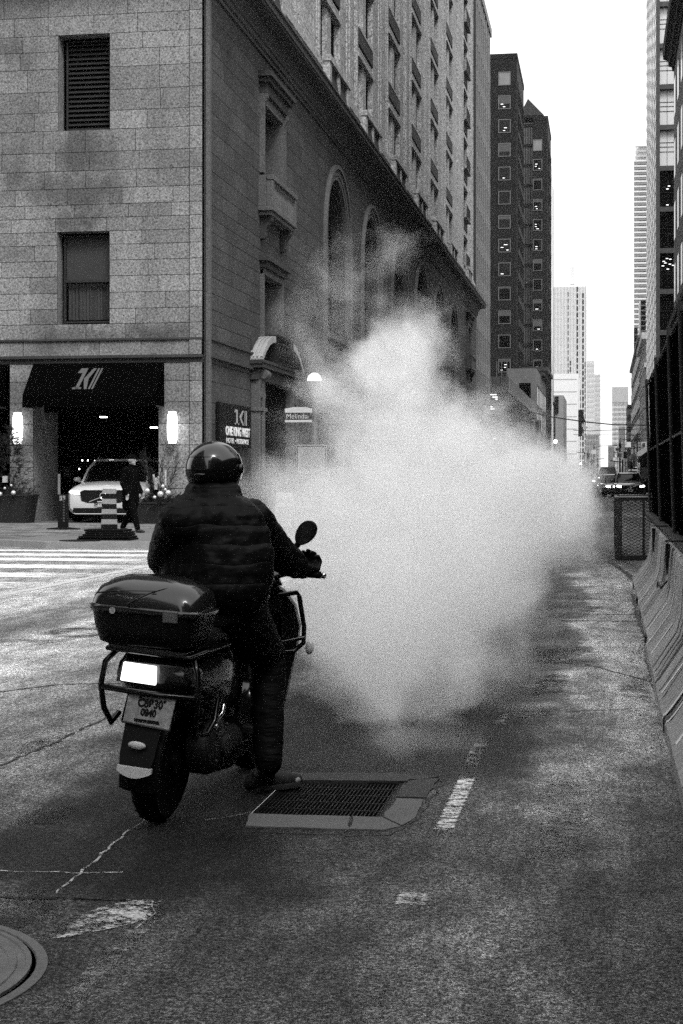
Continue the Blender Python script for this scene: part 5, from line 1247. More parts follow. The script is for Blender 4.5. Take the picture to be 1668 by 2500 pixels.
# ------------------------------------------------------------------ vehicles
white_paint = mat('white car paint', .62, .25, var=.03, coat=.6); black_paint = mat('black car paint', .012, .12, var=0, coat=.8)
grey_paint = mat('grey car paint', .12, .25, var=0, coat=.5); rub = mat('tyre rubber', .004, .85, var=.3, spec=.12); chrome = mat('chrome trim', .5, .15, metal=1, var=0)
alloy = mat('alloy wheel', .3, .3, metal=.8, var=0); hlamp_on = mat('headlight glow', .9, .3, var=0, emit=9); hlamp = mat('headlight lens', .6, .1, var=0, coat=1, emit=.5)
plate_m = mat('licence plate white', .5, .5, var=.1); carglass = mat('car glass', .004, .06, var=0, spec=.25)
def car(name, label, loc, rz, paint, W=2.0, L=4.9, Hh=1.77, lit=None, plate=None, group=None, detail=True, boxy=0.0):
    t = thing(name, label, 'car', loc, group, (0, 0, rz)); w = W / 2; hs = Hh / 1.77
    S_ = [(0.0, .76, .42, .66, .74), (.04, .88, .30, .80, .90), (.2, .96, .24, .90, .99), (.6, .99, .22, .97, 1.04), (1.2, 1, .22, 1.03, 1.12), (1.6, 1, .22, 1.06, 1.15),
          (3.0, 1, .22, 1.09, 1.17), (4.4, .98, .24, 1.10, 1.18), (4.78, .93, .30, 1.06, 1.14), (4.9, .85, .42, .92, 1.0)]
    rings = []
    for y, wf, zb, zs_, zt_ in S_:
        y = y * L / 4.9; a = w * wf; zb *= hs; zs_ *= hs; zt_ *= hs
        rings.append([(-a * .88, y, zb), (-a * .98, y, zb + .1 * hs), (-a, y, (zb + zs_) / 2), (-a * .985, y, zs_ - .06), (-a * .93, y, zs_), (-a * .8, y, zt_ - .02), (-a * .3, y, zt_ + .005), (a * .3, y, zt_ + .005), (a * .8, y, zt_ - .02), (a * .93, y, zs_), (a * .985, y, zs_ - .06), (a, y, (zb + zs_) / 2), (a * .98, y, zb + .1 * hs), (a * .88, y, zb)])
    b = MB(); b.loft(rings); b.build('body', paint, t, smooth=35, world=False)
    def rr(hw, y0, y1, z, r=.12):
        return [(-hw, y0 + r * 1.5, z), (-hw + r, y0, z), (hw - r, y0, z), (hw, y0 + r * 1.5, z), (hw, y1 - r, z), (hw - r, y1, z), (-hw + r, y1, z), (-hw, y1 - r, z)]
    yb0, yb1, yt0, yt1 = 1.25 * L / 4.9, 4.72 * L / 4.9, (2.05 - boxy) * L / 4.9, 4.45 * L / 4.9; zb, zt_ = 1.08 * hs, (1.71) * hs
    b = MB(); b.loft([rr(w * .88, yb0, yb1, zb), rr(w * .80, yb0 + (yt0 - yb0) * .6, yb1 - .15, zb + (zt_ - zb) * .6), rr(w * .68, yt0, yt1, zt_)]); b.build('windows', carglass, t, smooth=35, world=False)
    b = MB(); b.loft([rr(w * .70, yt0 - .06, yt1 + .03, zt_ - .015), rr(w * .69, yt0 + .02, yt1, zt_ + .035), rr(w * .55, yt0 + .25, yt1 - .3, zt_ + .06)]); b.build('roof', paint, t, smooth=50, world=False)
    b = MB()
    for s in (-1, 1):
        b.tube([(s * w * .87, yb0 + .1, zb), (s * w * .81, yb0 + (yt0 - yb0) * .6 + .06, zb + (zt_ - zb) * .6), (s * w * .68, yt0 + .1, zt_)], .035, 6)
        for f in (.42, .68): y_ = yt0 + (yt1 - yt0) * f; b.tube([(s * w * .885, y_, zb), (s * w * .685, y_, zt_)], .03, 6)
        b.tube([(s * w * .87, yb1 - .1, zb), (s * w * .68, yt1 - .1, zt_)], .05, 6)
    b.build('window_pillars', paint, t, smooth=50, world=False)
    b = MB(); b.loft([[(x * w, y, z * hs) for x, z in ((-.56, .60), (-.60, .84), (-.5, .885), (.5, .885), (.60, .84), (.56, .60), (.42, .545), (-.42, .545))] for y in (-.012, .12)]); b.build('grille', blackp, t, world=False)
    b = MB(); b.loft([[(x * w, y, z * hs) for x, z in ((-.80, .28), (-.78, .40), (.78, .40), (.80, .28), (.7, .20), (-.7, .20))] for y in (-.006, .2)]); b.build('lower_intake', blackp, t, world=False)
    for s in (-1, 1):
        b = MB(); b.loft([[(s * x * w, y + (x - .6) * .28, z * hs) for x, z in ((.60, .76), (.60, .86), (.86, .90), (.92, .84), (.84, .76))] for y in (-.02, .12)]); b.build('headlight', hlamp_on if lit else hlamp, t, world=False)
        b = MB(); b.sph((s * (w + .1), yb0 + .45, zb + .1), .1, 10, 8, (1.1, .6, .75)); b.tube([(s * w * .9, yb0 + .45, zb + .02), (s * (w + .08), yb0 + .45, zb + .05)], .025, 6); b.build('wing_mirror', paint, t, smooth=60, world=False)
    for y in (.98 * L / 4.9, 3.95 * L / 4.9):
        for s in (-1, 1):
            R_ = .36 * hs; c = (s * (w - .09), y, R_)
            b = MB(); b.lathe([(R_ * .62, -.13), (R_ * .93, -.13), (R_, -.08), (R_, .08), (R_ * .93, .13), (R_ * .62, .13)], c, 28, 'x'); wl_ = b.build('tyre', rub, t, smooth=40, world=False)
            b = MB(); b.lathe([(R_ * .64, -.11), (R_ * .60, s * .10), (.05, s * .11), (.0001, s * .11)], c, 20, 'x'); b.build('rim', alloy, wl_, smooth=40, world=False)
    if detail:
        b = MB(); b.tube([(x * w, -.02, z * hs) for x, z in ((-.56, .60), (-.60, .84), (-.5, .885), (.5, .885), (.60, .84), (.56, .60))], .008, 5); b.build('grille_trim', chrome, t, world=False)
        b = MB(); b.tube([(-.80 * w, .02, .27 * hs), (-.72 * w, -.02, .24 * hs), (.72 * w, -.02, .24 * hs), (.80 * w, .02, .27 * hs)], .014, 5); b.build('skid_trim', chrome, t, world=False)
        b = MB(); b.tube([(.085 * cos(a), -.03, .73 * hs + .085 * sin(a)) for a in [i * pi / 8 for i in range(17)]], .013, 6); b.tube([(-.36 * w, -.026, .57 * hs), (.36 * w, -.026, .86 * hs)], .010, 5); b.build('emblem', chrome, t, world=False)
        for s in (-1, 1): b = MB(); b.tube([(s * w * .62, yt0 + .1, zt_ + .08), (s * w * .64, yt0 + .5, zt_ + .10), (s * w * .62, yt1 - .1, zt_ + .08)], .018, 5); b.build('roof_rail', chrome, t, world=False)
    if plate:
        b = MB(); b.box(-.16, .16, -.045, -.03, .44 * hs, .44 * hs + .155); p_ = b.build('licence_plate', plate_m, t, world=False)
        o = text(plate, 'plate_text', blackp, .125, (0, -.048, .44 * hs + .075), (pi / 2, 0, 0), None, ext=.001, bold=.003); o.parent = t; o.location = (0, -.048, .44 * hs + .075)
    return t
car('parked_car', 'white SUV facing out of the dark garage entrance under the awning', (-13.92, 43.2, PH + .01), R(4), white_paint, W=2.2, Hh=1.82, plate='BFTB\u00b7858')
p = hZ(1530, 1216); car('black_car', 'black SUV with lit headlights behind the mesh cage', (p.x + .25, p.y, 0), R(3), black_paint, 1.95, 4.8, 1.6, lit=True, plate='308')
p = hZ(1508, 1216); car('black_car', 'black car partly hidden left of the black SUV with lit headlights', (p.x + .1, p.y + 3.5, 0), R(8), black_paint, 1.8, 4.4, 1.5, lit=True, detail=False)
p = hZ(1433, 1192); car('white_car', 'white car with glowing headlights at the right edge of the steam', (p.x, p.y, 0), R(2), white_paint, 1.9, 4.6, 1.65, lit=True, detail=False)
p = hZ(1484, 1193); car('dark_truck', 'boxy dark vehicle between the far pedestrian and the black SUV', (p.x, p.y, 0), 0, blackp, 2.1, 5.5, 2.3, lit=True, detail=False, boxy=.6)
p = hZ(1568, 1190); car('pale_van', 'pale roofed van behind the black SUV, by the fence', (p.x + .4, p.y + 30, 0), 0, white_paint, 2.0, 5.2, 2.5, detail=False, boxy=.6)
p = hZ(1572, 1200); car('white_car', 'white car squeezed between the black SUV and the fence', (p.x + .5, p.y + 12, 0), 0, white_paint, 1.8, 4.4, 1.45, detail=False)
for i, (px, py, d_, lb) in enumerate(((1355, 1203, 0, 'car whose headlights glint through the middle of the steam'), (1240, 1206, 0, 'car whose headlights glint deep in the steam, left of the others'))):
    p = hZ(px, py); car('grey_car', lb, (p.x, p.y, 0), 0, grey_paint, 1.85, 4.5, 1.5, lit=True, detail=False)

# ------------------------------------------------------------------ people
def fuse(b, name, m_, parent, voxel, smooth=4, **tags):
    o = b.build(name, m_, parent, **tags)
    r = o.modifiers.new('fuse', 'REMESH'); r.mode = 'VOXEL'; r.voxel_size = voxel; r.use_smooth_shade = True
    s = o.modifiers.new('soften', 'SMOOTH'); s.iterations = smooth; s.factor = .5
    return o
def hand(b, W, f, lat, s=1.0, curl=.5, thumb=.6):
    """five separate fingers: W wrist, f towards the knuckles, lat towards the thumb side"""
    W = Vector(W); f = Vector(f).normalized(); lat = (Vector(lat) - f * f.dot(Vector(lat))).normalized(); n_ = f.cross(lat).normalized()
    if True:
        b.chain([(W, .026 * s), (W + f * .045 * s, .021 * s)])
        kn = [W + f * (.088 - .004 * abs(i - 1)) * s + lat * (.031 - .0205 * i) * s for i in range(4)]
        for k_ in kn: b.chain([(W + f * .02 * s + (k_ - W - f * .085 * s) * .6, .013 * s), (k_, .0105 * s)])
        for i, k_ in enumerate(kn):
            ln = (1.0, 1.1, 1.02, .8)[i] * s; p = k_; ang = 0; r_ = .0092 * s
            for seg_, l_ in enumerate((.042, .027, .021)):
                ang += curl * (1.0, 1.15, .8)[seg_] + .06 * i * curl; d = f * cos(ang) + n_ * sin(ang); q = p + d * l_ * ln; b.chain([(p, r_), (q, r_ * .92)]); p = q; r_ *= .92
        p = W + f * .022 * s + lat * .026 * s; d = (f * .55 + lat * .8 + n_ * .25).normalized(); q = p + d * .036 * s; b.chain([(p, .0135 * s), (q, .011 * s)])
        d = (f * .85 + lat * .3 + n_ * (.3 + thumb)).normalized(); q2 = q + d * .03 * s; b.chain([(q, .011 * s), (q2, .010 * s)]); b.chain([(q2, .010 * s), (q2 + (d + n_ * .2).normalized() * .022 * s, .0085 * s)])
def head(b, c, fwd, s=1.0):
    c = Vector(c); f = Vector(fwd).normalized(); u = Vector((0, 0, 1)); r = f.cross(u).normalized()
    b.sph(c + u * .02 * s, .092 * s, 16, 12, (1, 1, 1.12)); b.sph(c - u * .05 * s + f * .03 * s, .062 * s, 14, 10); b.sph(c + u * .03 * s - f * .02 * s, .093 * s, 14, 10)
    b.chain([(c + f * .088 * s + u * .02 * s, .010 * s), (c + f * .112 * s - u * .022 * s, .014 * s)])
    b.chain([(c + f * .078 * s - u * .055 * s + r * .018 * s, .011 * s), (c + f * .078 * s - u * .055 * s - r * .018 * s, .011 * s)]); b.sph(c + f * .07 * s - u * .095 * s, .024 * s)
    for q in (-1, 1): b.sph(c + r * q * .092 * s - f * .005 * s, .026 * s, 10, 8, (.5, .8, 1.1))
skin = mat('skin', .32, .6, var=.1); coatm = mat('dark wool coat', .003, .95, var=.3, spec=.03, bump=.004, bscale=20); jeans = mat('dark trousers', .004, .95, var=.3, spec=.03); shoem = mat('dark leather shoe', .02, .45, var=.2)
def walker(label, loc, rz, H_=1.78, coat=coatm, trous=jeans, stride=.3, long_coat=True, cap=True, hands=True, sk=skin, turn=0.0, carry=None):
    t = thing('person', label, 'person', loc, None, (0, 0, rz)); k_ = H_ / 1.78     # faces local -y
    V = lambda x, y, z: Vector((x, y, z)) * k_
    J = dict(pel=V(0, 0, .95), ch=V(0, -.01, 1.32), nk=V(0, -.02, 1.50), hd=V(0, -.05, 1.66), sl=V(-.19, 0, 1.43), sr=V(.19, 0, 1.43), el=V(-.24, .04, 1.14), er=V(.24, -.02, 1.14), wl=V(-.23, -.06, .90), wr=V(.23, -.16, .92),
             hl=V(-.09, 0, .93), hr=V(.09, 0, .93), kl=V(-.10, -stride * .45, .51), kr=V(.10, stride * .1, .50), al=V(-.09, -stride * .75, .10), ar=V(.09, stride * .75, .12))
    fw = Vector((sin(turn), -cos(turn), 0))
    def add(b, o, g): 
        for x in o: b.chain([(J[n_], r_ * g * k_) for n_, r_ in x])
    b = MB(); add(b, [[('pel', .12), ('ch', .13), ('nk', .055), ('hd', .055)], [('sl', .055), ('el', .043), ('wl', .03)], [('sr', .055), ('er', .043), ('wr', .03)], [('sl', .06), ('ch', .1), ('sr', .06)], [('hl', .085), ('kl', .058), ('al', .042)], [('hr', .085), ('kr', .058), ('ar', .042)]], 1)
    head(b, J['hd'], fw, k_)
    if hands:
        hand(b, J['wl'], (0, -.25, -1), (.1, -1, .25), k_, .35); hand(b, J['wr'], (0, -.35, -1), (-.1, -1, .35), k_, .35)
    fuse(b, 'body', sk, t, .0075 * k_, 2, world=False)
    def cloth(name, chains, m_, vox=.016, extra=None, sm=5):
        b = MB(); add(b, chains, 1)
        if extra: extra(b)
        o = fuse(b, name, m_, t, vox * k_, sm, world=False); return o
    def coat_x(b):
        if long_coat:
            for s in (-1, 1): b.chain([(V(s * .07, 0, 1.0), .145 * k_), (V(s * .09, -.02, .78), .15 * k_), (V(s * .1, 0, .62), .13 * k_)])
        b.chain([(V(0, -.02, 1.50), .075 * k_), (V(0, -.03, 1.545), .07 * k_)])
    cloth('coat', [[('pel', .155), ('ch', .165), ('nk', .075)], [('sl', .09), ('ch', .13), ('sr', .09)], [('sl', .085), ('el', .068), ('wl', .05)], [('sr', .085), ('er', .068), ('wr', .05)]], coat, extra=coat_x)
    cloth('trousers', [[('hl', .11), ('kl', .085), ('al', .065)], [('hr', .11), ('kr', .085), ('ar', .065)], [('hl', .11), ('hr', .11)]], trous)
    for s, n_, dz in ((-1, 'al', 0), (1, 'ar', .0)):
        p = J[n_]; b = MB(); b.chain([(p + V(0, .02, -.055), .045 * k_), (p + V(0, -.10, -.062), .040 * k_), (p + V(0, -.17, -.068), .03 * k_)]); fuse(b, 'shoe', shoem, t, .012 * k_, 3, world=False)
    hc = J['hd'] + V(0, 0, .02)
    if cap:
        b = MB(); b.sph(hc + V(0, .01, .045), .106 * k_, 18, 10, (1, 1.08, .78)); b.chain([(hc + fw * .085 * k_ + V(0, 0, .05), .02 * k_), (hc + fw * .145 * k_ + V(0, 0, .035), .016 * k_)]); fuse(b, 'cap', coatm, t, .012 * k_, 3, world=False)
    else:
        b = MB(); b.sph(hc + V(0, .022, .035), .105 * k_, 18, 10, (1, 1, .95)); fuse(b, 'hair', coatm, t, .012 * k_, 3, world=False)
    b = MB(); r_ = fw.cross(Vector((0, 0, 1)))
    for s in (-1, 1): b.sph(J['hd'] + fw * .088 * k_ + r_ * s * .032 * k_ + V(0, 0, .025), .010 * k_, 8, 6)
    b.build('eyes', blackp, t, world=False)
    return t
p = hZ(318, 1300, PH); walker('man in a dark coat and cap walking between the white SUV and striped marker', (p.x, p.y, PH), R(72), 1.82, stride=.36)
p = hZ(1461, 1208); light_m = mat('grey jacket', .05, .8, var=.2)
walker('distant pedestrian in dark trousers crossing the street by the white car', (p.x, p.y, 0), R(-80), 1.42, coat=mat('pale grey jacket', .22, .8, var=.2), stride=.75, long_coat=False, cap=False)

# ------------------------------------------------------------------ things on the corner pavement
# striped construction marker
p = hZ(267, 1318, PH); mk = thing('construction_marker', 'flat striped construction marker on a stack of black rubber feet', 'traffic marker', (p.x, p.y, PH))
sc_ = p.y / 3900; w0, w1 = 42 * sc_ / 2, 34 * sc_ / 2; z1 = zat(1193, p.x, p.y); z0 = PH + .22
retro = mat('pale reflective stripe', .30, .5, var=.15, speck=.4, sscale=30); n_ = 8
bands_ = [0, .135, .27, .385, .52, .64, .78, .9, 1.0]
for i in range(8):
    f0, f1 = i / 8, (i + 1) / 8; a = w0 + (w1 - w0) * f0; c = w0 + (w1 - w0) * f1; za_, zb2 = z0 + (z1 - z0) * f0, z0 + (z1 - z0) * f1
    b = MB(); b.loft([[(-x + p.x, p.y - y, z) for x, y in ((wd_, .02), (-wd_, .02), (-wd_, -.02), (wd_, -.02))] for wd_, z in ((a, za_ + .002), (c, zb2 - .002))]); b.build('stripe', retro if i % 2 else blackp, mk)
b = MB(); rnd = random.Random(3)
for i in range(5):
    a = .62 - i * .045 + rnd.uniform(-.02, .02); dx, dy = rnd.uniform(-.04, .04), rnd.uniform(-.03, .03)
    b.box(p.x - a + dx, p.x + a * .9 + dx, p.y - .3 + dy, p.y + .3 + dy, PH + i * .046, PH + .042 + i * .046)
b.build('rubber_feet', rub, mk, bev=.012)
# black standing sign post with small vertical lettering
p = hZ(155, 1293, PH); bp_ = thing('sign_post', 'black pavement post with vertical lettering on a round base, left of the white SUV', 'sign post', (p.x, p.y, PH))
zt = zat(1207, p.x, p.y); b = MB(); b.box(p.x - .14, p.x + .13, p.y - .03, p.y + .03, PH + .05, zt); b.build('board', blackp, bp_, bev=.01)
b = MB(); b.lathe([(.40, 0), (.39, .03), (.1, .06)], p, 20, sx=1.1, sy=.7); b.build('base', rub, bp_)
b = MB()
for i in range(9): b.box(p.x - .0, p.x + .045, p.y - .036, p.y - .031, PH + .2 + i * .068, PH + .235 + i * .068)
b.build('vertical_marks', winfr, bp_); b = MB()
for i in range(4): b.box(p.x - .08 + i * .04, p.x - .065 + i * .04, p.y - .036, p.y - .031, zt - .16 + i * .01, zt - .03)
b.build('emblem', wsign, bp_)
b = MB(); q = hY(141, 1180, SY + .4); b.box(q.x, q.x + .07, q.y, q.y + .05, PH, zat(1157, q.x, q.y)); tag(b.build('bollard', kerbm, bev=.01), 'thin pale bollard against the left jamb of the garage entrance', 'bollard')
# planters
needle = mat('dark evergreen needles', .02, .8, var=.6, scale=9, spec=.3); birch = mat('pale birch log', .45, .7, var=.4, scale=12); bauble = mat('silver bauble', .75, .25, metal=.5, var=0); pot = mat('dark planter box', .012, .6, var=.3)
rnd = random.Random(12)
def sprig(b, base, d, L_, w_=.02, n_=16):
    d = Vector(d).normalized(); base = Vector(base); s = d.cross(Vector((0, 0, 1))); s = s.normalized() if s.length > .01 else Vector((1, 0, 0)); u = s.cross(d)
    for i in range(n_):
        f = i / n_; p = base + d * L_ * f; a = rnd.random() * 2 * pi; o = (s * cos(a) + u * sin(a)) * L_ * .34 * (1 - f * .7) + d * L_ * .16
        q = p + o; wv_ = d.cross(o).normalized() * w_ * .5
        b.poly([tuple(p + wv_), tuple(p - wv_), tuple(q)])
    b.poly([tuple(base + s * .008), tuple(base - s * .008), tuple(base + d * L_)])
def planter(label, c, w_, hp, ht, dens, conifer):
    t = thing('planter', label, 'planter', c, 'festive planters at the garage entrance'); x, y, z = c
    b = MB(); b.loft([[(x - a, y - a * .8, z + h_), (x + a, y - a * .8, z + h_), (x + a, y + a * .8, z + h_), (x - a, y + a * .8, z + h_)] for a, h_ in ((w_ * .42, 0), (w_ * .5, hp), (w_ * .52, hp), (w_ * .52, hp + .05))]); b.build('box', pot, t, bev=.01)
    b = MB()
    if conifer:
        for i in range(dens):
            f = rnd.random() ** .8; a = rnd.random() * 2 * pi; r_ = w_ * .55 * (1 - f) ** .8 * rnd.uniform(.3, 1.0); p = (x + cos(a) * r_, y + sin(a) * r_, z + hp + f * ht); sprig(b, p, (cos(a), sin(a), rnd.uniform(-.1, .7)), rnd.uniform(.14, .3), .016, 18)
    for i in range(dens // 2 if conifer else dens):
        a = rnd.random() * 2 * pi; r_ = w_ * .4 * rnd.random(); sprig(b, (x + cos(a) * r_, y + sin(a) * r_ * .8, z + hp), (cos(a) * 1.2, sin(a) * 1.2, rnd.uniform(-.5, 1.3)), rnd.uniform(.25, .5), .02, 20)
    if not conifer:
        for i in range(16): a = rnd.random() * 2 * pi; sprig(b, (x + cos(a) * .15, y + sin(a) * .15, z + hp), (cos(a) * .28, sin(a) * .28, 1), ht * rnd.uniform(.6, 1.0), .018, 40)
    b.build('evergreen_sprays', needle, t)
    return t
p = hY(28, 1283, 43.0); pl = planter('large dark conifer arrangement in a planter, under the left wall lamp', (p.x, 43.0, PH), 1.25, .75, 1.9, 220, True)
for px, py in ((0, 1206), (33, 1203), (28, 1185), (12, 1192)): q = hY(px, py, 42.35); b = MB(); b.sph(q, .065 if py > 1200 else .035, 12, 8); b.build('bauble', bauble, pl, smooth=60)
q = hY(13, 1170, 42.5); b = MB(); b.box(q.x - .06, q.x + .06, q.y - .05, q.y + .05, q.z - .09, q.z + .09); b.build('lantern', bauble, pl)
p = hY(390, 1283, 43.0); pl = planter('planter of pale birch logs, evergreens and silver baubles, right of the white SUV', (p.x + .05, 42.9, PH), 1.2, .55, 1.6, 150, False)
for px, py, r_ in ((360, 1198, .07), (392, 1206, .085), (411, 1203, .075), (398, 1187, .05), (378, 1214, .05), (404, 1195, .04)): q = hY(px, py, 42.2); b = MB(); b.sph(q, r_, 12, 8); b.build('bauble', bauble, pl, smooth=60)
for px0, py0, px1, py1, r_ in ((381, 1195, 380, 1166, .055), (376, 1175, 375, 1158, .03), (404, 1185, 404, 1148, .032), (386, 1180, 387, 1162, .028)):
    b = MB(); b.tube([hY(px0, py0, 42.7), hY(px1, py1, 42.7)], r_, 10); b.build('birch_log', birch, pl, smooth=50)
b = MB(); q = hZ(360, 1299, PH); b.box(q.x - .1, q.x + .65, 42.0, 42.3, PH, PH + .26); tag(b.build('low_kerb_block', kerbm, bev=.02), 'low pale stone block on the pavement right of the walking man', 'stone block')
q = hZ(195, 1321, PH); mt = MB(); mt.lathe([(.42, 0), (.42, .012), (.0001, .014)], (q.x, q.y, PH + .004), 24); tag(mt.build('utility_cover', iron), 'small dark utility cover in the corner pavement, left of the striped marker', 'utility cover')
# ------------------------------------------------------------------ far-street clutter at the vanishing point
rnd = random.Random(31)
spots = [(1503, 300, 0, 'far car below the round street sign'), (1492, 420, 1, 'tiny far car left of the black SUV'), (1520, 210, 2, 'far car just above the left half of the black SUV'), (1535, 240, 0, 'far car above the middle of the black SUV'), (1549, 190, 1, 'far car above the right half of the black SUV'), (1478, 500, 2, 'tiniest far car at the foot of the sky gap'), (1560, 250, 0, 'far car against the fence edge')]
for px, Y, c_, lb in spots:
    car('distant_car', lb, (xk(px) * Y, Y, 0), 0, (black_paint, white_paint, grey_paint)[c_], 1.9, 4.6, 1.55 + .5 * (c_ == 1), lit=(c_ != 1), detail=False)['group'] = 'distant cars down the street'
plc = [(1500, 1100, 260), (1507, 1085, 330), (1527, 1092, 230), (1535, 1070, 280), (1548, 1088, 200), (1556, 1060, 260), (1450, 1088, 300), (1428, 1102, 260), (1459, 1118, 340), (1520, 1122, 180)]
lbl = ['left of the round street sign', 'just left of the tapering pole', 'right of the round street sign', 'in front of the stepped dark block', 'above the black SUV roof', 'left of the right traffic light', 'in front of the faint stepped tower', 'under the dark signboard', 'beside the far pedestrian', 'behind the tiny traffic light']
for i, (px, py, Y) in enumerate(plc):
    X = xk(px) * Y; zt_ = zat(py, X, Y); t = thing('street_pole', 'thin street pole with a small hanging sign, ' + lbl[i], 'pole', (X, Y, 0), 'street poles with small signs')
    b = MB(); b.tube([(X, Y, 0), (X, Y, zt_)], .09, 6); b.tube([(X, Y, zt_ - .3), (X - 1.4 * (1 if i % 2 else -1), Y, zt_ - .1)], .06, 5); b.build('post', blackp, t)
    b = MB(); w_ = rnd.uniform(.4, .9); h_ = rnd.uniform(.5, 1.1); zc = zt_ - rnd.uniform(.9, 2.2); b.box(X - w_ / 2, X + w_ / 2, Y - .12, Y - .1, zc - h_ / 2, zc + h_ / 2); b.build('sign_plate', (wsign, winfr, blackp)[i % 3], t)
# ------------------------------------------------------------------ the scooter (local frame: x right, y forward, z up, origin under the rear wheel)
c0 = hZ(384, 2004); LEAN, YAW = R(5.5), R(-4.6)
sct = thing('motor_scooter', 'black motor scooter with a big rounded top box, seen from behind beside the storm drain', 'scooter', (c0.x, c0.y, 0), None, (0, LEAN, YAW))
SM = Matrix.Translation((c0.x, c0.y, 0)) @ sct.rotation_euler.to_matrix().to_4x4()
Wd = lambda x, y, z: SM @ Vector((x, y, z))
gloss = mat('glossy black plastic', .008, .14, var=0, coat=.5); gloss2 = mat('scuffed black fairing', .004, .4, var=.4, scale=9, spec=.2); lidm = mat('glossy dark lid', .012, .16, var=.3, scale=8, coat=.45, spec=.5)
tubem = mat('black chromed tube', .035, .16, metal=.9, var=.3, scale=20); seatm = mat('black seat vinyl', .01, .5, var=.3, bump=.002)
tail_on = mat('lit tail lamp', .9, .3, var=0, emit=1.5); tail_off = mat('dark lens', .05, .12, var=.4, scale=30, coat=.6, bump=.002, bscale=60); refl = mat('pale fender tip', .55, .5, var=.3, scale=15)
def LB(b, name, m_, parent=sct, **k_): return b.build(name, m_, parent, world=False, **k_)
def rrect(cx, cy, hw, hl, z, r=.06, n_=5, sq=0):
    out = []
    for sx, sy, a0 in ((1, 1, 0), (-1, 1, 90), (-1, -1, 180), (1, -1, 270)):
        for i in range(n_ + 1):
            a = R(a0 + 90 * i / n_); out.append((cx + sx * (hw - r) + r * cos(a), cy + sy * (hl - r) + r * sin(a), z))
    return out
# wheels
def wheel(y, rad, wd, name):
    b = MB(); b.lathe([(rad * .66, -wd / 2 + .01), (rad * .88, -wd / 2), (rad * .97, -wd * .3), (rad, 0), (rad * .97, wd * .3), (rad * .88, wd / 2), (rad * .66, wd / 2 - .01)], (0, y, rad), 40, 'x'); w_ = LB(b, name, rub, smooth=50)
    b = MB()
    for i in range(48):                                   # tread grooves as small ribs
        a = 2 * pi * i / 48; s = 1 if i % 2 else -1
        p0 = (s * wd * .02, y + (rad + .001) * cos(a), rad + (rad + .001) * sin(a)); p1 = (s * wd * .40, y + rad * .955 * cos(a + .07), rad + rad * .955 * sin(a + .07)); b.tube([p0, p1], .004, 4)
    LB(b, 'tread', rub, w_)
    b = MB(); b.lathe([(rad * .68, -wd * .4), (rad * .62, -wd * .3), (rad * .62, wd * .3), (rad * .68, wd * .4)], (0, y, rad), 32, 'x'); b.lathe([(.045, -.07), (.045, .07)], (0, y, rad), 14, 'x')
    for i in range(5):
        a = 2 * pi * i / 5; b.tube([(0, y + .04 * cos(a), rad + .04 * sin(a)), (0, y + rad * .63 * cos(a), rad + rad * .63 * sin(a))], .016, 6)
    LB(b, 'rim', blackp, w_, smooth=40)
wheel(0, .262, .112, 'rear_wheel'); wheel(1.30, .255, .11, 'front_wheel')
# inner rear fender hugging the tyre
def arc_fender(y, zc, rad, a0, a1, wd, name, m_, sag=.02):
    b = MB(); rings = []
    n_ = 14
    for i in range(n_ + 1):
        a = R(a0 + (a1 - a0) * i / n_); cy, cz = cos(a), sin(a); ring = []
        for x, dr_ in ((-wd / 2, -.03), (-wd / 2, 0), (-wd * .25, sag), (wd * .25, sag), (wd / 2, 0), (wd / 2, -.03), (wd / 2 - .006, -.03), (wd * .25, sag - .008), (-wd * .25, sag - .008), (-wd / 2 + .006, -.03)):
            ring.append((x, y + cy * (rad + dr_), zc + cz * (rad + dr_)))
        rings.append(ring)
    b.loft(rings); LB(b, name, m_, smooth=50)
arc_fender(0, .262, .285, 60, 195, .17, 'rear_fender', gloss2); arc_fender(1.30, .255, .275, 20, 200, .15, 'front_fender', gloss)
# number plate hanger, mud flap and pale tip
b = MB(); b.loft([[(-.085, -.245, .60), (.085, -.245, .60), (.085, -.215, .60), (-.085, -.215, .60)], [(-.08, -.28, .46), (.08, -.28, .46), (.08, -.26, .46), (-.08, -.26, .46)], [(-.076, -.325, .34), (.076, -.325, .34), (.076, -.31, .34), (-.076, -.31, .34)], [(-.068, -.34, .295), (.068, -.34, .295), (.068, -.322, .295), (-.068, -.322, .295)]])
mf = LB(b, 'mud_flap', gloss2, smooth=30)
b = MB(); b.sph((0, -.335, .385), .03, 12, 8, (1.3, .35, .55)); LB(b, 'reflector', refl, mf, smooth=60)
b = MB(); b.loft([[(x * .075, -.345 - .012 * (1 - x * x) - o, .297 - dz - .022 * (1 - x * x) * (1 if dz else 0)) for x in [-1 + i / 4 for i in range(9)]] + [(x * .075, -.325 - o, .297 - dz - .02 * (1 - x * x) * (1 if dz else 0)) for x in [1 - i / 4 for i in range(9)]] for dz, o in ((0, 0), (.022, .004))]); LB(b, 'fender_tip', refl, mf, smooth=40)
pl = MB(); T_ = R(14)
def plp(x, z, o=0): return (x, -.272 - sin(T_) * (-(z)) * 1.0 - o - .0, .525 + z * cos(T_))
ang = R(-3)
def plr(x, z, o=0): return plp(.018 + x * cos(ang) - z * sin(ang), x * sin(ang) + z * cos(ang), o)
pl.loft([[plr(x, z, o) for x, z in ((-.104, -.064), (.104, -.064), (.104, .064), (-.104, .064))] for o in (0, .004)]); pt_ = LB(pl, 'licence_plate', mat('dirty plate', .26, .6, var=.8, scale=45, speck=.5, sscale=150), bev=.002)
b = MB(); b.tube([plr(x, z, .004) for x, z in ((-.107, -.067), (.107, -.067), (.107, .067), (-.107, .067), (-.107, -.067))], .0045, 6); LB(b, 'plate_frame', tubem, pt_)
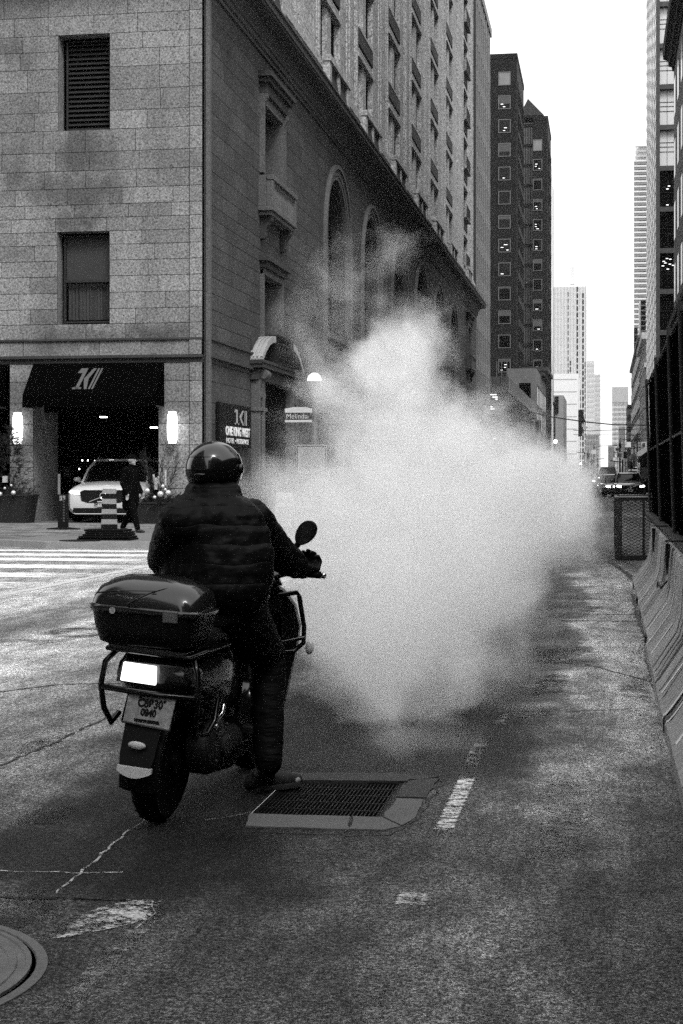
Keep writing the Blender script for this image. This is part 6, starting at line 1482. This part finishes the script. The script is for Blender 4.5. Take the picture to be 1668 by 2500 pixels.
for tx, sz, z in (('C8B30', .047, .026), ('0840', .04, -.012), ('YOURS TO DISCOVER', .013, -.047)):
    cu = text(tx, 'plate_text', gloss2, sz, (0, 0, 0), (pi / 2 - T_, 0, 0), None, ext=.0008, bold=.002, sx=.85); cu.parent = pt_; cu.location = Vector(plr(0, z, .006))
b = MB()
for x, z in ((-.05, .046), (.06, .046)): b.sph(plr(x, z, .006), .006, 8, 6)
LB(b, 'plate_bolts', blackp, pt_)
# tail body, lamps, seat
b = MB()
def ring(y, hw, z0, z1, k_=.75): return [(-hw * .7, y, z0), (-hw, y, z0 + (z1 - z0) * .35), (-hw * .95, y, z0 + (z1 - z0) * .75), (-hw * k_, y, z1), (hw * k_, y, z1), (hw * .95, y, z0 + (z1 - z0) * .75), (hw, y, z0 + (z1 - z0) * .35), (hw * .7, y, z0)]
b.loft([ring(-.215, .14, .615, .70), ring(-.20, .17, .60, .73), ring(-.1, .20, .53, .76), ring(.1, .215, .45, .775), ring(.35, .20, .40, .78), ring(.6, .15, .34, .74), ring(.72, .11, .30, .62)]); LB(b, 'tail_fairing', gloss, smooth=45)
b = MB(); b.loft([[(-.155, y, z0), (.185, y + .05, z0 + .008), (.195, y + .05, z1 - .03), (.16, y + .03, z1), (-.13, y, z1)] for y, z0, z1 in ((-.245, .622, .712), (-.19, .61, .725))]); tl = LB(b, 'tail_lamp_housing', tail_off, bev=.006)
b = MB(); b.loft([[(-.132, y, .628), (.028, y, .626), (.024, y, .706), (-.124, y, .708)] for y in (-.254, -.24)]); LB(b, 'tail_lamp', tail_on, tl, bev=.006)
b = MB(); b.loft([rrect(0, .42, .145, .38, .765, .1), rrect(0, .42, .165, .40, .80, .12), rrect(0, .40, .15, .38, .84, .12), rrect(0, .40, .10, .30, .85, .08)]); LB(b, 'seat', seatm, smooth=50)
# guard bars round the tail
b = MB(); g = .013
b.tube([(-.20, -.20, .585), (-.205, -.25, .592), (0, -.275, .592), (.2, -.25, .592), (.215, -.2, .585)], g, 8)
for s in (-1, 1): b.tube([(s * .13, -.12, .755), (s * .17, -.22, .75), (s * .205, -.25, .70), (s * .218, -.245, .60), (s * .205, -.22, .50), (s * .19, -.16, .43)] + ([(.215, -.08, .42), (.225, -.02, .47), (.22, .02, .56)] if s > 0 else [(-.19, -.08, .46)]), g, 8)
LB(b, 'guard_bars', tubem, smooth=60)
# rack and top box
b = MB(); b.tube([(-.17, .05, .765), (-.18, -.30, .765), (.18, -.30, .765), (.19, .20, .775), (.13, .26, .775), (.11, .05, .77)], .011, 8); b.tube([(.19, .16, .772), (.205, .20, .715), (.12, .24, .715), (.09, .05, .74)], .008, 6)
for s in (-1, 1): b.tube([(s * .1, -.28, .765), (s * .1, .1, .765)], .009, 6)
b.box(-.17, .17, -.32, .02, .772, .786); LB(b, 'luggage_rack', tubem, smooth=50)
bx = thing('top_box', 'x', 'box'); bx_o = bx
for k_ in ('label', 'category'): del bx[k_]
bx.parent = sct; bx.name = 'top_box'
CYB, BL = -.20, .165
bx.location = (0, 0, 0); bx.rotation_euler = (0, R(-1.5), 0)
b = MB(); b.loft([rrect(-.0, CYB, .160, .12, .787, .05), rrect(-.0, CYB, .198, .145, .80, .06), rrect(-.0, CYB, .222, BL - .006, .86, .07), rrect(-.0, CYB, .234, BL, .925, .07)]); b.build('case', gloss2, bx, world=False, smooth=50)
b = MB(); b.loft([rrect(-.0, CYB, .240, BL + .004, .925, .07), rrect(0, CYB, .247, BL + .010, .932, .075), rrect(0, CYB, .247, BL + .010, .948, .075), rrect(0, CYB, .238, BL + .002, .955, .07)]); b.build('rim', gloss, bx, world=False, smooth=50)
b = MB(); b.loft([rrect(0, CYB, .237, BL, .955, .07), rrect(0, CYB + .0, .234, BL - .004, .985, .08), rrect(0, CYB + .01, .222, BL - .022, 1.025, .09), rrect(0, CYB + .02, .185, BL - .05, 1.055, .10), rrect(0, CYB + .03, .13, BL - .09, 1.072, .09), rrect(0, CYB + .03, .05, .05, 1.078, .045)]); lid = b.build('lid', lidm, bx, world=False, smooth=60)
b = MB()                                                # raised facet running over the lid
n_ = 14; l_, r_ = [], []
for i in range(n_ + 1):
    f = i / n_; x = -.05 + f * .26; yb = CYB - BL + .003 + f * .05 + f * f * .1; z = .965 + .088 * sin(min(1, f * 1.25) * pi / 2) - .045 * f ** 5
    l_.append((x - .010 * (1 - f), yb - .006, z)); r_.append((x + .012, yb - .009, z - .016))
for (a, c), (d, e) in zip(zip(l_, r_), zip(l_[1:], r_[1:])): b.poly([a, c, e, d])
b.tube(l_, .0045, 6); b.tube([(-.2, CYB - BL - .001, 1.0), (-.1, CYB - BL + .008, 1.018), (.05, CYB - BL + .02, 1.028)], .003, 5); b.build('lid_crease', gloss, lid, world=False, smooth=60)
b = MB(); b.box(.10, .165, CYB - BL - .018, CYB - BL - .002, .905, .955); b.build('latch', mat('grey latch', .15, .3, metal=.5), bx, world=False, bev=.005)
b = MB(); b.lathe([(.014, 0), (.014, .008), (.0001, .008)], (-.12, CYB - BL - .014, .935), 12, 'y'); b.build('lock', chrome, bx, world=False)
# engine, shock, exhaust on the right
b = MB(); b.lathe([(.0001, .215), (.05, .213), (.09, .205), (.118, .185), (.125, .15), (.12, .08)], (0, .17, .33), 26, 'x', 1, 1.0); b.lathe([(.055, .215), (.055, .232), (.04, .236), (.0001, .236)], (0, .19, .33), 18, 'x'); b.caps((.14, .2, .33), (.13, .5, .30), .085, .07, 14)
for i in range(5): a = i * 2 * pi / 5; b.sph((.212, .17 + .095 * cos(a), .33 + .095 * sin(a)), .009, 8, 6)
LB(b, 'engine_cover', mat('worn engine casting', .03, .42, metal=.4, var=.4, scale=25), smooth=50)
b = MB(); pts = []
for i in range(90): a = i * .75; f = i / 89; pts.append((.12 + .03 * cos(a), .06 + .03 * sin(a) + f * .03, .42 + f * .20))
b.tube(pts, .0065, 6); LB(b, 'shock_spring', tubem, smooth=60); b = MB(); b.tube([(.12, .055, .36), (.12, .1, .70)], .015, 8); LB(b, 'shock_absorber', gloss2, smooth=50)
b = MB(); b.tube([(.20, .04, .44), (.225, .08, .49), (.22, .1, .52)], .011, 8); b.sph((.215, .03, .435), .014, 10, 8); LB(b, 'foot_peg', chrome, smooth=50)
b = MB(); b.loft([ring(.3, .15, .16, .44), ring(.62, .17, .14, .40), ring(.9, .20, .20, .36), ring(1.05, .21, .24, .40)]); LB(b, 'under_fairing', gloss2, smooth=45)
b = MB(); b.box(-.21, .21, .62, 1.12, .30, .345); LB(b, 'floorboard', seatm, bev=.01)
# front: leg shield, nose, handlebar
def sh(y, hw, z): return (y, hw, z)
b = MB(); rings = []
for z, hw, y in ((.26, .17, 1.10), (.34, .225, 1.06), (.5, .245, 1.08), (.66, .262, 1.10), (.78, .268, 1.10), (.88, .235, 1.09), (.95, .17, 1.08), (.985, .10, 1.08)):
    rings.append([(hw * x, y + .07 * (1 - x * x) * 1 - .03 * abs(x), z) for x in [-1 + i / 5 for i in range(11)]] + [(hw * x * .97, y + .11 * (1 - x * x) + .035, z) for x in [1 - i / 5 for i in range(11)]])
b.loft(rings); LB(b, 'leg_shield', gloss2, smooth=50)
b = MB(); b.loft([[(x * w_, y, zc + z * h_) for x, z in ((-1, -.6), (-.9, .4), (-.5, 1), (.5, 1), (.9, .4), (1, -.6), (.6, -1), (-.6, -1))] for y, w_, h_, zc in ((1.12, .16, .17, .80), (1.25, .14, .15, .76), (1.36, .09, .1, .72))]); LB(b, 'nose', gloss, smooth=50)
b = MB(); b.sph((0, 1.37, .73), .075, 16, 10, (1.2, .5, .9)); LB(b, 'headlamp', hlamp, smooth=60)
b = MB(); b.tube([(-.36, 1.0, 1.05), (-.22, .99, 1.045), (-.1, 1.06, 1.0), (.1, 1.06, 1.0), (.22, .99, 1.045), (.36, 1.0, 1.05)], .012, 8); hb_ = LB(b, 'handlebar', tubem, smooth=60)
b = MB(); b.loft([[(x * w_, y, 1.0 + z * h_) for x, z in ((-1, -.5), (-.8, .6), (0, 1), (.8, .6), (1, -.5), (0, -1))] for y, w_, h_ in ((1.0, .10, .03), (1.05, .17, .055), (1.14, .14, .05), (1.2, .06, .03))]); LB(b, 'handlebar_cowl', gloss, smooth=50)
b = MB(); b.box(-.09, .02, 1.035, 1.045, .93, .975); LB(b, 'key_panel', gloss, bev=.006); b = MB(); b.sph((.07, 1.07, .90), .016, 10, 8); b.sph((.10, 1.07, .905), .012, 10, 8); LB(b, 'ignition_lock', chrome, smooth=60)
for s in (-1, 1):
    b = MB(); b.tube([(s * .235, .995, 1.046), (s * .37, 1.0, 1.05)], .018, 10); LB(b, 'grip', rub, hb_, smooth=60); b = MB(); b.sph((s * .385, 1.0, 1.05), .015, 10, 8); LB(b, 'bar_end', chrome, hb_, smooth=60)
    b = MB(); b.tube([(s * .2, 1.02, 1.05), (s * .28, 1.07, 1.05), (s * .38, 1.05, 1.035)], .007, 6); LB(b, 'brake_lever', chrome, hb_, smooth=60)
# mirrors: oval heads on bent stalks; the face looks back at the rider
for s, cxm in ((1, .272), (-1, -.272)):
    C_ = Vector((cxm + s * .0, 1.02, 1.245)); b = MB(); b.tube([(s * .19, 1.02, 1.06), (s * .185, 1.01, 1.12), (s * .215, 1.015, 1.165), (s * .24, 1.02, 1.19)], .0075, 8); b.caps((s * .19, 1.02, 1.115), (s * .235, 1.02, 1.185), .010, .016, 8); mr_ = LB(b, 'mirror', blackp, smooth=60)
    b = MB(); n_ = 28; ta = R(58) * s
    def ov(a, k_, y):
        rx, rz_ = .068 * k_, .046 * k_ * (1 + .12 * cos(a)); x, z = rx * cos(a), rz_ * sin(a); return (C_.x + x * cos(ta) - z * sin(ta), y, C_.z + x * sin(ta) + z * cos(ta)) if s > 0 else (C_.x - (x * cos(-ta) - z * sin(-ta)), y, C_.z + x * sin(-ta) + z * cos(-ta))
    b.loft([[ov(2 * pi * i / n_, k_, y) for i in range(n_)] for k_, y in ((.94, 1.0), (1.0, 1.005), (.98, 1.025), (.7, 1.045), (.2, 1.052))]); LB(b, 'mirror_shell', gloss2, mr_, smooth=50)
    b = MB(); b.poly([ov(2 * pi * i / n_, .88, .9985) for i in range(n_)]); LB(b, 'mirror_glass', mat('mirror glass', .10, .12, metal=.9, var=.5, scale=10), mr_)
# crash bars beside the leg shield
for s in (-1, 1):
    b = MB()
    b.tube([(s * .17, 1.0, .93), (s * .255, 1.02, .95), (s * .262, 1.04, .93), (s * .290, 1.08, .78), (s * .295, 1.08, .70), (s * .26, 1.04, .66), (s * .12, .98, .64)], .012, 8)
    b.tube([(s * .30, 1.06, .73), (s * .2, 1.0, .70), (s * .14, .98, .68)], .010, 8)
    LB(b, 'crash_bar', tubem, smooth=60)
b = MB(); b.sph((.325, 1.09, .68), .022, 10, 8, (1, .7, 1.6)); LB(b, 'turn_signal', refl, smooth=60)
b = MB()
for s in (-1, 1): b.tube([(s * .075, 1.14, .6), (s * .075, 1.30, .255)], .019, 8)
LB(b, 'fork', tubem, smooth=50)

# ------------------------------------------------------------------ the rider
rd = thing('person', 'rider in dark puffy jacket and black helmet on the scooter, right foot on the road', 'person', PD(540, 1495, 7.2))
J = dict(pel=PD(540, 1478, 7.15), mid=PD(525, 1380, 7.18), ch=PD(512, 1300, 7.2), nk=PD(520, 1222, 7.27), hd=PD(523, 1152, 7.32),
         sr=PD(612, 1268, 7.32), sl=PD(436, 1275, 7.10), er=PD(682, 1352, 7.62), el=PD(404, 1365, 7.22),
         hr=PD(585, 1500, 7.24), hl=PD(495, 1500, 7.12), kr=PD(652, 1600, 7.62), ar=PD(656, 1862, 7.46), kl=Wd(-.19, .72, .70), al=Wd(-.15, .78, .42))
gr = Wd(.305, 1.0, 1.05); gl = Wd(-.305, 1.0, 1.05)
J['wr'] = gr + Vector((-.035, -.085, .035)); J['wl'] = gl + Vector((-.01, -.09, .03))
fdir = Vector((-sin(YAW), cos(YAW), 0)); sdir = Vector((cos(YAW), sin(YAW), 0))
body_m = mat('rider skin', .3, .6)
b = MB(); A = lambda *q: b.chain([(J[n_], r_) for n_, r_ in q])
A(('pel', .125), ('mid', .11), ('ch', .12), ('nk', .055), ('hd', .06)); A(('sl', .06), ('ch', .09), ('sr', .06)); A(('sl', .055), ('el', .042), ('wl', .03)); A(('sr', .055), ('er', .042), ('wr', .03))
A(('hl', .09), ('kl', .062), ('al', .042)); A(('hr', .09), ('kr', .062), ('ar', .042)); head(b, J['hd'] - Vector((0, 0, .02)), fdir, .98)
fuse(b, 'body', body_m, rd, .011, 2)
puff = mat('black quilted nylon', .003, .5, var=.1, scale=6, spec=.10)
k = NB(puff.node_tree); geo = k.n.new('ShaderNodeNewGeometry'); P = geo.outputs['Position']
w1_ = k.nz(k.vm('MULTIPLY', P, (2.2, 2.2, 13)), 1.0, 2, .5); w2_ = k.nz(P, 11, 4, .6); bp = k.n.new('ShaderNodeBump'); bp.inputs['Distance'].default_value = .035; bp.inputs['Strength'].default_value = .8
sp_ = k.n.new('ShaderNodeSeparateXYZ'); k.L.new(k.vm('ADD', P, k.vm('MULTIPLY', k.vm('SUBTRACT', k.nz(P, 5, 2, .5, True), (.5, .5, .5)), (.06, .06, .06))), sp_.inputs[0])
rows = k.m('POWER', k.m('ABSOLUTE', k.m('SINE', k.m('MULTIPLY', sp_.outputs[2], 37.0))), .5)
k.L.new(k.m('ADD', k.m('ADD', k.m('MULTIPLY', w1_, .35), k.m('MULTIPLY', w2_, .3)), k.m('MULTIPLY', rows, .16)), bp.inputs['Height']); k.L.new(bp.outputs[0], k.n['Principled BSDF'].inputs['Normal'])
b = MB(); A = lambda *q: b.chain([(J[n_], r_) for n_, r_ in q])
mids = lambda a, c, f: J[a].lerp(J[c], f)
for s in (-1, 1):
    o = sdir * .085 * s; b.chain([(J['pel'] + o + Vector((0, 0, .06)), .125), (J['mid'] + o * 1.1, .138), (J['ch'] + o * 1.1 + Vector((0, 0, -.02)), .142), (mids('ch', 'nk', .45) + o * .9, .115)])
b.chain([(J['pel'] + Vector((0, 0, .05)), .15), (J['mid'], .155), (J['ch'], .165), (mids('ch', 'nk', .6), .11)])
for sh_, el_, wr_ in (('sr', 'er', 'wr'), ('sl', 'el', 'wl')):
    b.chain([(J[sh_].lerp(J['ch'], .25), .115), (J[sh_], .098), (mids(sh_, el_, .5), .093), (J[el_], .085), (mids(el_, wr_, .5), .080), (mids(el_, wr_, .93), .062)])
for i in range(5):                                         # quilting rolls
    f = i / 4; c = J['pel'].lerp(J['nk'], .16 + f * .6); wd_ = .125 + .03 * sin(pi * f)
    b.chain([(c - sdir * wd_ - fdir * .03, .122), (c - fdir * .06, .150), (c + sdir * wd_ - fdir * .03, .122)])
# collar and bunched hood
for i in range(12):
    a = 2 * pi * i / 12
    for dz in (-.045, 0, .035): b.sph(J['nk'] + Vector((0, 0, dz)) + sdir * .085 * cos(a) + fdir * (.07 * sin(a)), .05, 10, 8)
for dz, r_ in ((-.02, .06), (-.075, .07), (-.12, .055)): b.chain([(J['nk'] - fdir * .08 - sdir * .12 + Vector((0, 0, dz)), r_ * .8), (J['nk'] - fdir * .13 + Vector((0, 0, dz - .015)), r_), (J['nk'] - fdir * .08 + sdir * .12 + Vector((0, 0, dz)), r_ * .8)])
jk = fuse(b, 'jacket', puff, rd, .010, 4)
tx = bpy.data.textures.new('cloth folds', 'CLOUDS'); tx.noise_scale = .07; tx.noise_depth = 3
dm = jk.modifiers.new('folds', 'DISPLACE'); dm.texture = tx; dm.strength = .022; dm.mid_level = .5; dm.texture_coords = 'LOCAL'
trm = mat('black riding trousers', .005, .65, var=.4, scale=8, spec=.10); k = NB(trm.node_tree); geo = k.n.new('ShaderNodeNewGeometry'); w1_ = k.nz(k.vm('MULTIPLY', geo.outputs['Position'], (5, 5, 22)), 1.0, 3); bp = k.n.new('ShaderNodeBump'); bp.inputs['Distance'].default_value = .03; k.L.new(w1_, bp.inputs['Height']); k.L.new(bp.outputs[0], k.n['Principled BSDF'].inputs['Normal'])
b = MB(); b.chain([(J['hr'] + Vector((0, 0, .02)), .13), (mids('hr', 'kr', .5), .112), (J['kr'], .094), (mids('kr', 'ar', .45), .082), (mids('kr', 'ar', .85), .073), (J['ar'] + Vector((0, 0, .01)), .068)])
b.chain([(J['hl'], .13), (J['kl'], .095), (J['al'], .07)]); b.chain([(J['hl'], .13), (J['pel'], .14), (J['hr'], .13)]); tr = fuse(b, 'trousers', trm, rd, .012, 4)
dm = tr.modifiers.new('folds', 'DISPLACE'); dm.texture = tx; dm.strength = .018; dm.mid_level = .5; dm.texture_coords = 'LOCAL'
# shoes: the right one flat on the road, toe turned out
sneak = mat('dark suede sneaker', .018, .7, var=.5, scale=30, bump=.002); solem = mat('pale scuffed sole', .04, .6, var=.6, scale=30); toem = mat('pale toe cap', .35, .5, var=.5, scale=40)
def shoe(heel, toe, ank, name='shoe'):
    d = (toe - heel).normalized(); s = Vector((-d.y, d.x, 0)); L_ = (toe - heel).length; u = Vector((0, 0, 1)); b = MB()
    b.chain([(heel + u * .045, .040), (heel + d * L_ * .35 + u * .05, .043), (heel + d * L_ * .68 + u * .038, .042), (toe - d * .03 + u * .032, .030)]); b.chain([(ank, .052), (heel + d * L_ * .25 + u * .06, .048)]); o = fuse(b, name, sneak, rd, .008, 3)
    b = MB(); n_ = 20
    def out(k_, z): return [tuple(heel + d * (L_ * (.46 + .53 * cos(a))) + s * (.048 * k_ * sin(a) * (1 + .15 * cos(a))) + u * z) for a in [2 * pi * i / n_ for i in range(n_)]]
    b.loft([out(.95, 0.002), out(1.0, .012), out(.97, .026)]); b.build('sole', solem, o, smooth=40)
    b = MB(); b.sph(toe - d * .045 + u * .035, .036, 12, 8, (1, 1, .62)); b.build('toe_cap', toem, o, smooth=60)
he, to = hZ(612, 1932, 0.0), hZ(738, 1918, 0.0); shoe(he, to, J['ar'])
f0 = Wd(-.15, .74, .35); shoe(f0, f0 + fdir * .27, J['al'])
# gloves with five fingers closed on the grips
glv = mat('black glove leather', .005, .6, var=.3, spec=.2)
for g_, w_, s in ((gr, J['wr'], 1), (gl, J['wl'], -1)):
    b = MB(); b.chain([(w_ - (g_ - w_).normalized() * .04, .056), (w_ + (g_ - w_) * .1, .050), (w_ + (g_ - w_) * .5, .042)])
    fd = (g_ - w_); fd = fd + Vector((0, 0, .012)); hand(b, w_ + Vector((0, 0, .01)), fd, sdir * -s, 1.42, .95, .9)
    fuse(b, 'glove', glv, rd, .0065, 2)
# helmet
hm_ = mat('black helmet shell', .006, .16, var=.15, coat=.6, scale=12); hm2 = mat('matt helmet lower', .003, .45, var=.3, spec=.15); vis = mat('dark visor', .006, .05, var=0, coat=1)
Hc = J['hd'] + Vector((0, 0, .015)); FD = (fdir + sdir * .12).normalized(); SD = Vector((FD.y, -FD.x, 0))
def hel(u_, v_, r_=1.0): # u azimuth from back (0) , v elevation
    x, y, z = sin(u_) * cos(v_), -cos(u_) * cos(v_), sin(v_); return Hc + (SD * (x * .126) + FD * (y * .148) + Vector((0, 0, z * .128))) * r_
def shell(name, m_, v0, v1, u0, u1, r_, parent, nu=32, nv=10, flare=0):
    b = MB(); g_ = []
    for j in range(nv + 1):
        v = v0 + (v1 - v0) * j / nv; g_.append([b.P(*(hel(u0 + (u1 - u0) * i / nu, max(v, R(-38)), r_) + Vector((0, 0, min(0, (v - R(-38))) * .12)))) for i in range(nu + 1)])
    for a, c in zip(g_, g_[1:]):
        for i in range(nu): b.face((a[i], a[i + 1], c[i + 1], c[i]))
    return b.build(name, m_, parent, smooth=60, merge=True)
hs_ = shell('helmet', hm_, R(-75), R(90), 0, 2 * pi, 1.0, rd, 40, 18)
shell('lower_trim', hm2, R(-72), R(-2), R(-112), R(108), 1.012, hs_); shell('visor', vis, R(-22), R(32), R(100), R(262), 1.02, hs_); 
shell('vent_strip', chrome if False else lidm, R(24), R(28), R(-50), R(42), 1.018, hs_, 20, 2)
b = MB(); b.lathe([(.022, 0), (.022, .012), (.0001, .016)], (0, 0, 0), 14, 'x'); b.v = [v + hel(R(96), R(0), 1.0) for v in b.v]; b.build('visor_pivot', hm_, hs_, smooth=40)
b = MB(); b.sph(hel(0, R(-12), 1.03), .012, 12, 8, (2.2, .5, .5)); b.build('rear_badge', lidm, hs_, smooth=60)
# ------------------------------------------------------------------ steam rising from the street and drifting off
sm = bpy.data.materials.new('steam vapour'); sm.use_nodes = True; sm.node_tree.nodes.clear(); k = NB(sm.node_tree)
out = k.n.new('ShaderNodeOutputMaterial'); pv = k.n.new('ShaderNodeVolumePrincipled'); k.L.new(pv.outputs[0], out.inputs['Volume'])
pv.inputs['Color'].default_value = (1, 1, 1, 1); pv.inputs['Anisotropy'].default_value = 0.0
geo = k.n.new('ShaderNodeNewGeometry'); P = geo.outputs['Position']
def sb_(px, py, d, r, rd_=None, w_=1.0):
    c = PD(px, py, d); rr_ = r / 3900 * d; return (tuple(c), (rr_, rd_ or rr_ * 1.25, rr_), w_)
warp = k.vm('MULTIPLY', k.vm('SUBTRACT', k.nz(P, .75, 3, .6, True), (.5, .5, .5)), (1.7, 1.7, 1.5))
warp2 = k.vm('MULTIPLY', k.vm('SUBTRACT', k.nz(P, 3.0, 3, .6, True), (.5, .5, .5)), (.42, .42, .42))
Pw = k.vm('ADD', k.vm('ADD', P, warp), warp2)
dense = k.blobs(Pw, [sb_(1000, 1330, 12.0, 330), sb_(850, 1310, 11.4, 235), sb_(1150, 1250, 13.5, 310), sb_(1270, 1230, 16.5, 190, 4), sb_(1350, 1220, 20, 115, 5), sb_(960, 1500, 10.4, 250, 1.2), sb_(1105, 1430, 11.6, 225, 1.5), sb_(1010, 1640, 9.5, 175, .8), sb_(1090, 1590, 10.0, 140, .9),
                     sb_(985, 1080, 14, 235), sb_(950, 910, 15, 165), sb_(1010, 850, 15.5, 115), sb_(850, 950, 14, 105), sb_(1110, 1090, 15.5, 140), sb_(770, 1230, 12, 150), sb_(1300, 1150, 19, 70, 4)])
wisp = k.blobs(Pw, [sb_(890, 690, 16, 150, None, .8), sb_(930, 620, 17, 120, None, .7), sb_(1040, 740, 17, 120), sb_(810, 830, 14, 170, None, .75), sb_(740, 1050, 12.6, 170, None, .8), sb_(700, 1250, 11.5, 130, None, .9), sb_(760, 1180, 12, 190, None, .9),
                    sb_(900, 1640, 9.6, 230, 1.2, .9), sb_(1020, 1790, 8.8, 190, 1.0, 1), sb_(1160, 1610, 10.4, 180, 1.2, .9), sb_(1240, 1440, 14, 200, 4, .85), sb_(1375, 1290, 21, 140, 6, .8), sb_(700, 960, 13, 90, None, .6), sb_(780, 1480, 10.6, 170, 1.2, .8)])
nzd = k.m('SUBTRACT', k.nz(Pw, 1.6, 6, .66), .5)
d1 = k.ramp(k.m('MULTIPLY_ADD', nzd, 1.25, dense), .12, .62, 0, 1)
d2 = k.ramp(k.m('MULTIPLY_ADD', nzd, 1.8, wisp), .16, .85, 0, 1)
sep = k.n.new('ShaderNodeSeparateXYZ'); k.L.new(P, sep.inputs[0])
dens = k.m('ADD', k.m('MULTIPLY', k.m('MULTIPLY', d1, k.ramp(k.nz(Pw, 2.3, 4, .6), .3, .62, .25, 1.0)), 3.4), k.m('MULTIPLY', k.m('MULTIPLY', d2, d2), .9))
k.L.new(dens, pv.inputs['Density'])
b = MB(); b.box(-7.5, .25, 7.75, 29, .02, 5.2); st = b.build('steam', sm, origin=(0, 0, 0)); tag(st, 'white steam cloud billowing from the road in front of the scooter', 'steam', None, 'stuff')

# ------------------------------------------------------------------ hazy air
hzm = bpy.data.materials.new('city haze'); hzm.use_nodes = True; hzm.node_tree.nodes.clear(); o_ = hzm.node_tree.nodes.new('ShaderNodeOutputMaterial'); v_ = hzm.node_tree.nodes.new('ShaderNodeVolumePrincipled')
v_.inputs['Color'].default_value = (.98, .98, .98, 1); v_.inputs['Density'].default_value = .00006; hzm.node_tree.links.new(v_.outputs[0], o_.inputs['Volume'])
HAZE = True
if HAZE:
    b = MB(); b.box(-4100, 4100, -4100, 4100, -1.0, 300); hz_ = b.build('haze', hzm, origin=(0, 0, 0), kind='stuff')
